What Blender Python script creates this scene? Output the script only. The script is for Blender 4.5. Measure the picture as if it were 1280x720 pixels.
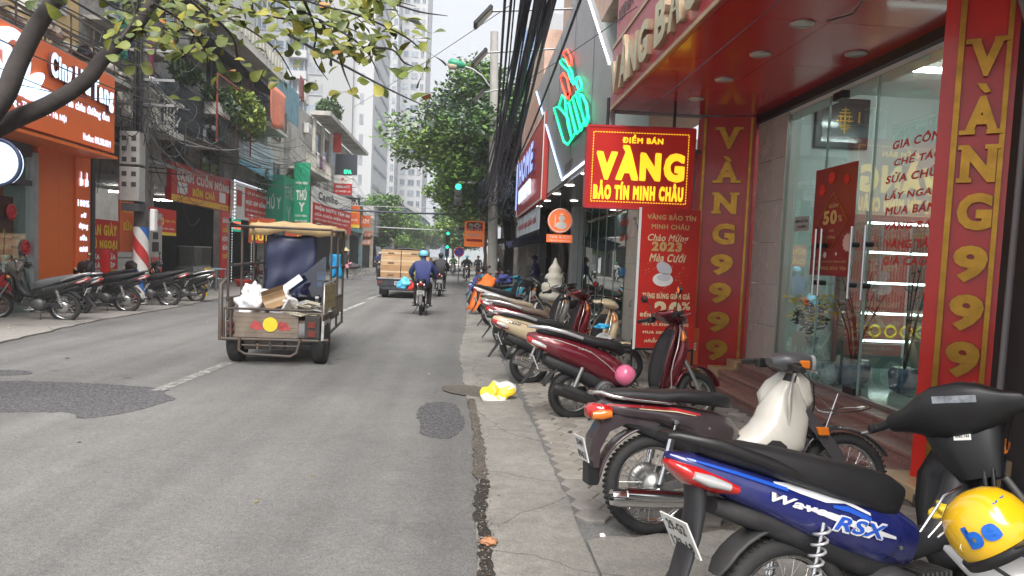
import bpy, bmesh, math, random
import numpy as np
from mathutils import Vector, Matrix, Quaternion
SC = bpy.context.scene
COL = SC.collection
for o in list(bpy.data.objects): bpy.data.objects.remove(o)
random.seed(7); rnd = random.Random(11)
R = math.radians
# - camera
F, CX, CY, EYE = 890.0, 640.0, 381.0, 1.53
YAW, PITCH, ROLL = 0.06988518, 0.06331829, 0.042
fw = Vector((math.sin(YAW)*math.cos(PITCH), math.cos(YAW)*math.cos(PITCH), -math.sin(PITCH)))
rt = Vector((math.cos(YAW), -math.sin(YAW), 0)); up = rt.cross(fw)
rt2 = rt*math.cos(ROLL)+up*math.sin(ROLL); up2 = up*math.cos(ROLL)-rt*math.sin(ROLL)
cam = bpy.data.cameras.new('camera'); co = bpy.data.objects.new('camera', cam); COL.objects.link(co)
co.matrix_world = Matrix(((rt2.x, up2.x, -fw.x, 0), (rt2.y, up2.y, -fw.y, 0), (rt2.z, up2.z, -fw.z, EYE), (0, 0, 0, 1)))
cam.sensor_width = 36; cam.lens = 36*F/1280; cam.shift_y = 21/1280; cam.clip_end = 3000; cam.clip_start = 0.05
SC.camera = co
def at(px, py, X=None, Y=None, Z=None):
 """the place in the street seen at that spot of the photograph, on the plane given"""
 d = fw + rt2*((px-CX)/F) + up2*((CY-py)/F)
 t = X/d.x if X is not None else (Y/d.y if Y is not None else (Z-EYE)/d.z)
 return Vector((0, 0, EYE)) + d*t
# - world, sun, exposure
w = bpy.data.worlds.new('World'); SC.world = w; w.use_nodes = True
nt = w.node_tree; nt.nodes.clear()
sky = nt.nodes.new('ShaderNodeTexSky'); sky.sky_type = 'NISHITA'; sky.sun_disc = False
SUN_EL, SUN_AZ = 52, 182
sky.sun_elevation = R(SUN_EL); sky.sun_rotation = R(SUN_AZ); sky.dust_density = 4; sky.air_density = 1.2
hs = nt.nodes.new('ShaderNodeHueSaturation'); hs.inputs['Saturation'].default_value = 0.22
mx = nt.nodes.new('ShaderNodeMix'); mx.data_type = 'RGBA'; mx.inputs['Factor'].default_value = 0.72
mx.inputs['B'].default_value = (7.3, 7.6, 8.2, 1)
bg = nt.nodes.new('ShaderNodeBackground'); bg.inputs['Strength'].default_value = 0.062
ow = nt.nodes.new('ShaderNodeOutputWorld')
nt.links.new(sky.outputs[0], hs.inputs['Color']); nt.links.new(hs.outputs[0], mx.inputs['A'])
nt.links.new(mx.outputs['Result'], bg.inputs['Color']); nt.links.new(bg.outputs[0], ow.inputs[0])
sun = bpy.data.lights.new('sun', 'SUN'); so = bpy.data.objects.new('sun', sun); COL.objects.link(so)
sun.energy = 2.7; sun.angle = R(42); sun.color = (1, .96, .9)
sd = Vector((math.sin(R(SUN_AZ))*math.cos(R(SUN_EL)), math.cos(R(SUN_AZ))*math.cos(R(SUN_EL)), math.sin(R(SUN_EL))))
so.rotation_euler = sd.to_track_quat('Z', 'Y').to_euler(); so.location = (0, 0, 60)
SC.view_settings.view_transform = 'Standard'; SC.view_settings.look = 'None'
SC.view_settings.exposure = 1.38; SC.view_settings.gamma = 1
SC.render.engine = 'CYCLES'
cy = SC.cycles; cy.max_bounces = 8; cy.diffuse_bounces = 4; cy.glossy_bounces = 4; cy.transmission_bounces = 6; cy.transparent_max_bounces = 24
cy.caustics_reflective = False; cy.caustics_refractive = False; cy.volume_bounces = 0; cy.use_denoising = True
# - materials
MATS = {}
def lin(c): return tuple(c)+(1,) if len(c) == 3 else tuple(c)
def mat(name, col, rough=.6, metal=0, var=.12, scale=3.0, bump=0, bscale=60, coat=0, emit=0, ecol=None, dirt=0, dcol=(.05, .04, .03), dscale=2.0, spec=.5, trans=0, alpha=1, sss=0):
 """procedural material: colour with noise variation, grain relief and patches of dirt"""
 if name in MATS: return MATS[name]
 m = bpy.data.materials.new(name); m.use_nodes = True; n = m.node_tree; N = n.nodes; L = n.links
 b = N['Principled BSDF']
 tc = N.new('ShaderNodeTexCoord')
 c = None
 if var > 0 or dirt > 0 or bump > 0:
  ns = N.new('ShaderNodeTexNoise'); ns.inputs['Scale'].default_value = scale; ns.inputs['Detail'].default_value = 6; ns.inputs['Roughness'].default_value = .65
  L.new(tc.outputs['Object'], ns.inputs['Vector'])
  cr = N.new('ShaderNodeMapRange'); cr.inputs['From Min'].default_value = .3; cr.inputs['From Max'].default_value = .7
  cr.inputs['To Min'].default_value = 1-var; cr.inputs['To Max'].default_value = 1+var
  L.new(ns.outputs['Fac'], cr.inputs['Value'])
  mm = N.new('ShaderNodeMix'); mm.data_type = 'RGBA'; mm.blend_type = 'MULTIPLY'; mm.inputs['Factor'].default_value = 1
  mm.inputs['A'].default_value = lin(col); L.new(cr.outputs[0], mm.inputs['B'])
  c = mm.outputs['Result']
  if dirt > 0:
   dn = N.new('ShaderNodeTexNoise'); dn.inputs['Scale'].default_value = dscale; dn.inputs['Detail'].default_value = 8; dn.inputs['Roughness'].default_value = .7
   L.new(tc.outputs['Object'], dn.inputs['Vector'])
   dr = N.new('ShaderNodeMapRange'); dr.inputs['From Min'].default_value = .48; dr.inputs['From Max'].default_value = .68
   dr.inputs['To Max'].default_value = dirt; L.new(dn.outputs['Fac'], dr.inputs['Value'])
   dm = N.new('ShaderNodeMix'); dm.data_type = 'RGBA'; L.new(dr.outputs[0], dm.inputs['Factor'])
   L.new(c, dm.inputs['A']); dm.inputs['B'].default_value = lin(dcol); c = dm.outputs['Result']
   ra = N.new('ShaderNodeMath'); ra.operation = 'MULTIPLY_ADD'; ra.inputs[1].default_value = .35; ra.inputs[2].default_value = rough
   ra.use_clamp = True
   L.new(dr.outputs[0], ra.inputs[0]); L.new(ra.outputs[0], b.inputs['Roughness'])
  L.new(c, b.inputs['Base Color'])
  if bump > 0:
   bn = N.new('ShaderNodeTexNoise'); bn.inputs['Scale'].default_value = bscale; bn.inputs['Detail'].default_value = 4
   L.new(tc.outputs['Object'], bn.inputs['Vector'])
   bp = N.new('ShaderNodeBump'); bp.inputs['Strength'].default_value = bump; bp.inputs['Distance'].default_value = .01
   L.new(bn.outputs['Fac'], bp.inputs['Height']); L.new(bp.outputs[0], b.inputs['Normal'])
 else:
  b.inputs['Base Color'].default_value = lin(col)
 if dirt <= 0: b.inputs['Roughness'].default_value = rough
 b.inputs['Metallic'].default_value = metal; b.inputs['Specular IOR Level'].default_value = spec
 if coat: b.inputs['Coat Weight'].default_value = coat; b.inputs['Coat Roughness'].default_value = .06
 if emit:
  b.inputs['Emission Strength'].default_value = emit
  b.inputs['Emission Color'].default_value = lin(ecol or col)
 if trans: b.inputs['Transmission Weight'].default_value = trans
 if alpha < 1: b.inputs['Alpha'].default_value = alpha
 m.diffuse_color = lin(col)
 MATS[name] = m
 return m
def glass_mat(name, tint=(.85, .95, .92), refl=.12, dark=.0, rough=.0):
 if name in MATS: return MATS[name]
 m = bpy.data.materials.new(name); m.use_nodes = True; n = m.node_tree; N = n.nodes; L = n.links; N.clear()
 t = N.new('ShaderNodeBsdfTransparent'); t.inputs[0].default_value = lin(tint)
 g = N.new('ShaderNodeBsdfGlossy'); g.inputs['Roughness'].default_value = rough; g.inputs['Color'].default_value = (1, 1, 1, 1)
 f = N.new('ShaderNodeFresnel'); f.inputs[0].default_value = 1.5
 mp = N.new('ShaderNodeMath'); mp.operation = 'MULTIPLY_ADD'; mp.inputs[1].default_value = 1.3; mp.inputs[2].default_value = refl; mp.use_clamp = True
 L.new(f.outputs[0], mp.inputs[0])
 ge = N.new('ShaderNodeNewGeometry'); iv = N.new('ShaderNodeMath'); iv.operation = 'SUBTRACT'; iv.inputs[0].default_value = 1; L.new(ge.outputs['Backfacing'], iv.inputs[1])
 m2 = N.new('ShaderNodeMath'); m2.operation = 'MULTIPLY'; L.new(mp.outputs[0], m2.inputs[0]); L.new(iv.outputs[0], m2.inputs[1]); mp = m2
 s = N.new('ShaderNodeMixShader'); L.new(mp.outputs[0], s.inputs[0]); L.new(t.outputs[0], s.inputs[1]); L.new(g.outputs[0], s.inputs[2])
 o = N.new('ShaderNodeOutputMaterial'); L.new(s.outputs[0], o.inputs[0]); MATS[name] = m
 return m
# - mesh builder
class MB:
 def __init__(s): s.v = []; s.f = []; s.m = []; s.sm = []
 def add(s, vs, fs, mi=0, smooth=False, M=None):
  b = len(s.v)
  s.v += [tuple(M @ Vector(p)) for p in vs] if M is not None else [tuple(p) for p in vs]
  s.f += [tuple(b+i for i in f) for f in fs]; s.m += [mi]*len(fs); s.sm += [smooth]*len(fs)
  return s
 def box(s, x0, x1, y0, y1, z0, z1, mi=0, M=None):
  x0, x1 = min(x0, x1), max(x0, x1); y0, y1 = min(y0, y1), max(y0, y1); z0, z1 = min(z0, z1), max(z0, z1)
  return s.add([(x0, y0, z0), (x1, y0, z0), (x1, y1, z0), (x0, y1, z0), (x0, y0, z1), (x1, y0, z1), (x1, y1, z1), (x0, y1, z1)],
   [(0, 3, 2, 1), (4, 5, 6, 7), (0, 1, 5, 4), (1, 2, 6, 5), (2, 3, 7, 6), (3, 0, 4, 7)], mi, False, M)
 def bar(s, p, q, w, h=None, mi=0, upv=(0, 0, 1)):
  """rectangular bar from p to q"""
  p, q = Vector(p), Vector(q); h = h or w; d = (q-p).normalized(); u = Vector(upv)
  if abs(d.dot(u)) > .98: u = Vector((1, 0, 0))
  a = d.cross(u).normalized()*w/2; b = a.cross(d).normalized()*h/2
  return s.add([p-a-b, p+a-b, p+a+b, p-a+b, q-a-b, q+a-b, q+a+b, q-a+b], [(0, 1, 2, 3), (4, 7, 6, 5), (0, 4, 5, 1), (1, 5, 6, 2), (2, 6, 7, 3), (3, 7, 4, 0)], mi)
 def rings(s, rings, mi=0, smooth=True, cap=True, closed=False):
  n = len(rings[0]); b = [p for r in rings for p in r]; fs = []
  k = len(rings)
  for i in range(k if closed else k-1):
   for j in range(n):
    fs.append((i*n+j, i*n+(j+1) % n, ((i+1) % k)*n+(j+1) % n, ((i+1) % k)*n+j))
  s.add(b, fs, mi, smooth)
  if cap and not closed:
   s.add(rings[0], [tuple(range(n))[::-1]], mi); s.add(rings[-1], [tuple(range(n))], mi)
  return s
 def tube(s, pts, r, n=8, mi=0, cap=True, closed=False, smooth=True):
  pts = [Vector(p) for p in pts]; k = len(pts); rr = r if isinstance(r, (list, tuple)) else [r]*k
  rings = []; prev = None
  for i, p in enumerate(pts):
   a = pts[i-1] if (i > 0 or closed) else p; c = pts[(i+1) % k] if (i < k-1 or closed) else p
   d = (c-a).normalized()
   if prev is None:
    u = Vector((0, 0, 1)) if abs(d.z) < .9 else Vector((1, 0, 0)); x = d.cross(u).normalized()
   else:
    x = (prev - d*prev.dot(d)); x = x.normalized() if x.length > 1e-6 else d.orthogonal().normalized()
   y = d.cross(x); prev = x
   rings.append([p+(x*math.cos(2*math.pi*j/n)+y*math.sin(2*math.pi*j/n))*rr[i] for j in range(n)])
  return s.rings(rings, mi, smooth, cap, closed)
 def cyl(s, p, q, r, r2=None, n=12, mi=0, smooth=True): return s.tube([p, q], [r, r if r2 is None else r2], n, mi, True, False, smooth)
 def lathe(s, prof, o=(0, 0, 0), ax='z', n=20, mi=0, smooth=True, cap=True):
  """prof = [(radius, height)]"""
  rings = []
  for r, h in prof:
   ring = []
   for j in range(n):
    a = 2*math.pi*j/n; c, d = r*math.cos(a), r*math.sin(a)
    p = (c, d, h) if ax == 'z' else ((c, h, -d) if ax == 'y' else (h, c, d))
    ring.append(Vector(p)+Vector(o))
   rings.append(ring)
  return s.rings(rings, mi, smooth, cap)
 def torus(s, o, Rm, r, ax='y', n=36, k=10, mi=0, sx=1):
  rings = []
  for i in range(n):
   a = 2*math.pi*i/n; ring = []
   for j in range(k):
    t = 2*math.pi*j/k; rr = Rm+r*math.cos(t); h = r*math.sin(t)*sx; c, d = rr*math.cos(a), rr*math.sin(a)
    p = (c, d, h) if ax == 'z' else ((c, h, d) if ax == 'y' else (h, c, d))
    ring.append(Vector(p)+Vector(o))
   rings.append(ring)
  return s.rings(rings, mi, True, False, True)
 def prism(s, poly, h0, h1, M=None, mi=0, plane='xz', smooth=False):
  """extrude a polygon; plane 'xz' runs through y, 'xy' through z, 'yz' through x"""
  def f(a, b, h): return (a, h, b) if plane == 'xz' else ((a, b, h) if plane == 'xy' else (h, a, b))
  n = len(poly); vs = [f(a, b, h0) for a, b in poly]+[f(a, b, h1) for a, b in poly]
  s.add(vs, [tuple(range(n))], mi, False, M); s.add(vs, [tuple(range(n, 2*n))[::-1]], mi, False, M)
  s.add(vs, [(i, (i+1) % n, n+(i+1) % n, n+i) for i in range(n)], mi, smooth, M)
  return s
 def quad(s, a, b, c, d, mi=0): return s.add([a, b, c, d], [(0, 1, 2, 3)], mi)
 def loft(s, st, n=16, mi=0, e=2.4, cap=True, smooth=True):
  """stations (x, z, halfwidth y, halfheight, [y0], [tilt]) along a path in the xz plane"""
  k = len(st); rings = []
  for i, q in enumerate(st):
   x, z, hw, hh = q[:4]; y0 = q[4] if len(q) > 4 else 0
   a = st[max(i-1, 0)]; c = st[min(i+1, k-1)]
   d = Vector((c[0]-a[0], 0, c[1]-a[1])).normalized(); nrm = Vector((-d.z, 0, d.x))
   if len(q) > 5 and q[5] is not None: nrm = Vector((math.sin(q[5]), 0, math.cos(q[5])))
   ring = []
   for j in range(n):
    t = 2*math.pi*j/n; cc, ss = math.cos(t), math.sin(t)
    u = abs(cc)**(2/e)*(1 if cc >= 0 else -1)*hw; v = abs(ss)**(2/e)*(1 if ss >= 0 else -1)*hh
    ring.append(Vector((x, y0+u, z))+nrm*v)
   rings.append(ring)
  return s.rings(rings, mi, smooth, cap)
 def build(s, name, mats=None, parent=None, bevel=0, seg=1, loc=None, fix=True):
  me = bpy.data.meshes.new(name); me.from_pydata(s.v, [], s.f)
  if mats is not None:
   for m in (mats if isinstance(mats, (list, tuple)) else [mats]): me.materials.append(m)
  me.polygons.foreach_set('material_index', s.m); me.polygons.foreach_set('use_smooth', s.sm)
  if fix and len(s.f) < 60000:
   bm = bmesh.new(); bm.from_mesh(me); bmesh.ops.recalc_face_normals(bm, faces=bm.faces); bm.to_mesh(me); bm.free()
  me.update()
  o = bpy.data.objects.new(name, me); COL.objects.link(o)
  if parent is not None: o.parent = parent
  if loc: o.location = loc
  if bevel:
   b = o.modifiers.new('bevel', 'BEVEL'); b.width = bevel; b.segments = seg; b.limit_method = 'ANGLE'; b.angle_limit = R(40)
  return o
def inst(src, name=None, parent=None, loc=None, rot=None, scale=None):
 o = src.copy(); COL.objects.link(o)
 if name: o.name = name
 o.parent = parent
 if loc is not None: o.location = loc
 if rot is not None: o.rotation_euler = rot
 if scale is not None: o.scale = scale if isinstance(scale, (tuple, list)) else (scale,)*3
 return o
def tag(o, label=None, cat=None, group=None, kind=None):
 if label: o['label'] = label
 if cat: o['category'] = cat
 if group: o['group'] = group
 if kind: o['kind'] = kind
 return o
def thing(name, label, cat, loc=(0, 0, 0), rz=0, group=None, rot=None):
 o = bpy.data.objects.new(name, None); o.empty_display_size = .1; COL.objects.link(o)
 o.location = loc; o.rotation_euler = rot if rot else (0, 0, rz)
 return tag(o, label, cat, group)
def struct(o): o['kind'] = 'structure'; return o
def copy_tree(o, parent=None):
 c = o.copy(); COL.objects.link(c); c.parent = parent
 for ch in [x for x in KIDS.get(o.name, [])] if False else list(o.children): copy_tree(ch, c)
 return c
KIDS = {}
# - lettering
def curve_mesh(text, bold=0):
 cu = bpy.data.curves.new('lettering', 'FONT'); cu.body = text; cu.size = 1; cu.offset = bold
 cu.resolution_u = 3; cu.fill_mode = 'FRONT'
 o = bpy.data.objects.new('lettering', cu); COL.objects.link(o)
 dg = bpy.context.evaluated_depsgraph_get(); dg.update()
 me = bpy.data.meshes.new_from_object(o.evaluated_get(dg))
 vs = [v.co.copy() for v in me.vertices]; fs = [tuple(p.vertices) for p in me.polygons]
 bpy.data.objects.remove(o); bpy.data.curves.remove(cu); bpy.data.meshes.remove(me)
 return vs, fs
ADV = {}
def glyph(c, bold):
 if c not in ADV:
  a = max(v.x for v in curve_mesh(c+'|')[0]); b = max(v.x for v in curve_mesh('|')[0]); ADV[c] = a-b
 if c == ' ': return [], []
 base = .015 if c in 'ơớờợỡ' else (0 if c in 'MĐẤƯưỬỨỪ' else min(bold, .03)); ex = bold-base
 if ex > .004:
  vs, fs = curve_mesh(c, base); n = len(vs); V2 = []; F2 = []
  for k, (dx, dy) in enumerate(((0, 0), (ex, ex*.5), (-ex, -ex*.5), (-ex*.7, ex*.7), (ex*.7, -ex*.7))):
   V2 += [Vector((v.x+dx, v.y+dy, k*.004)) for v in vs]; F2 += [tuple(i+k*n for i in f) for f in fs]
  return V2, F2
 return curve_mesh(c, base)
CG = {}
def glyphs(text, bold=0, shear=0, spacing=1.0):
 V2 = []; F2 = []; x = 0
 for c in text:
  if (c, bold) not in CG: CG[(c, bold)] = glyph(c, bold)
  vs, fs = CG[(c, bold)]; n = len(V2)
  V2 += [Vector((v.x+x+v.y*shear, v.y, v.z)) for v in vs]; F2 += [tuple(i+n for i in f) for f in fs]
  x += ADV[c]*spacing+bold*1.6
 return V2, F2
GC = {}
def letters(text, O, U, V, w, h, m, parent, depth=.004, bold=.02, shear=0, name='lettering', align='fill', side=None, spacing=1.0):
 """lettering fitted into the w x h rectangle whose lower left corner is O, right U, up V"""
 key = (text, bold, shear, spacing)
 if key not in GC: GC[key] = glyphs(*key)
 vs, fs = GC[key]
 if not vs: return None
 x0 = min(v.x for v in vs); x1 = max(v.x for v in vs); y0 = min(v.y for v in vs); y1 = max(v.y for v in vs)
 O, U, V = Vector(O), Vector(U).normalized(), Vector(V).normalized(); Nn = U.cross(V)
 sx = w/(x1-x0); sy = h/(y1-y0)
 if align == 'keep': sx = min(sx, sy); O = O+U*(w-(x1-x0)*sx)/2
 P = [U*((v.x-x0)*sx)+V*((v.y-y0)*sy)+Nn*(v.z*.08) for v in vs]
 b = MB()
 n = len(P)
 from collections import Counter
 b.add([p+Nn*depth for p in P], fs, 0)
 if depth > .006:
  ed = Counter()
  for f in fs:
   for i in range(len(f)): ed[(f[i], f[(i+1) % len(f)])] += 1
  b.add(P+[p+Nn*depth for p in P], [(a, c, c+n, a+n) for (a, c) in ed if (c, a) not in ed], 1 if side else 0)
 return b.build(name, [m, side] if side else m, parent, loc=O, fix=False)
# - ground, road, pavements
def ground_mat(name, col, sp=.25, big=.12, bump=.35, rough=.9, crack=0, wet=0, grain=160, stain=.5, track=0):
 """aggregate speckle, large blotches, optional cracks"""
 m = bpy.data.materials.new(name); m.use_nodes = True; n = m.node_tree; N = n.nodes; L = n.links; b = N['Principled BSDF']
 tc = N.new('ShaderNodeTexCoord')
 def noise(s, d=5, r=.6):
  x = N.new('ShaderNodeTexNoise'); x.inputs['Scale'].default_value = s; x.inputs['Detail'].default_value = d; x.inputs['Roughness'].default_value = r
  L.new(tc.outputs['Object'], x.inputs['Vector']); return x.outputs['Fac']
 def rng(v, a, c, lo, hi):
  x = N.new('ShaderNodeMapRange'); x.inputs[1].default_value = a; x.inputs[2].default_value = c; x.inputs[3].default_value = lo; x.inputs[4].default_value = hi
  L.new(v, x.inputs[0]); return x.outputs[0]
 def mul(a, c):
  x = N.new('ShaderNodeMath'); x.operation = 'MULTIPLY'; L.new(a, x.inputs[0]); L.new(c, x.inputs[1]); return x.outputs[0]
 vo = N.new('ShaderNodeTexVoronoi'); vo.inputs['Scale'].default_value = grain; L.new(tc.outputs['Object'], vo.inputs['Vector'])
 rgb = N.new('ShaderNodeSeparateColor'); L.new(vo.outputs['Color'], rgb.inputs[0])
 f = rng(rgb.outputs[0], 0, 1, 1-sp, 1+sp)
 f = mul(f, rng(noise(.55, 7, .62), .3, .7, 1-big, 1+big)); f = mul(f, rng(noise(5, 8, .75), .25, .75, 1-big*.9, 1+big*.9))
 f = mul(f, rng(noise(28, 3), .3, .7, 1-sp*.4, 1+sp*.4))
 if track:
  mp_ = N.new('ShaderNodeMapping'); mp_.inputs['Scale'].default_value = (1.1, .045, 1); L.new(tc.outputs['Object'], mp_.inputs['Vector'])
  tn = N.new('ShaderNodeTexNoise'); tn.inputs['Scale'].default_value = 1.6; tn.inputs['Detail'].default_value = 4; L.new(mp_.outputs[0], tn.inputs['Vector']); f = mul(f, rng(tn.outputs['Fac'], .35, .65, .84, 1.13))
  ov = N.new('ShaderNodeTexVoronoi'); ov.inputs['Scale'].default_value = .9; L.new(tc.outputs['Object'], ov.inputs['Vector']); f = mul(f, rng(ov.outputs['Distance'], .02, .07, .62, 1))
 if stain: f = mul(f, rng(noise(1.7, 9, .7), .58, .74, 1, 1-stain*.5))
 if crack:
  wv = N.new('ShaderNodeTexNoise'); wv.inputs['Scale'].default_value = 2.5; wv.inputs['Detail'].default_value = 6; L.new(tc.outputs['Object'], wv.inputs['Vector'])
  ad = N.new('ShaderNodeMix'); ad.data_type = 'VECTOR'; ad.inputs[0].default_value = .22
  L.new(tc.outputs['Object'], ad.inputs['A']); L.new(wv.outputs['Color'], ad.inputs['B'])
  v2 = N.new('ShaderNodeTexVoronoi'); v2.feature = 'DISTANCE_TO_EDGE'; v2.inputs['Scale'].default_value = crack; L.new(ad.outputs['Result'], v2.inputs['Vector'])
  f = mul(f, rng(v2.outputs['Distance'], 0, .006, .5, 1))
 mm = N.new('ShaderNodeMix'); mm.data_type = 'RGBA'; mm.blend_type = 'MULTIPLY'; mm.inputs['Factor'].default_value = 1
 mm.inputs['A'].default_value = lin(col); L.new(f, mm.inputs['B']); L.new(mm.outputs['Result'], b.inputs['Base Color'])
 b.inputs['Roughness'].default_value = rough; b.inputs['Specular IOR Level'].default_value = .35
 if wet: L.new(rng(noise(6, 5), .4, .6, rough-.35, rough), b.inputs['Roughness'])
 bp = N.new('ShaderNodeBump'); bp.inputs['Strength'].default_value = bump; bp.inputs['Distance'].default_value = .006
 L.new(vo.outputs['Distance'], bp.inputs['Height']); L.new(bp.outputs[0], b.inputs['Normal'])
 MATS[name] = m; return m
def jag(pts, step=.12, amp=.03, seed=1, closed=True):
 """polygon outline broken up into a ragged edge"""
 r = random.Random(seed); out = []; n = len(pts)
 for i in range(n if closed else n-1):
  a, b = Vector(pts[i][:2]), Vector(pts[(i+1) % n][:2]); k = max(1, int((b-a).length/step)); d = (b-a); q = Vector((-d.y, d.x)).normalized() if d.length else d
  for j in range(k): out.append(a+d*(j/k)+q*r.uniform(-amp, amp))
 if not closed: out.append(Vector(pts[-1][:2]))
 return out
def sheet(name, poly, z0, z1, m, parent=None):
 return MB().prism([(p[0], p[1]) for p in poly], z0, z1, plane='xy').build(name, m, parent)
asph = ground_mat('asphalt', (.152, .15, .147), sp=.3, big=.13, bump=.5, stain=.4, grain=190, track=1)
asph2 = ground_mat('asphalt_patch', (.088, .087, .092), sp=.55, big=.07, bump=.8, stain=.2, grain=85)
conc = ground_mat('concrete_worn', (.235, .225, .205), sp=.2, big=.26, bump=.4, crack=1.0, stain=.9, grain=170)
conc2 = ground_mat('concrete_left', (.26, .245, .225), sp=.1, big=.14, bump=.2, crack=.35, stain=.4, grain=200)
dirtm = ground_mat('gutter_dirt', (.036, .032, .028), sp=.4, big=.3, bump=.8, rough=.75, wet=1, grain=110)
soil = ground_mat('far_ground', (.13, .12, .1), sp=.2, big=.2)
struct(MB().add([(-700, -30, -.06), (700, -30, -.06), (700, 1500, -.06), (-700, 1500, -.06)], [(0, 1, 2, 3)]).build('ground', soil))
struct(MB().add([(-9, -12, 0), (1.0, -12, 0), (1.0, 700, 0), (-9, 700, 0)], [(0, 1, 2, 3)]).build('road', asph))
edge = [(-6.2, -4), (-6.35, 8), (-6.75, 11.5), (-7.05, 14.2), (-7.0, 17), (-7.2, 22), (-7.3, 30), (-7.3, 60)]
le = jag(edge, .25, .035, 3, False)
struct(sheet('pavement_left', [(p.x, p.y) for p in le]+[(-7.3, 180), (-10.5, 180), (-10.5, -4)], -.05, .028, conc2))
er = jag([(.13, -4), (.14, 3.4), (.15, 6.5), (.05, 8.5), (-.02, 11.5), (.1, 16), (.2, 30), (.2, 90)], .2, .02, 5, False)
er2 = jag([(.72, 3.85), (.7, 6.5), (.64, 9), (.62, 11.6), (.8, 14)], .15, .015, 6, False)
struct(sheet('gutter_apron', [(p.x, p.y) for p in er]+[(1.6, 90), (1.6, 14)]+[(p.x, p.y) for p in er2[::-1]]+[(.72, -4)], -.05, .014, conc))
fs = jag([(.725, 3.78), (1.3, 3.9), (2.2, 4.0), (3.3, 4.05)], .12, .03, 8, False)
struct(sheet('forecourt_slab', [(.725, -4)]+[(p.x, p.y) for p in fs]+[(3.3, -4)], -.05, .016, conc))
pav = struct(MB().box(.725, 3.9, 3.6, 14, -.05, -.004).build('pavement_right', ground_mat('mortar', (.14, .125, .11), sp=.3, bump=.6)))
struct(MB().box(1.61, 8, 14, 95, -.05, .01).build('pavement_far', conc2))
sl = MB()
for k in range(4): sl.box(3.9, 4.6, 3.6+k*2.6, 3.6+(k+1)*2.6-.02, -.05, .0)
hexm = [ground_mat('paver_%s' % a, c, sp=.12, big=.16, bump=.35, stain=.5, grain=190) for a, c in (('warm', (.27, .245, .215)), ('grey', (.25, .235, .215)), ('dark', (.215, .2, .18)), ('pale', (.3, .275, .245)))]
def hexmesh(rad, m):
 b = MB(); t = [(rad*math.cos(R(60*i)), rad*math.sin(R(60*i))) for i in range(6)]; t2 = [(x*.93, y*.93) for x, y in t]
 b.add([(x, y, -.03) for x, y in t]+[(x, y, .012) for x, y in t]+[(x, y, .018) for x, y in t2],
  [(i, (i+1) % 6, 6+(i+1) % 6, 6+i) for i in range(6)]+[(6+i, 6+(i+1) % 6, 12+(i+1) % 6, 12+i) for i in range(6)]+[tuple(range(12, 18))])
 return b
HR = .112; pitch = HR*1.5+.006; rowp = HR*math.sqrt(3)+.009
protos = [hexmesh(HR, None).build('paver', m, pav) for m in hexm]
cells = []
i = 0
xx = .72+HR
while xx < 3.05:
 y = 3.95+(rowp/2 if i % 2 else 0)
 while y < 13.6:
  if (y > 4.1+.02*xx or xx > 2) and y > 4.08: cells.append((xx, y))
  y += rowp
 xx += pitch; i += 1
cells.sort(key=lambda c: c[1]+abs(c[0]-1)*.7)
rr = random.Random(5); far = MB()
for k, (x, y) in enumerate(cells):
 z = rr.uniform(-.003, .003)
 if k < 270:
  p = protos[rr.randrange(4)]
  o = inst(p, 'paver', pav, (x+rr.uniform(-.003, .003), y+rr.uniform(-.003, .003), z), (rr.uniform(-.012, .012), rr.uniform(-.012, .012), R(60*rr.randrange(6))+rr.uniform(-.015, .015)))
 else:
  t = [(x+HR*math.cos(R(60*q)), y+HR*math.sin(R(60*q))) for q in range(6)]
  far.add([(a, b, -.03) for a, b in t]+[(a, b, .014+z) for a, b in t], [tuple(range(6, 12))]+[(q, (q+1) % 6, 6+(q+1) % 6, 6+q) for q in range(6)], rr.randrange(4))
for p in protos: bpy.data.objects.remove(p)
fo = far.build('far_pavers', hexm, pav); fo['kind'] = 'stuff'
def patch(name, px, m, z=.004, step=.07, amp=.045, seed=1):
 P = [at(x, y, Z=0) for x, y in px]
 J = jag([(p.x, p.y) for p in P], .3, amp*1.3, seed); n = len(J)
 J = [q for i in range(n) for q in (J[i].lerp(J[(i+1) % n], .25), J[i].lerp(J[(i+1) % n], .75))]
 J = jag([(q.x, q.y) for q in J], .035, .014, seed+1)
 return sheet(name, J, z-.003, z, m)
struct(patch('road_patch_wide', [(-160, 474), (60, 478), (150, 481), (196, 485), (214, 487), (198, 491), (228, 500), (206, 503), (190, 509), (150, 517), (108, 524), (98, 514), (0, 516), (-180, 520)], asph2, .004, .06, .06, seed=2))
struct(patch('road_patch_small', [(-40, 462), (30, 462), (47, 466), (28, 470), (-40, 471)], asph2, seed=4))
struct(patch('road_patch_round', [(522, 520), (528, 506), (548, 502), (572, 505), (580, 515), (579, 535), (566, 547), (545, 549), (527, 543)], asph2, step=.04, amp=.028, seed=6))
gut = patch('gutter_dirt', [(596, 760), (598, 700), (594, 640), (592, 612), (600, 600), (611, 603), (609, 640), (614, 680), (618, 760)], dirtm, step=.06, amp=.014, seed=9); gut.location.z = .013; struct(gut)
g2 = patch('gutter_stain', [(591, 602), (593, 560), (586, 520), (584, 500), (592, 500), (600, 530), (607, 560), (611, 600)], ground_mat('damp_dirt', (.105, .092, .078), sp=.4, big=.3, bump=.6, grain=110), step=.05, amp=.014, seed=12); g2.location.z = .0125; struct(g2)
g3 = patch('gutter_mud', [(548, 488), (556, 482), (600, 484), (625, 492), (634, 497), (618, 502), (590, 497), (566, 494)], ground_mat('mud', (.12, .107, .09), sp=.3, big=.35, bump=.5), step=.06, amp=.03, seed=13); g3.location.z = .0115; struct(g3)
dr = MB(); r = random.Random(3)
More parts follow.
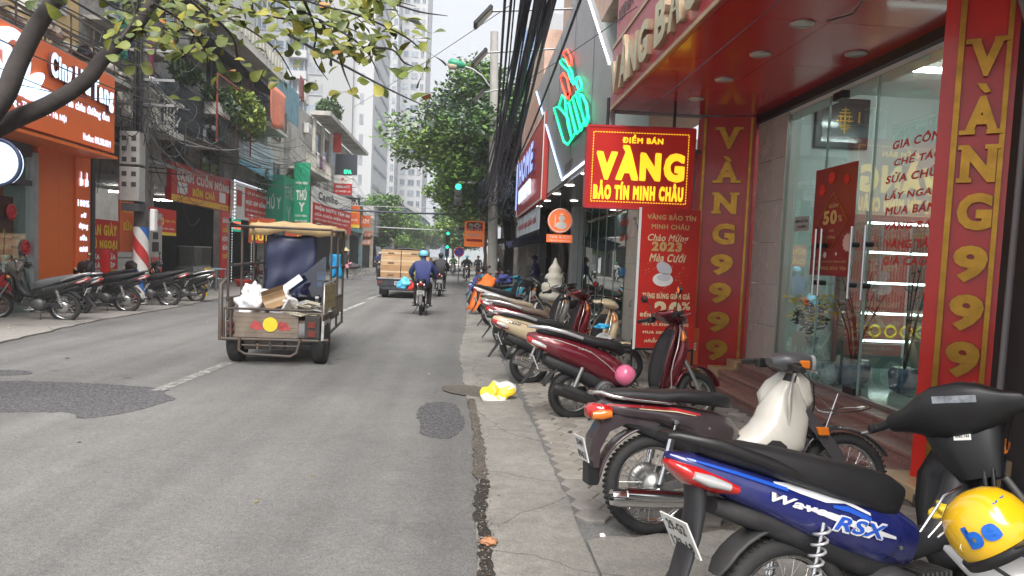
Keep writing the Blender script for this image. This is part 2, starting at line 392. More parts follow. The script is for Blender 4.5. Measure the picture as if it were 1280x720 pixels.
for k in range(420):
 if k < 230: p = at(r.gauss(604, 6), r.uniform(600, 720), Z=.02)
 elif k < 430: p = at(r.gauss(598, 8), r.uniform(500, 600), Z=.018)
 else: p = at(r.gauss(604, 22), r.gauss(492, 6), Z=.018)
 s = r.uniform(.003, .009); a = r.uniform(0, 6.3); t = r.uniform(-.4, .4)
 M = Matrix.Translation(p) @ Matrix.Rotation(a, 4, 'Z') @ Matrix.Rotation(t, 4, 'X')
 dr.add([(-s, -s*.5, 0), (s, -s*.4, .003), (s*.8, s*.6, .006), (-s*.7, s*.5, .002)], [(0, 1, 2, 3)], r.randrange(3), M=M)
tag(dr.build('gutter_litter', [mat('litter_brown', (.13, .08, .045)), mat('litter_grey', (.2, .19, .17)), mat('litter_dark', (.06, .05, .04))]), 'scraps of dry leaf and grit lying in the dark gutter', 'litter', kind='stuff')
gl = MB(); r = random.Random(44)
for k in range(420):
 if k < 170: x, y, z0 = r.uniform(-6.2, 3), r.uniform(2.5, 26), .004
 elif k < 300: x, y, z0 = r.uniform(.75, 3.1), r.uniform(4.1, 18), .024
 else: x, y, z0 = r.uniform(-9, -6.6), r.uniform(9, 26), .034
 s = r.uniform(.006, .02) if r.random() < .85 else r.uniform(.02, .04)
 M = Matrix.Translation((x, y, z0)) @ Matrix.Rotation(r.uniform(0, 6.3), 4, 'Z') @ Matrix.Rotation(r.uniform(-.3, .3), 4, 'X')
 gl.add([(-s, -s*.5, 0), (0, -s*.6, .004), (s, -s*.2, .002), (s*.8, s*.6, .006), (-s*.7, s*.5, .002)], [(0, 1, 2, 3, 4)], r.randrange(4), M=M)
tag(gl.build('ground_litter', [MATS['litter_brown'], mat('litter_pale', (.5, .49, .45)), MATS['litter_dark'], mat('litter_leaf', (.22, .17, .05))]), 'scattered bits of leaf, paper and grit on road and pavements', 'litter', kind='stuff')
def worn(name, col, keep=.5):
 m = mat(name, col, rough=.8, var=.1); N = m.node_tree.nodes; L = m.node_tree.links; b = N['Principled BSDF']
 tc = N.new('ShaderNodeTexCoord'); ns = N.new('ShaderNodeTexNoise'); ns.inputs['Scale'].default_value = 9; ns.inputs['Detail'].default_value = 9; ns.inputs['Roughness'].default_value = .8
 L.new(tc.outputs['Object'], ns.inputs['Vector']); mr = N.new('ShaderNodeMapRange'); mr.inputs[1].default_value = keep-.1; mr.inputs[2].default_value = keep+.1; mr.inputs[3].default_value = 0; mr.inputs[4].default_value = .75
 L.new(ns.outputs['Fac'], mr.inputs[0]); L.new(mr.outputs[0], b.inputs['Alpha']); return m
wp = worn('worn_paint', (.62, .6, .56), .5); wp2 = worn('thin_paint', (.42, .41, .39), .5)
ln = MB()
for y0, y1, mi in ((7.6, 9.8, 1), (15.2, 22.5, 0), (24, 28, 0), (31, 35, 0), (38, 42, 0), (45, 49, 0), (52, 56, 0), (60, 64, 0), (68, 72, 0)):
 ln.add([(-3.22, y0, .009), (-3.08, y0, .009), (-2.98, y1, .009), (-3.12, y1, .009)], [(0, 1, 2, 3)], mi)
struct(ln.build('lane_marking', [wp, wp2]))
def crumple(name, o, rx, ry, rz, m, label, cat, seed=0, amp=.35, parent=None, n=3, mats=None):
 bm = bmesh.new(); bmesh.ops.create_icosphere(bm, subdivisions=n, radius=1); r = random.Random(seed)
 dirs = [(Vector((r.gauss(0, 1), r.gauss(0, 1), r.gauss(0, 1))).normalized(), r.uniform(.3, 1), r.uniform(3, 9)) for _ in range(14)]
 for v in bm.verts:
  p = v.co.normalized(); k = 1
  for d, a, f in dirs: k += amp*a*.22*math.sin(f*p.dot(d)+a*9)
  k += r.uniform(-amp, amp)*.12
  v.co = Vector((p.x*rx*k, p.y*ry*k, max(p.z*rz*k, -rz*.75)))
 me = bpy.data.meshes.new(name); bm.to_mesh(me); bm.free()
 for q in (mats or [m]): me.materials.append(q)
 if n >= 3:
  for f in me.polygons: f.use_smooth = True
 if mats:
  for f in me.polygons: f.material_index = 0 if (f.center.x+.3*math.sin(f.center.y*40)) < rx*.25 else 1
 ob = bpy.data.objects.new(name, me); COL.objects.link(ob); ob.location = o; ob.parent = parent
 if label: tag(ob, label, cat)
 return ob
p = at(621, 492, Z=.07)
crumple('plastic_bag', p, .13, .11, .095, None, 'crumpled yellow and white plastic bag lying on the concrete by the gutter', 'rubbish bag', 4, .8, mats=[mat('bag_yellow', (.85, .6, .04), rough=.35, var=.15, scale=20), mat('bag_white', (.75, .74, .7), rough=.35)])
p = at(611, 677, Z=.03)
crumple('dry_leaf', p, .045, .035, .02, mat('dry_leaf', (.42, .2, .1), var=.3, scale=30), 'curled brown dead leaf lying on the dirt of the gutter', 'leaf', 8, .9)
p = at(753, 669, Z=.02); crumple('paper_scrap', p, .018, .014, .01, mat('paper_white', (.75, .74, .72)), 'small white scrap of paper on the forecourt slab edge', 'paper scrap', 9, .5)
MB  # end of ground
# - right side: the gold shop
red = mat('red_panel', (.52, .015, .018), rough=.2, var=.1, scale=.8, coat=.35, bump=.02, bscale=3, dirt=.12, dcol=(.2, .03, .03), dscale=1.3)
redf = mat('red_fascia', (.46, .06, .075), rough=.3, var=.12, scale=2, dirt=.25, dcol=(.3, .1, .1))
redb = mat('red_board', (.6, .018, .01), rough=.28, var=.14, scale=2, coat=.25, dirt=.2, dcol=(.25, .01, .01), dscale=1.5)
gold = mat('gold_metal', (.42, .22, .035), rough=.3, metal=.85, var=.25, scale=9, dirt=.2, dcol=(.25, .12, .03), dscale=6)
goldd = mat('gold_side', (.3, .18, .05), rough=.35, metal=.6)
champ = mat('champagne_metal', (.72, .66, .42), rough=.32, metal=.6, var=.15, scale=6)
white_wall = mat('white_wall', (.72, .73, .72), rough=.7, var=.05)
tile = mat('cream_tile', (.5, .47, .43), rough=.25, var=.08, scale=4, dirt=.2, dcol=(.25, .22, .18))
dark = mat('dark_metal', (.025, .025, .028), rough=.4, metal=.3, var=.2)
blackp = mat('black_plastic', (.011, .011, .012), rough=.42, var=.2, scale=12, bump=.05, bscale=300)
steel = mat('brushed_steel', (.6, .6, .6), rough=.25, metal=1, var=.1)
granite = mat('pink_granite', (.28, .15, .13), rough=.3, var=.5, scale=45, dirt=.35, dcol=(.14, .1, .09), dscale=4)
tan = mat('tan_marble', (.5, .36, .21), rough=.28, var=.18, scale=5, dirt=.25, dcol=(.3, .22, .15))
floorm = mat('green_floor', (.3, .42, .38), rough=.12, var=.15, scale=3)
glassm = glass_mat('shop_glass', (.8, .9, .87), refl=.11)
tube_e = mat('tube_light', (1, 1, 1), emit=13, var=0)
led_w = mat('led_white', (.8, .88, 1), emit=1.6, var=0)
led_b = mat('led_blue', (.45, .62, 1), emit=1.3, var=0)
whitep = mat('white_plastic', (.78, .78, .76), rough=.4, var=.05)
yel_e = mat('sign_yellow', (.9, .55, .02), rough=.5, var=0, emit=.42, ecol=(1, .62, .02))
shop = thing('gold_shop', 'gold shop with glossy red canopy, glass front and pink granite steps', 'shop', (3.9, 7, 0))
def wp_(b, name, m, par=shop, **k):
 """build in world coordinates under a thing"""
 o = b.build(name, m, par, **k); o.matrix_parent_inverse = Matrix.Translation(-Vector(root_of(par)))
 return o
def root_of(p):
 return p.location
def put(b, name, m, par, **k):
 """mesh in world coordinates as a part of par"""
 o = b.build(name, m, None, **k)
 o.parent = par
 M = world(par); o.matrix_parent_inverse = M.inverted()
 return o
def world(o):
 M = o.matrix_basis.copy()
 while o.parent is not None: M = o.parent.matrix_basis @ o.matrix_parent_inverse @ M if True else M; o = o.parent
 return M
def wletters(text, O, U, V, w_, h_, m, par, **k):
 o = letters(text, O, U, V, w_, h_, m, None, **k)
 o.parent = par; o.matrix_parent_inverse = world(par).inverted(); return o
YF, YN = 9.62, -2.0
ys = [YF, 8.35, 7.1, 5.85, 4.6, 3.35, 2.1]
for i in range(len(ys)-1):
 for x0, x1 in ((1.95, 2.94), (2.946, 3.9)):
  put(MB().box(x0, x1, ys[i+1]+.006, ys[i], 3.6, 3.63), 'soffit_panel', red, shop)
put(MB().box(1.96, 3.9, YN, 2.09, 3.6, 3.63), 'soffit_panel', red, shop)
put(MB().box(1.97, 8.4, YN, YF+.1, 4.06, 4.2).box(1.97, 3.88, YN, YF-.05, 3.64, 3.66), 'roof_slab', white_wall, shop)
put(MB().box(1.9, 1.955, YN, YF+.06, 3.6, 4.42), 'fascia_panel', redf, shop)
put(MB().box(1.885, 1.899, YN, YF+.06, 3.585, 3.625).box(1.885, 1.899, YN, YF+.06, 4.4, 4.44), 'fascia_trim', tan, shop)
put(MB().box(1.96, 8, YF+.145, YF+.2, 3.59, 4.42).box(1.97, 1.99, YN, YF, 4.43, 7.5).box(1.99, 8.4, YF+.02, YF+.1, 4.2, 9), 'end_wall', mat('grey_render', (.42, .42, .43), var=.1, dirt=.3), shop)
for i, (x, y) in enumerate([(2.77, 8.73), (2.77, 7.78), (2.76, 6.8), (2.74, 5.91), (3.6, 6.6), (2.76, 4.9)]):
 d = put(MB().lathe([(.0, 3.585), (.075, 3.585), (.08, 3.59), (.085, 3.598)], (x, y, 0), n=20), 'downlight', mat('lamp_lens', (.55, .55, .52), rough=.2), shop)
 put(MB().torus((x, y, 3.594), .092, .009, ax='z', n=20, k=6), 'trim_ring', mat('satin_ring', (.5, .47, .45), rough=.3, metal=.6), d)
put(MB().box(3.86, 3.93, 4.6, 9.6, 3.5, 3.6), 'beam', dark, shop)
put(MB().box(3.93, 4.12, 4.6, 9.6, 3.44, 3.6), 'ledge', white_wall, shop)
put(MB().box(4.12, 8.4, 9.66, 9.76, .3, 4.06).box(8.4, 8.5, 4.4, 9.76, .3, 4.06).box(4.05, 8.4, 4.3, 4.4, .3, 4.06), 'inner_wall', white_wall, shop)
put(MB().box(4.12, 8.4, 4.4, 9.66, 4.0, 4.05), 'ceiling', white_wall, shop)
for i in range(6):
 for j in range(7):
  put(MB().box(3.93+j*.64, 3.93+j*.64+.636, 4.6+i*.845, 4.6+i*.845+.841, .26, .3), 'floor_tile', floorm, shop)
for i, (y0, y1) in enumerate([(8.62, 9.0), (9.006, 9.46)]):
 for k in range(6): put(MB().box(3.9, 3.96, y0, y1, .3+k*.53, .3+k*.53+.525), 'wall_tile', tile, shop)
for y0, y1 in ((7.62, 8.56), (6.72, 7.6), (5.75, 6.66), (4.9, 5.73)):
 put(MB().box(3.9, 3.912, y0, y1, .34, 3.44), 'glass_pane', glassm, shop)
fr = mat('glass_edge', (.3, .42, .38), rough=.15, var=.1)
for y in (8.58, 7.61, 6.69, 5.74): put(MB().box(3.896, 3.916, y-.012, y+.006, .34, 3.44), 'mullion', fr, shop)
put(MB().box(3.88, 3.95, 4.9, 8.6, .3, .335), 'bottom_rail', mat('old_alu', (.36, .35, .33), rough=.35, metal=.7, dirt=.4), shop)
for y in (7.56, 7.44, 6.84, 6.60):
 h = put(MB().cyl((3.82, y, 1.28), (3.82, y, 2.0), .017, n=10), 'door_handle', steel, shop)
 put(MB().cyl((3.82, y, 1.42), (3.895, y, 1.42), .028, n=10).cyl((3.82, y, 1.82), (3.895, y, 1.82), .028, n=10), 'handle_boss', dark, h)
put(MB().box(3.87, 3.95, 7.3, 7.5, 3.36, 3.44).box(3.87, 3.95, 6.7, 6.9, .335, .4), 'door_clamp', dark, shop)
for k, (x, z0, z1) in enumerate(((3.12, 0, .1), (3.38, .1, .2), (3.64, .2, .298))):
 for q in range(4):
  y0 = 4.95+q*1.03
  put(MB().box(x+.02, 3.9 if k == 2 else x+.3, y0, y0+1.025, z0-.05, z1-.03), 'step_riser', granite, shop)
  put(MB().box(x, 3.9 if k == 2 else x+.3, y0, y0+1.026, z1-.03, z1), 'step_tread', granite, shop, bevel=.004)
for x, z0, z1 in ((3.1, 0, .115), (3.36, .1, .215), (3.62, .2, .31)):
 put(MB().box(x, x+.5, 9.08, 9.42, z0, z1), 'step_end', tan, shop, bevel=.006)
 put(MB().box(x-.02, x+.33, 4.5, 4.94, z0, z1-.004), 'step_end', tan, shop, bevel=.006)
put(MB().box(2.9, 3.1, 8.9, 9.4, 0, .03), 'tan_tile', tan, shop)
put(MB().box(3.05, 3.62, 4.0, 4.48, 0, .08), 'plinth', mat('dark_stone', (.09, .085, .08), rough=.35, dirt=.3), shop, bevel=.006)
put(MB().box(3.75, 3.85, .4, 5.15, .0, 3.59), 'dark_wall', mat('blackish_wall', (.05, .045, .045), rough=.6), shop)  # near-black wall fills the gap right of the near pillar
cab = thing('display_cabinet', 'glass jewellery cabinet with lit shelves of gold inside the shop', 'cabinet', (6.2, 9.2, .3))
put(MB().box(5.2, 7.4, 9.5, 9.62, .3, 2.35), 'back_panel', mat('pinkish_panel', (.6, .3, .28), var=.5, scale=60), cab)
put(MB().box(5.2, 7.4, 8.98, 9.5, .3, .62), 'base', mat('cabinet_base', (.2, .26, .25), rough=.3), cab)
for z in (.66, 1.02, 1.42, 1.82, 2.2):
 put(MB().box(5.2, 7.4, 9.0, 9.5, z, z+.012), 'shelf', glass_mat('shelf_glass', (.7, .9, .85), .15), cab)
 put(MB().box(5.2, 7.4, 8.975, 8.999, z-.01, z+.018), 'light_strip', mat('shelf_led', (.9, 1, 1), emit=3, var=0), cab)
gy = mat('bright_gold', (.9, .62, .06), rough=.3, metal=.5)
for k in range(9):
 x = 5.3+k*.22; put(MB().torus((x, 9.15, .78), .075, .018, ax='y', n=18, k=6), 'gold_bangle', gy, cab)
for z in (1.05, 1.45, 1.85):
 b = MB(); r = random.Random(int(z*10))
 for k in range(50):
  x = 5.25+k*.043; b.box(x, x+.018, 9.35, 9.36, z, z+r.uniform(.18, .3))
 put(b, 'jewellery_row', [mat('jewel_red', (.5, .12, .1), var=.4, scale=30)], cab)
b = MB()
for x in (5.2, 6.3, 7.4): b.box(x-.012, x+.012, 8.97, 8.995, .3, 2.35)
put(b, 'cabinet_frame', steel, cab)
ctr = thing('glass_counter', 'low glass jewellery counter standing on the green shop floor', 'counter', (5.6, 7.4, .3))
put(MB().box(5.5, 5.9, 5.2, 8.3, .3, .75), 'counter_base', mat('cabinet_base', (.2, .26, .25)), ctr); put(MB().box(5.5, 5.9, 5.2, 8.3, .755, 1.2), 'counter_glass', glassm, ctr)
put(MB().box(5.49, 5.91, 5.2, 8.3, 1.203, 1.22), 'counter_top', fr, ctr)
for q, (x, y) in enumerate(((5.3, 8.0), (6.4, 6.6), (5.2, 5.4))):  # last two tubes lie out of view, added to brighten the shop room
 t = thing('tube_lamp', ('white fluorescent tube on the shop ceiling above the framed picture', 'white fluorescent tube at the rear of the shop ceiling', 'white fluorescent tube on the shop ceiling behind the near pillar')[q], 'lamp', (x, y, 3.9))
 put(MB().box(x-.6, x+.6, y-.03, y+.03, 3.93, 3.998), 'fitting', whitep, t); put(MB().cyl((x-.58, y, 3.9), (x+.58, y, 3.9), .028, n=10), 'tube', tube_e, t)
pic = thing('framed_picture', 'square black framed picture with a gold emblem on the shop wall', 'picture', (5.1, 9.64, 3.55))
put(MB().box(4.74, 5.5, 9.6, 9.655, 3.25, 3.93), 'frame', mat('carved_black', (.03, .028, .026), rough=.3, bump=.4, bscale=40), pic, bevel=.01)
put(MB().box(4.82, 5.42, 9.59, 9.6, 3.33, 3.86), 'canvas', mat('dark_canvas', (.045, .045, .05), rough=.12, coat=.5), pic)
b = MB(); cx_, cz_ = 5.14, 3.62
for dx, dz, w_, h_ in ((0, .15, .1, .014), (0, .11, .16, .012), (0, .06, .2, .014), (0, .0, .24, .014), (0, -.06, .15, .012), (0, -.11, .1, .012), (0, 0, .016, .36), (-.06, .03, .014, .1), (.06, .03, .014, .1), (-.05, -.08, .05, .012), (.06, -.09, .05, .012)): b.box(cx_+dx-w_/2, cx_+dx+w_/2, 9.583, 9.589, cz_+dz-h_/2, cz_+dz+h_/2)
b.box(5.33, 5.35, 9.583, 9.589, 3.6, 3.75)
put(b, 'gold_emblem', gold, pic)
def board(name, label, cat, O, U, w_, h_, th, face, edge=None, lines=(), border=None, group=None, parts=(), bevel=0, V=(0, 0, 1), frame_w=0, frame_m=None):
 """sign panel: O lower left corner, U right; lines (text, x0, x1, y0, y1, material, bold, shear) as fractions"""
 U = Vector(U).normalized(); V = Vector(V).normalized(); Nn = U.cross(V); O = Vector(O)
 t = thing(name, label, cat, O+U*w_/2, 0, group)
 def P(a, b_, d): return O+U*(a*w_)+V*(b_*h_)+Nn*d
 def slab(a0, a1, b0, b1, d0, d1, m, nm):
  vs = [P(a, b_, d) for d in (d0, d1) for a, b_ in ((a0, b0), (a1, b0), (a1, b1), (a0, b1))]
  return put(MB().add(vs, [(0, 3, 2, 1), (4, 5, 6, 7), (0, 1, 5, 4), (1, 2, 6, 5), (2, 3, 7, 6), (3, 0, 4, 7)]), nm, m, t)
 slab(0, 1, 0, 1, -th, 0, face, 'panel')
 for a0, a1, b0, b1, m in parts: slab(a0, a1, b0, b1, .001, .003, m, 'print_area')
 if frame_w:
  fx, fy = frame_w/w_, frame_w/h_
  for q in ((0, 1, 0, fy), (0, 1, 1-fy, 1), (0, fx, fy, 1-fy), (1-fx, 1, fy, 1-fy)): slab(*q, -.002, .02, frame_m or edge, 'frame')
 for l in lines:
  tx, a0, a1, b0, b1, m = l[:6]; bo = l[6] if len(l) > 6 else .02; sh = l[7] if len(l) > 7 else 0
  wletters(tx, P(a0, b0, .0045), U, V, (a1-a0)*w_, (b1-b0)*h_, m, t, bold=bo, shear=sh, depth=.002)
 return t, P, slab
yel = mat('print_yellow', (.85, .58, .05), rough=.5, var=.04); whi = mat('print_white', (.82, .8, .76), rough=.5, var=.03); dgold = mat('print_gold', (.62, .4, .15), rough=.5, var=.1)
pred = mat('print_red', (.62, .02, .018), rough=.4, var=.08, scale=3); pdred = mat('print_dark_red', (.26, .012, .015), rough=.35, var=.2, scale=2); pgreen = mat('print_green', (.01, .32, .17), rough=.45, var=.08); porange = mat('print_orange', (.75, .14, .03), rough=.45, var=.08)
pblack = mat('print_black', (.03, .03, .03), rough=.5)
t, P, slab = board('window_poster', 'dark red 50 percent discount poster with gold diamond on the shop glass', 'poster', (3.885, 7.78, 1.5), (0, -1, 0), .85, 1.16, .004, pdred, lines=[('GIẢM', .4, .62, .62, .67, dgold), ('50', .28, .62, .47, .6, dgold, .05), ('%', .64, .74, .49, .55, dgold), ('VỚI', .44, .56, .4, .43, dgold), ('CÔNG', .4, .6, .34, .37, dgold), ('ÁP DỤNG KHI MUA TRANG SỨC', .06, .9, .115, .145, dgold, .02), ('TẠI VÀNG BẢO TÍN', .06, .9, .045, .095, dgold, .03)])
b = MB(); c4 = [(.5, .76), (.86, .5), (.5, .24), (.14, .5)]
for i in range(4): b.bar(P(*c4[i], .003), P(*c4[(i+1) % 4], .003), .014, .004, upv=(1, 0, 0))
put(b, 'gold_diamond', gold, t)
lan = mat('lantern_red', (.65, .03, .02), var=.2, scale=20)
for x, y, s in ((.2, .8, .07), (.42, .9, .07), (.78, .86, .055), (.08, .34, .06)):
 b = MB(); b.prism([(s*math.cos(R(a)), s*.9*math.sin(R(a))) for a in range(0, 360, 24)], 0, .003, plane='xz')
 o = put(b, 'printed_lantern', lan, t); p = P(x, y, .0035); M = Matrix(((0, -1, 0, p.x), (-1, 0, 0, p.y), (0, 0, 1, p.z), (0, 0, 0, 1))); o.data.transform(M)
for x, y, s, m in ((.9, .3, .1, mat('flower_pink', (.75, .5, .42))), (.38, .19, .035, whi), (.65, .2, .02, whi)):
 b = MB(); b.prism([(s*(1 if k % 2 else .82)*math.cos(R(a)), s*(1 if k % 2 else .82)*math.sin(R(a))) for k, a in enumerate(range(0, 360, 15))], 0, .003, plane='xz')
 o = put(b, 'printed_flower', m, t); p = P(x, y, .004); M = Matrix(((0, -1, 0, p.x), (-1, 0, 0, p.y), (0, 0, 1, p.z), (0, 0, 0, 1))); o.data.transform(M)
t = thing('window_lettering', 'red Vietnamese service list lettered on the shop glass beside the near pillar', 'lettering', (3.89, 6.2, 2))
for i, (s, y0, y1) in enumerate((('GIA CÔNG', 6.38, 5.6), ('CHẾ TÁC', 6.34, 5.68), ('SỬA CHỮA', 6.45, 5.6), ('LẤY NGAY', 6.45, 5.66), ('MUA BÁN', 6.42, 5.7), ('VÀNG BẠC', 6.42, 5.64), ('VÀNG TÂY', 6.38, 5.66), ('GIÁ CAO', 6.4, 5.76))):
 wletters(s, (3.893, y0, 2.68-i*.152+(.0 if i < 4 else .01)), (0, -1, 0), (0, 0, 1), y0-y1, .095, pred, t, depth=.001, bold=.03, shear=.15)
t, P, slab = board('door_notice', 'small grey notice on the shop glass left of the discount poster', 'notice', (3.885, 8.22, 2.0), (0, -1, 0), .34, .17, .003, mat('notice_grey', (.35, .36, .36)), lines=[('BẤM LỖ TAI', .06, .94, .58, .85, pblack, .03), ('TẠI ĐÂY', .2, .85, .15, .42, pblack, .03)])
def leafblob(b, c, r3, n, s, mi=1, seed=0, flat=.5, long=1.6):
 r = random.Random(seed)
 for _ in range(n):
  d = Vector((r.gauss(0, 1), r.gauss(0, 1), r.gauss(0, 1))).normalized()*r.uniform(.35, 1)**.6
  p = Vector(c)+Vector((d.x*r3[0], d.y*r3[1], d.z*r3[2])); a = Vector((r.gauss(0, 1), r.gauss(0, 1), r.gauss(0, flat))).normalized(); q = a.cross(Vector((r.gauss(0, .5), r.gauss(0, .5), 1))).normalized(); k = s*r.uniform(.6, 1.3)
  b.add([p-a*k*long*.5, p+q*k*.4, p+a*k*long*.5, p-q*k*.4], [(0, 1, 2, 3)], r.randrange(mi))
t = thing('flower_vase', 'blue and white vase of yellow chrysanthemums behind the shop glass', 'vase', (4.18, 8.2, .3))
put(MB().lathe([(.05, .3), (.07, .34), (.075, .5), (.055, .62), (.06, .72), (.08, .76)], (4.18, 8.2, 0), n=20), 'vase', mat('porcelain', (.7, .73, .8), rough=.15, var=.5, scale=18), t)
b = MB(); leafblob(b, (4.15, 8.2, 1.0), (.2, .2, .2), 260, .06, 1, 3)
put(b, 'leaves', mat('leaf_dark', (.03, .06, .02)), t)
b = MB(); r = random.Random(5)
for k in range(75):
 a = r.uniform(0, 6.28); rr_ = r.uniform(.03, .3); p = Vector((4.15+rr_*math.cos(a), 8.2+rr_*math.sin(a), 1.12+r.uniform(-.16, .16))); s = .045
 for ang in (0, 60, 120): b.add([p+Vector((s*math.cos(R(ang)), s*math.sin(R(ang)), -.01)), p+Vector((0, 0, .012)), p-Vector((s*math.cos(R(ang)), s*math.sin(R(ang)), .01)), p+Vector((-s*math.sin(R(ang))*.6, s*math.cos(R(ang))*.6, -.012))], [(0, 1, 2, 3)])
put(b, 'blossoms', mat('blossom_yellow', (.9, .62, .02), var=.2, scale=30), t)
for q, (x, y, h, sd_) in enumerate(((4.5, 7.75, 1.5, 1), (4.7, 7.2, 1.7, 2), (4.3, 7.5, 1.2, 4))):
 t = thing('potted_plant', ('dark slender potted plant in the middle of the shop window', 'tall dark potted plant nearest the door handles in the shop window', 'short bushy potted plant low in the shop window')[q], 'plant', (x, y, .3))
 put(MB().lathe([(.09, .3), (.13, .33), (.15, .5), (.12, .56)], (x, y, 0), n=16), 'pot', mat('porcelain_dark', (.15, .18, .28), rough=.2, var=.5, scale=20), t)
 b = MB(); r = random.Random(sd_)
 for k in range(5):
  a = r.uniform(0, 6.28); tip = Vector((x+.28*math.cos(a), y+.28*math.sin(a), .3+h*r.uniform(.7, 1)))
  b.tube([(x, y, .5), (x+(tip.x-x)*.35, y+(tip.y-y)*.35, .3+h*.5), tip], [.012, .009, .004], 6)
  for j in range(16):
   f = .3+.7*j/16; c = Vector((x, y, .5)).lerp(tip, f); aa = r.uniform(0, 6.28); d = Vector((math.cos(aa), math.sin(aa), r.uniform(-.1, .5)))*.13; s = Vector((-d.y, d.x, 0)).normalized()*.017
   b.add([c, c+d*.5+s, c+d, c+d*.5-s], [(0, 1, 2, 3)])
 put(b, 'foliage', mat('plant_dark', (.018, .035, .016), var=.3), t)
t = thing('ceramic_jars', 'row of small blue and white jars on the shop window floor', 'jars', (4.15, 7.9, .3))
for k in range(5):
 put(MB().lathe([(.04, .3), (.08, .35), (.09, .42), (.05, .5), (.055, .53)], (4.08+.1*(k % 2), 8.42-k*.15-(.25 if k > 1 else 0), 0), n=14), 'jar', mat('porcelain', (.7, .73, .8)), t)
# ---- fascia letters
def serif_letter(ch, O, U, V, w_, h_, d, m, side, par, name='letter'):
 """thick block letter with slab feet, each its own part"""
 U, V, O = Vector(U).normalized(), Vector(V).normalized(), Vector(O); Nn = U.cross(V)
 key = (ch, .055)
 vs, fs = curve_mesh(ch, .05)
 if ch in '9G':
  pass
 x0 = min(v.x for v in vs); x1 = max(v.x for v in vs); y0 = min(v.y for v in vs); y1 = max(v.y for v in vs)
 b = MB(); P_ = [O+U*((v.x-x0)/(x1-x0)*w_)+V*((v.y-y0)/(y1-y0)*h_) for v in vs]; n = len(P_)
 from collections import Counter
 ed = Counter((f[i], f[(i+1) % len(f)]) for f in fs for i in range(len(f)))
 b.add([p+Nn*d for p in P_], fs, 0); b.add(P_+[p+Nn*d for p in P_], [(a, c, c+n, a+n) for (a, c) in ed if (c, a) not in ed], 1)
 feet = {'V': [(-.12, .32, .88, 1), (.68, 1.12, .88, 1)], 'A': [(-.12, .34, 0, .12), (.66, 1.12, 0, .12)], 'N': [(-.1, .2, .88, 1), (-.1, .34, 0, .12), (.66, 1.1, .88, 1)]}.get(ch, [])
 for a0, a1, b0, b1 in feet:
  vv = [O+U*(a*w_)+V*(q*h_)+Nn*dd for dd in (0, d+.0015) for a, q in ((a0, b0), (a1, b0), (a1, b1), (a0, b1))]
  b.add(vv, [(4, 5, 6, 7)], 0); b.add(vv, [(0, 1, 5, 4), (1, 2, 6, 5), (2, 3, 7, 6), (3, 0, 4, 7)], 1)
 return put(b, name, [m, side], par, fix=False)
x = 9.45
fas = thing('fascia_lettering', 'row of champagne metal letters mounted on the pink red canopy fascia', 'lettering', (1.9, 7, 3.7))
for word in ('VÀNG', 'BẢO', 'TÍN', 'MINH', 'CHÂU'):
 for ch in word:
  w_ = .2 if ch in 'IÍ' else (.46 if ch == 'M' else .42); w_ = .13 if ch in 'IÍ' else w_
  hh = .44 if ch in 'VNGBOTIMHCU' else .6
  if ch == 'À': hh = .6
  o = wletters(ch, (1.9, x, 3.72), (0, -1, 0), (0, 0, 1), w_, hh, champ, fas, depth=.06, bold=.05, name='letter', side=mat('champagne_side', (.4, .3, .2), rough=.4, metal=.5))
  x -= w_+.07
 x -= .2
t, P, slab = board('upper_signboard', 'faded pink red signboard with dark letters above the canopy fascia', 'sign', (1.93, YF+.02, 4.5), (0, -1, 0), 11, 1.5, .05, redf, lines=[('KINH DOANH VÀNG BẠC ĐÁ QUÝ', .01, .5, .1, .28, mat('sign_dark_metal', (.08, .05, .04), rough=.4, metal=.4), .04), ('BẢO TÍN', .01, .25, .5, .85, dark, .05)])
# ---- pillar boards
def pillar(P0, P1, P2, z0, z1, zs, lw, lh, label):
 P0, P1, P2 = [Vector((p[0], p[1], 0)) for p in (P0, P1, P2)]
 t = thing('pillar_board', label, 'sign', (P1.x, P1.y, z0), 0, 'lettered pillar boards of the gold shop')
 back = P2+(P0-P1)
 Z = Vector((0, 0, 1))
 q = [P0, P1, P2, back]
 put(MB().add([p+Z*z0 for p in q]+[p+Z*z1 for p in q], [(0, 1, 2, 3), (7, 6, 5, 4), (0, 4, 5, 1), (1, 5, 6, 2), (2, 6, 7, 3), (3, 7, 4, 0)]), 'panel', redb, t)
 U = (P2-P1).normalized(); Nn = U.cross(Z); W = (P2-P1).length
 b = lambda a, z0_, z1_, w_, nm: put(MB().bar(P1+U*a+Nn*.012+Z*z0_, P1+U*a+Nn*.012+Z*z1_, w_, .022, upv=(Nn.x, Nn.y, 0)), nm, gold, t)
 b(.02, z0, z1-.02, .035, 'gold_trim'); b(W-.05, z0, z1-.02, .03, 'gold_trim')
 put(MB().bar(P1+Nn*.01+Z*(z0+.02), P2+Nn*.01+Z*(z0+.02), .02, .04), 'gold_trim', gold, t)
 for (ch, z) in zs:
  h_ = lh*(.28 if ch == '.' else 1); w2 = lw*(.35 if ch == '.' else 1)
  O = P1+U*(W*.5-w2*.5)+Nn*.004+Z*(z-h_/2)
  if ch == '.':
   bb = MB(); bb.prism([(-w2*.6, h_*.95), (-w2*.3, h_*.4), (w2*.1, 0), (w2*.55, h_*.1), (w2*.1, h_*.9)], 0, .03, plane='xz')
   o = put(bb, 'accent_mark', [gold, goldd], t); c = P1+U*(W*.5)+Nn*.004+Z*(z-h_/2)
   o.data.transform(Matrix(((U.x, Nn.x, 0, c.x), (U.y, Nn.y, 0, c.y), (0, 0, 1, c.z), (0, 0, 0, 1))))
  else: serif_letter(ch, O, U, Z, w2, h_, .035, gold, goldd, t)
 return t
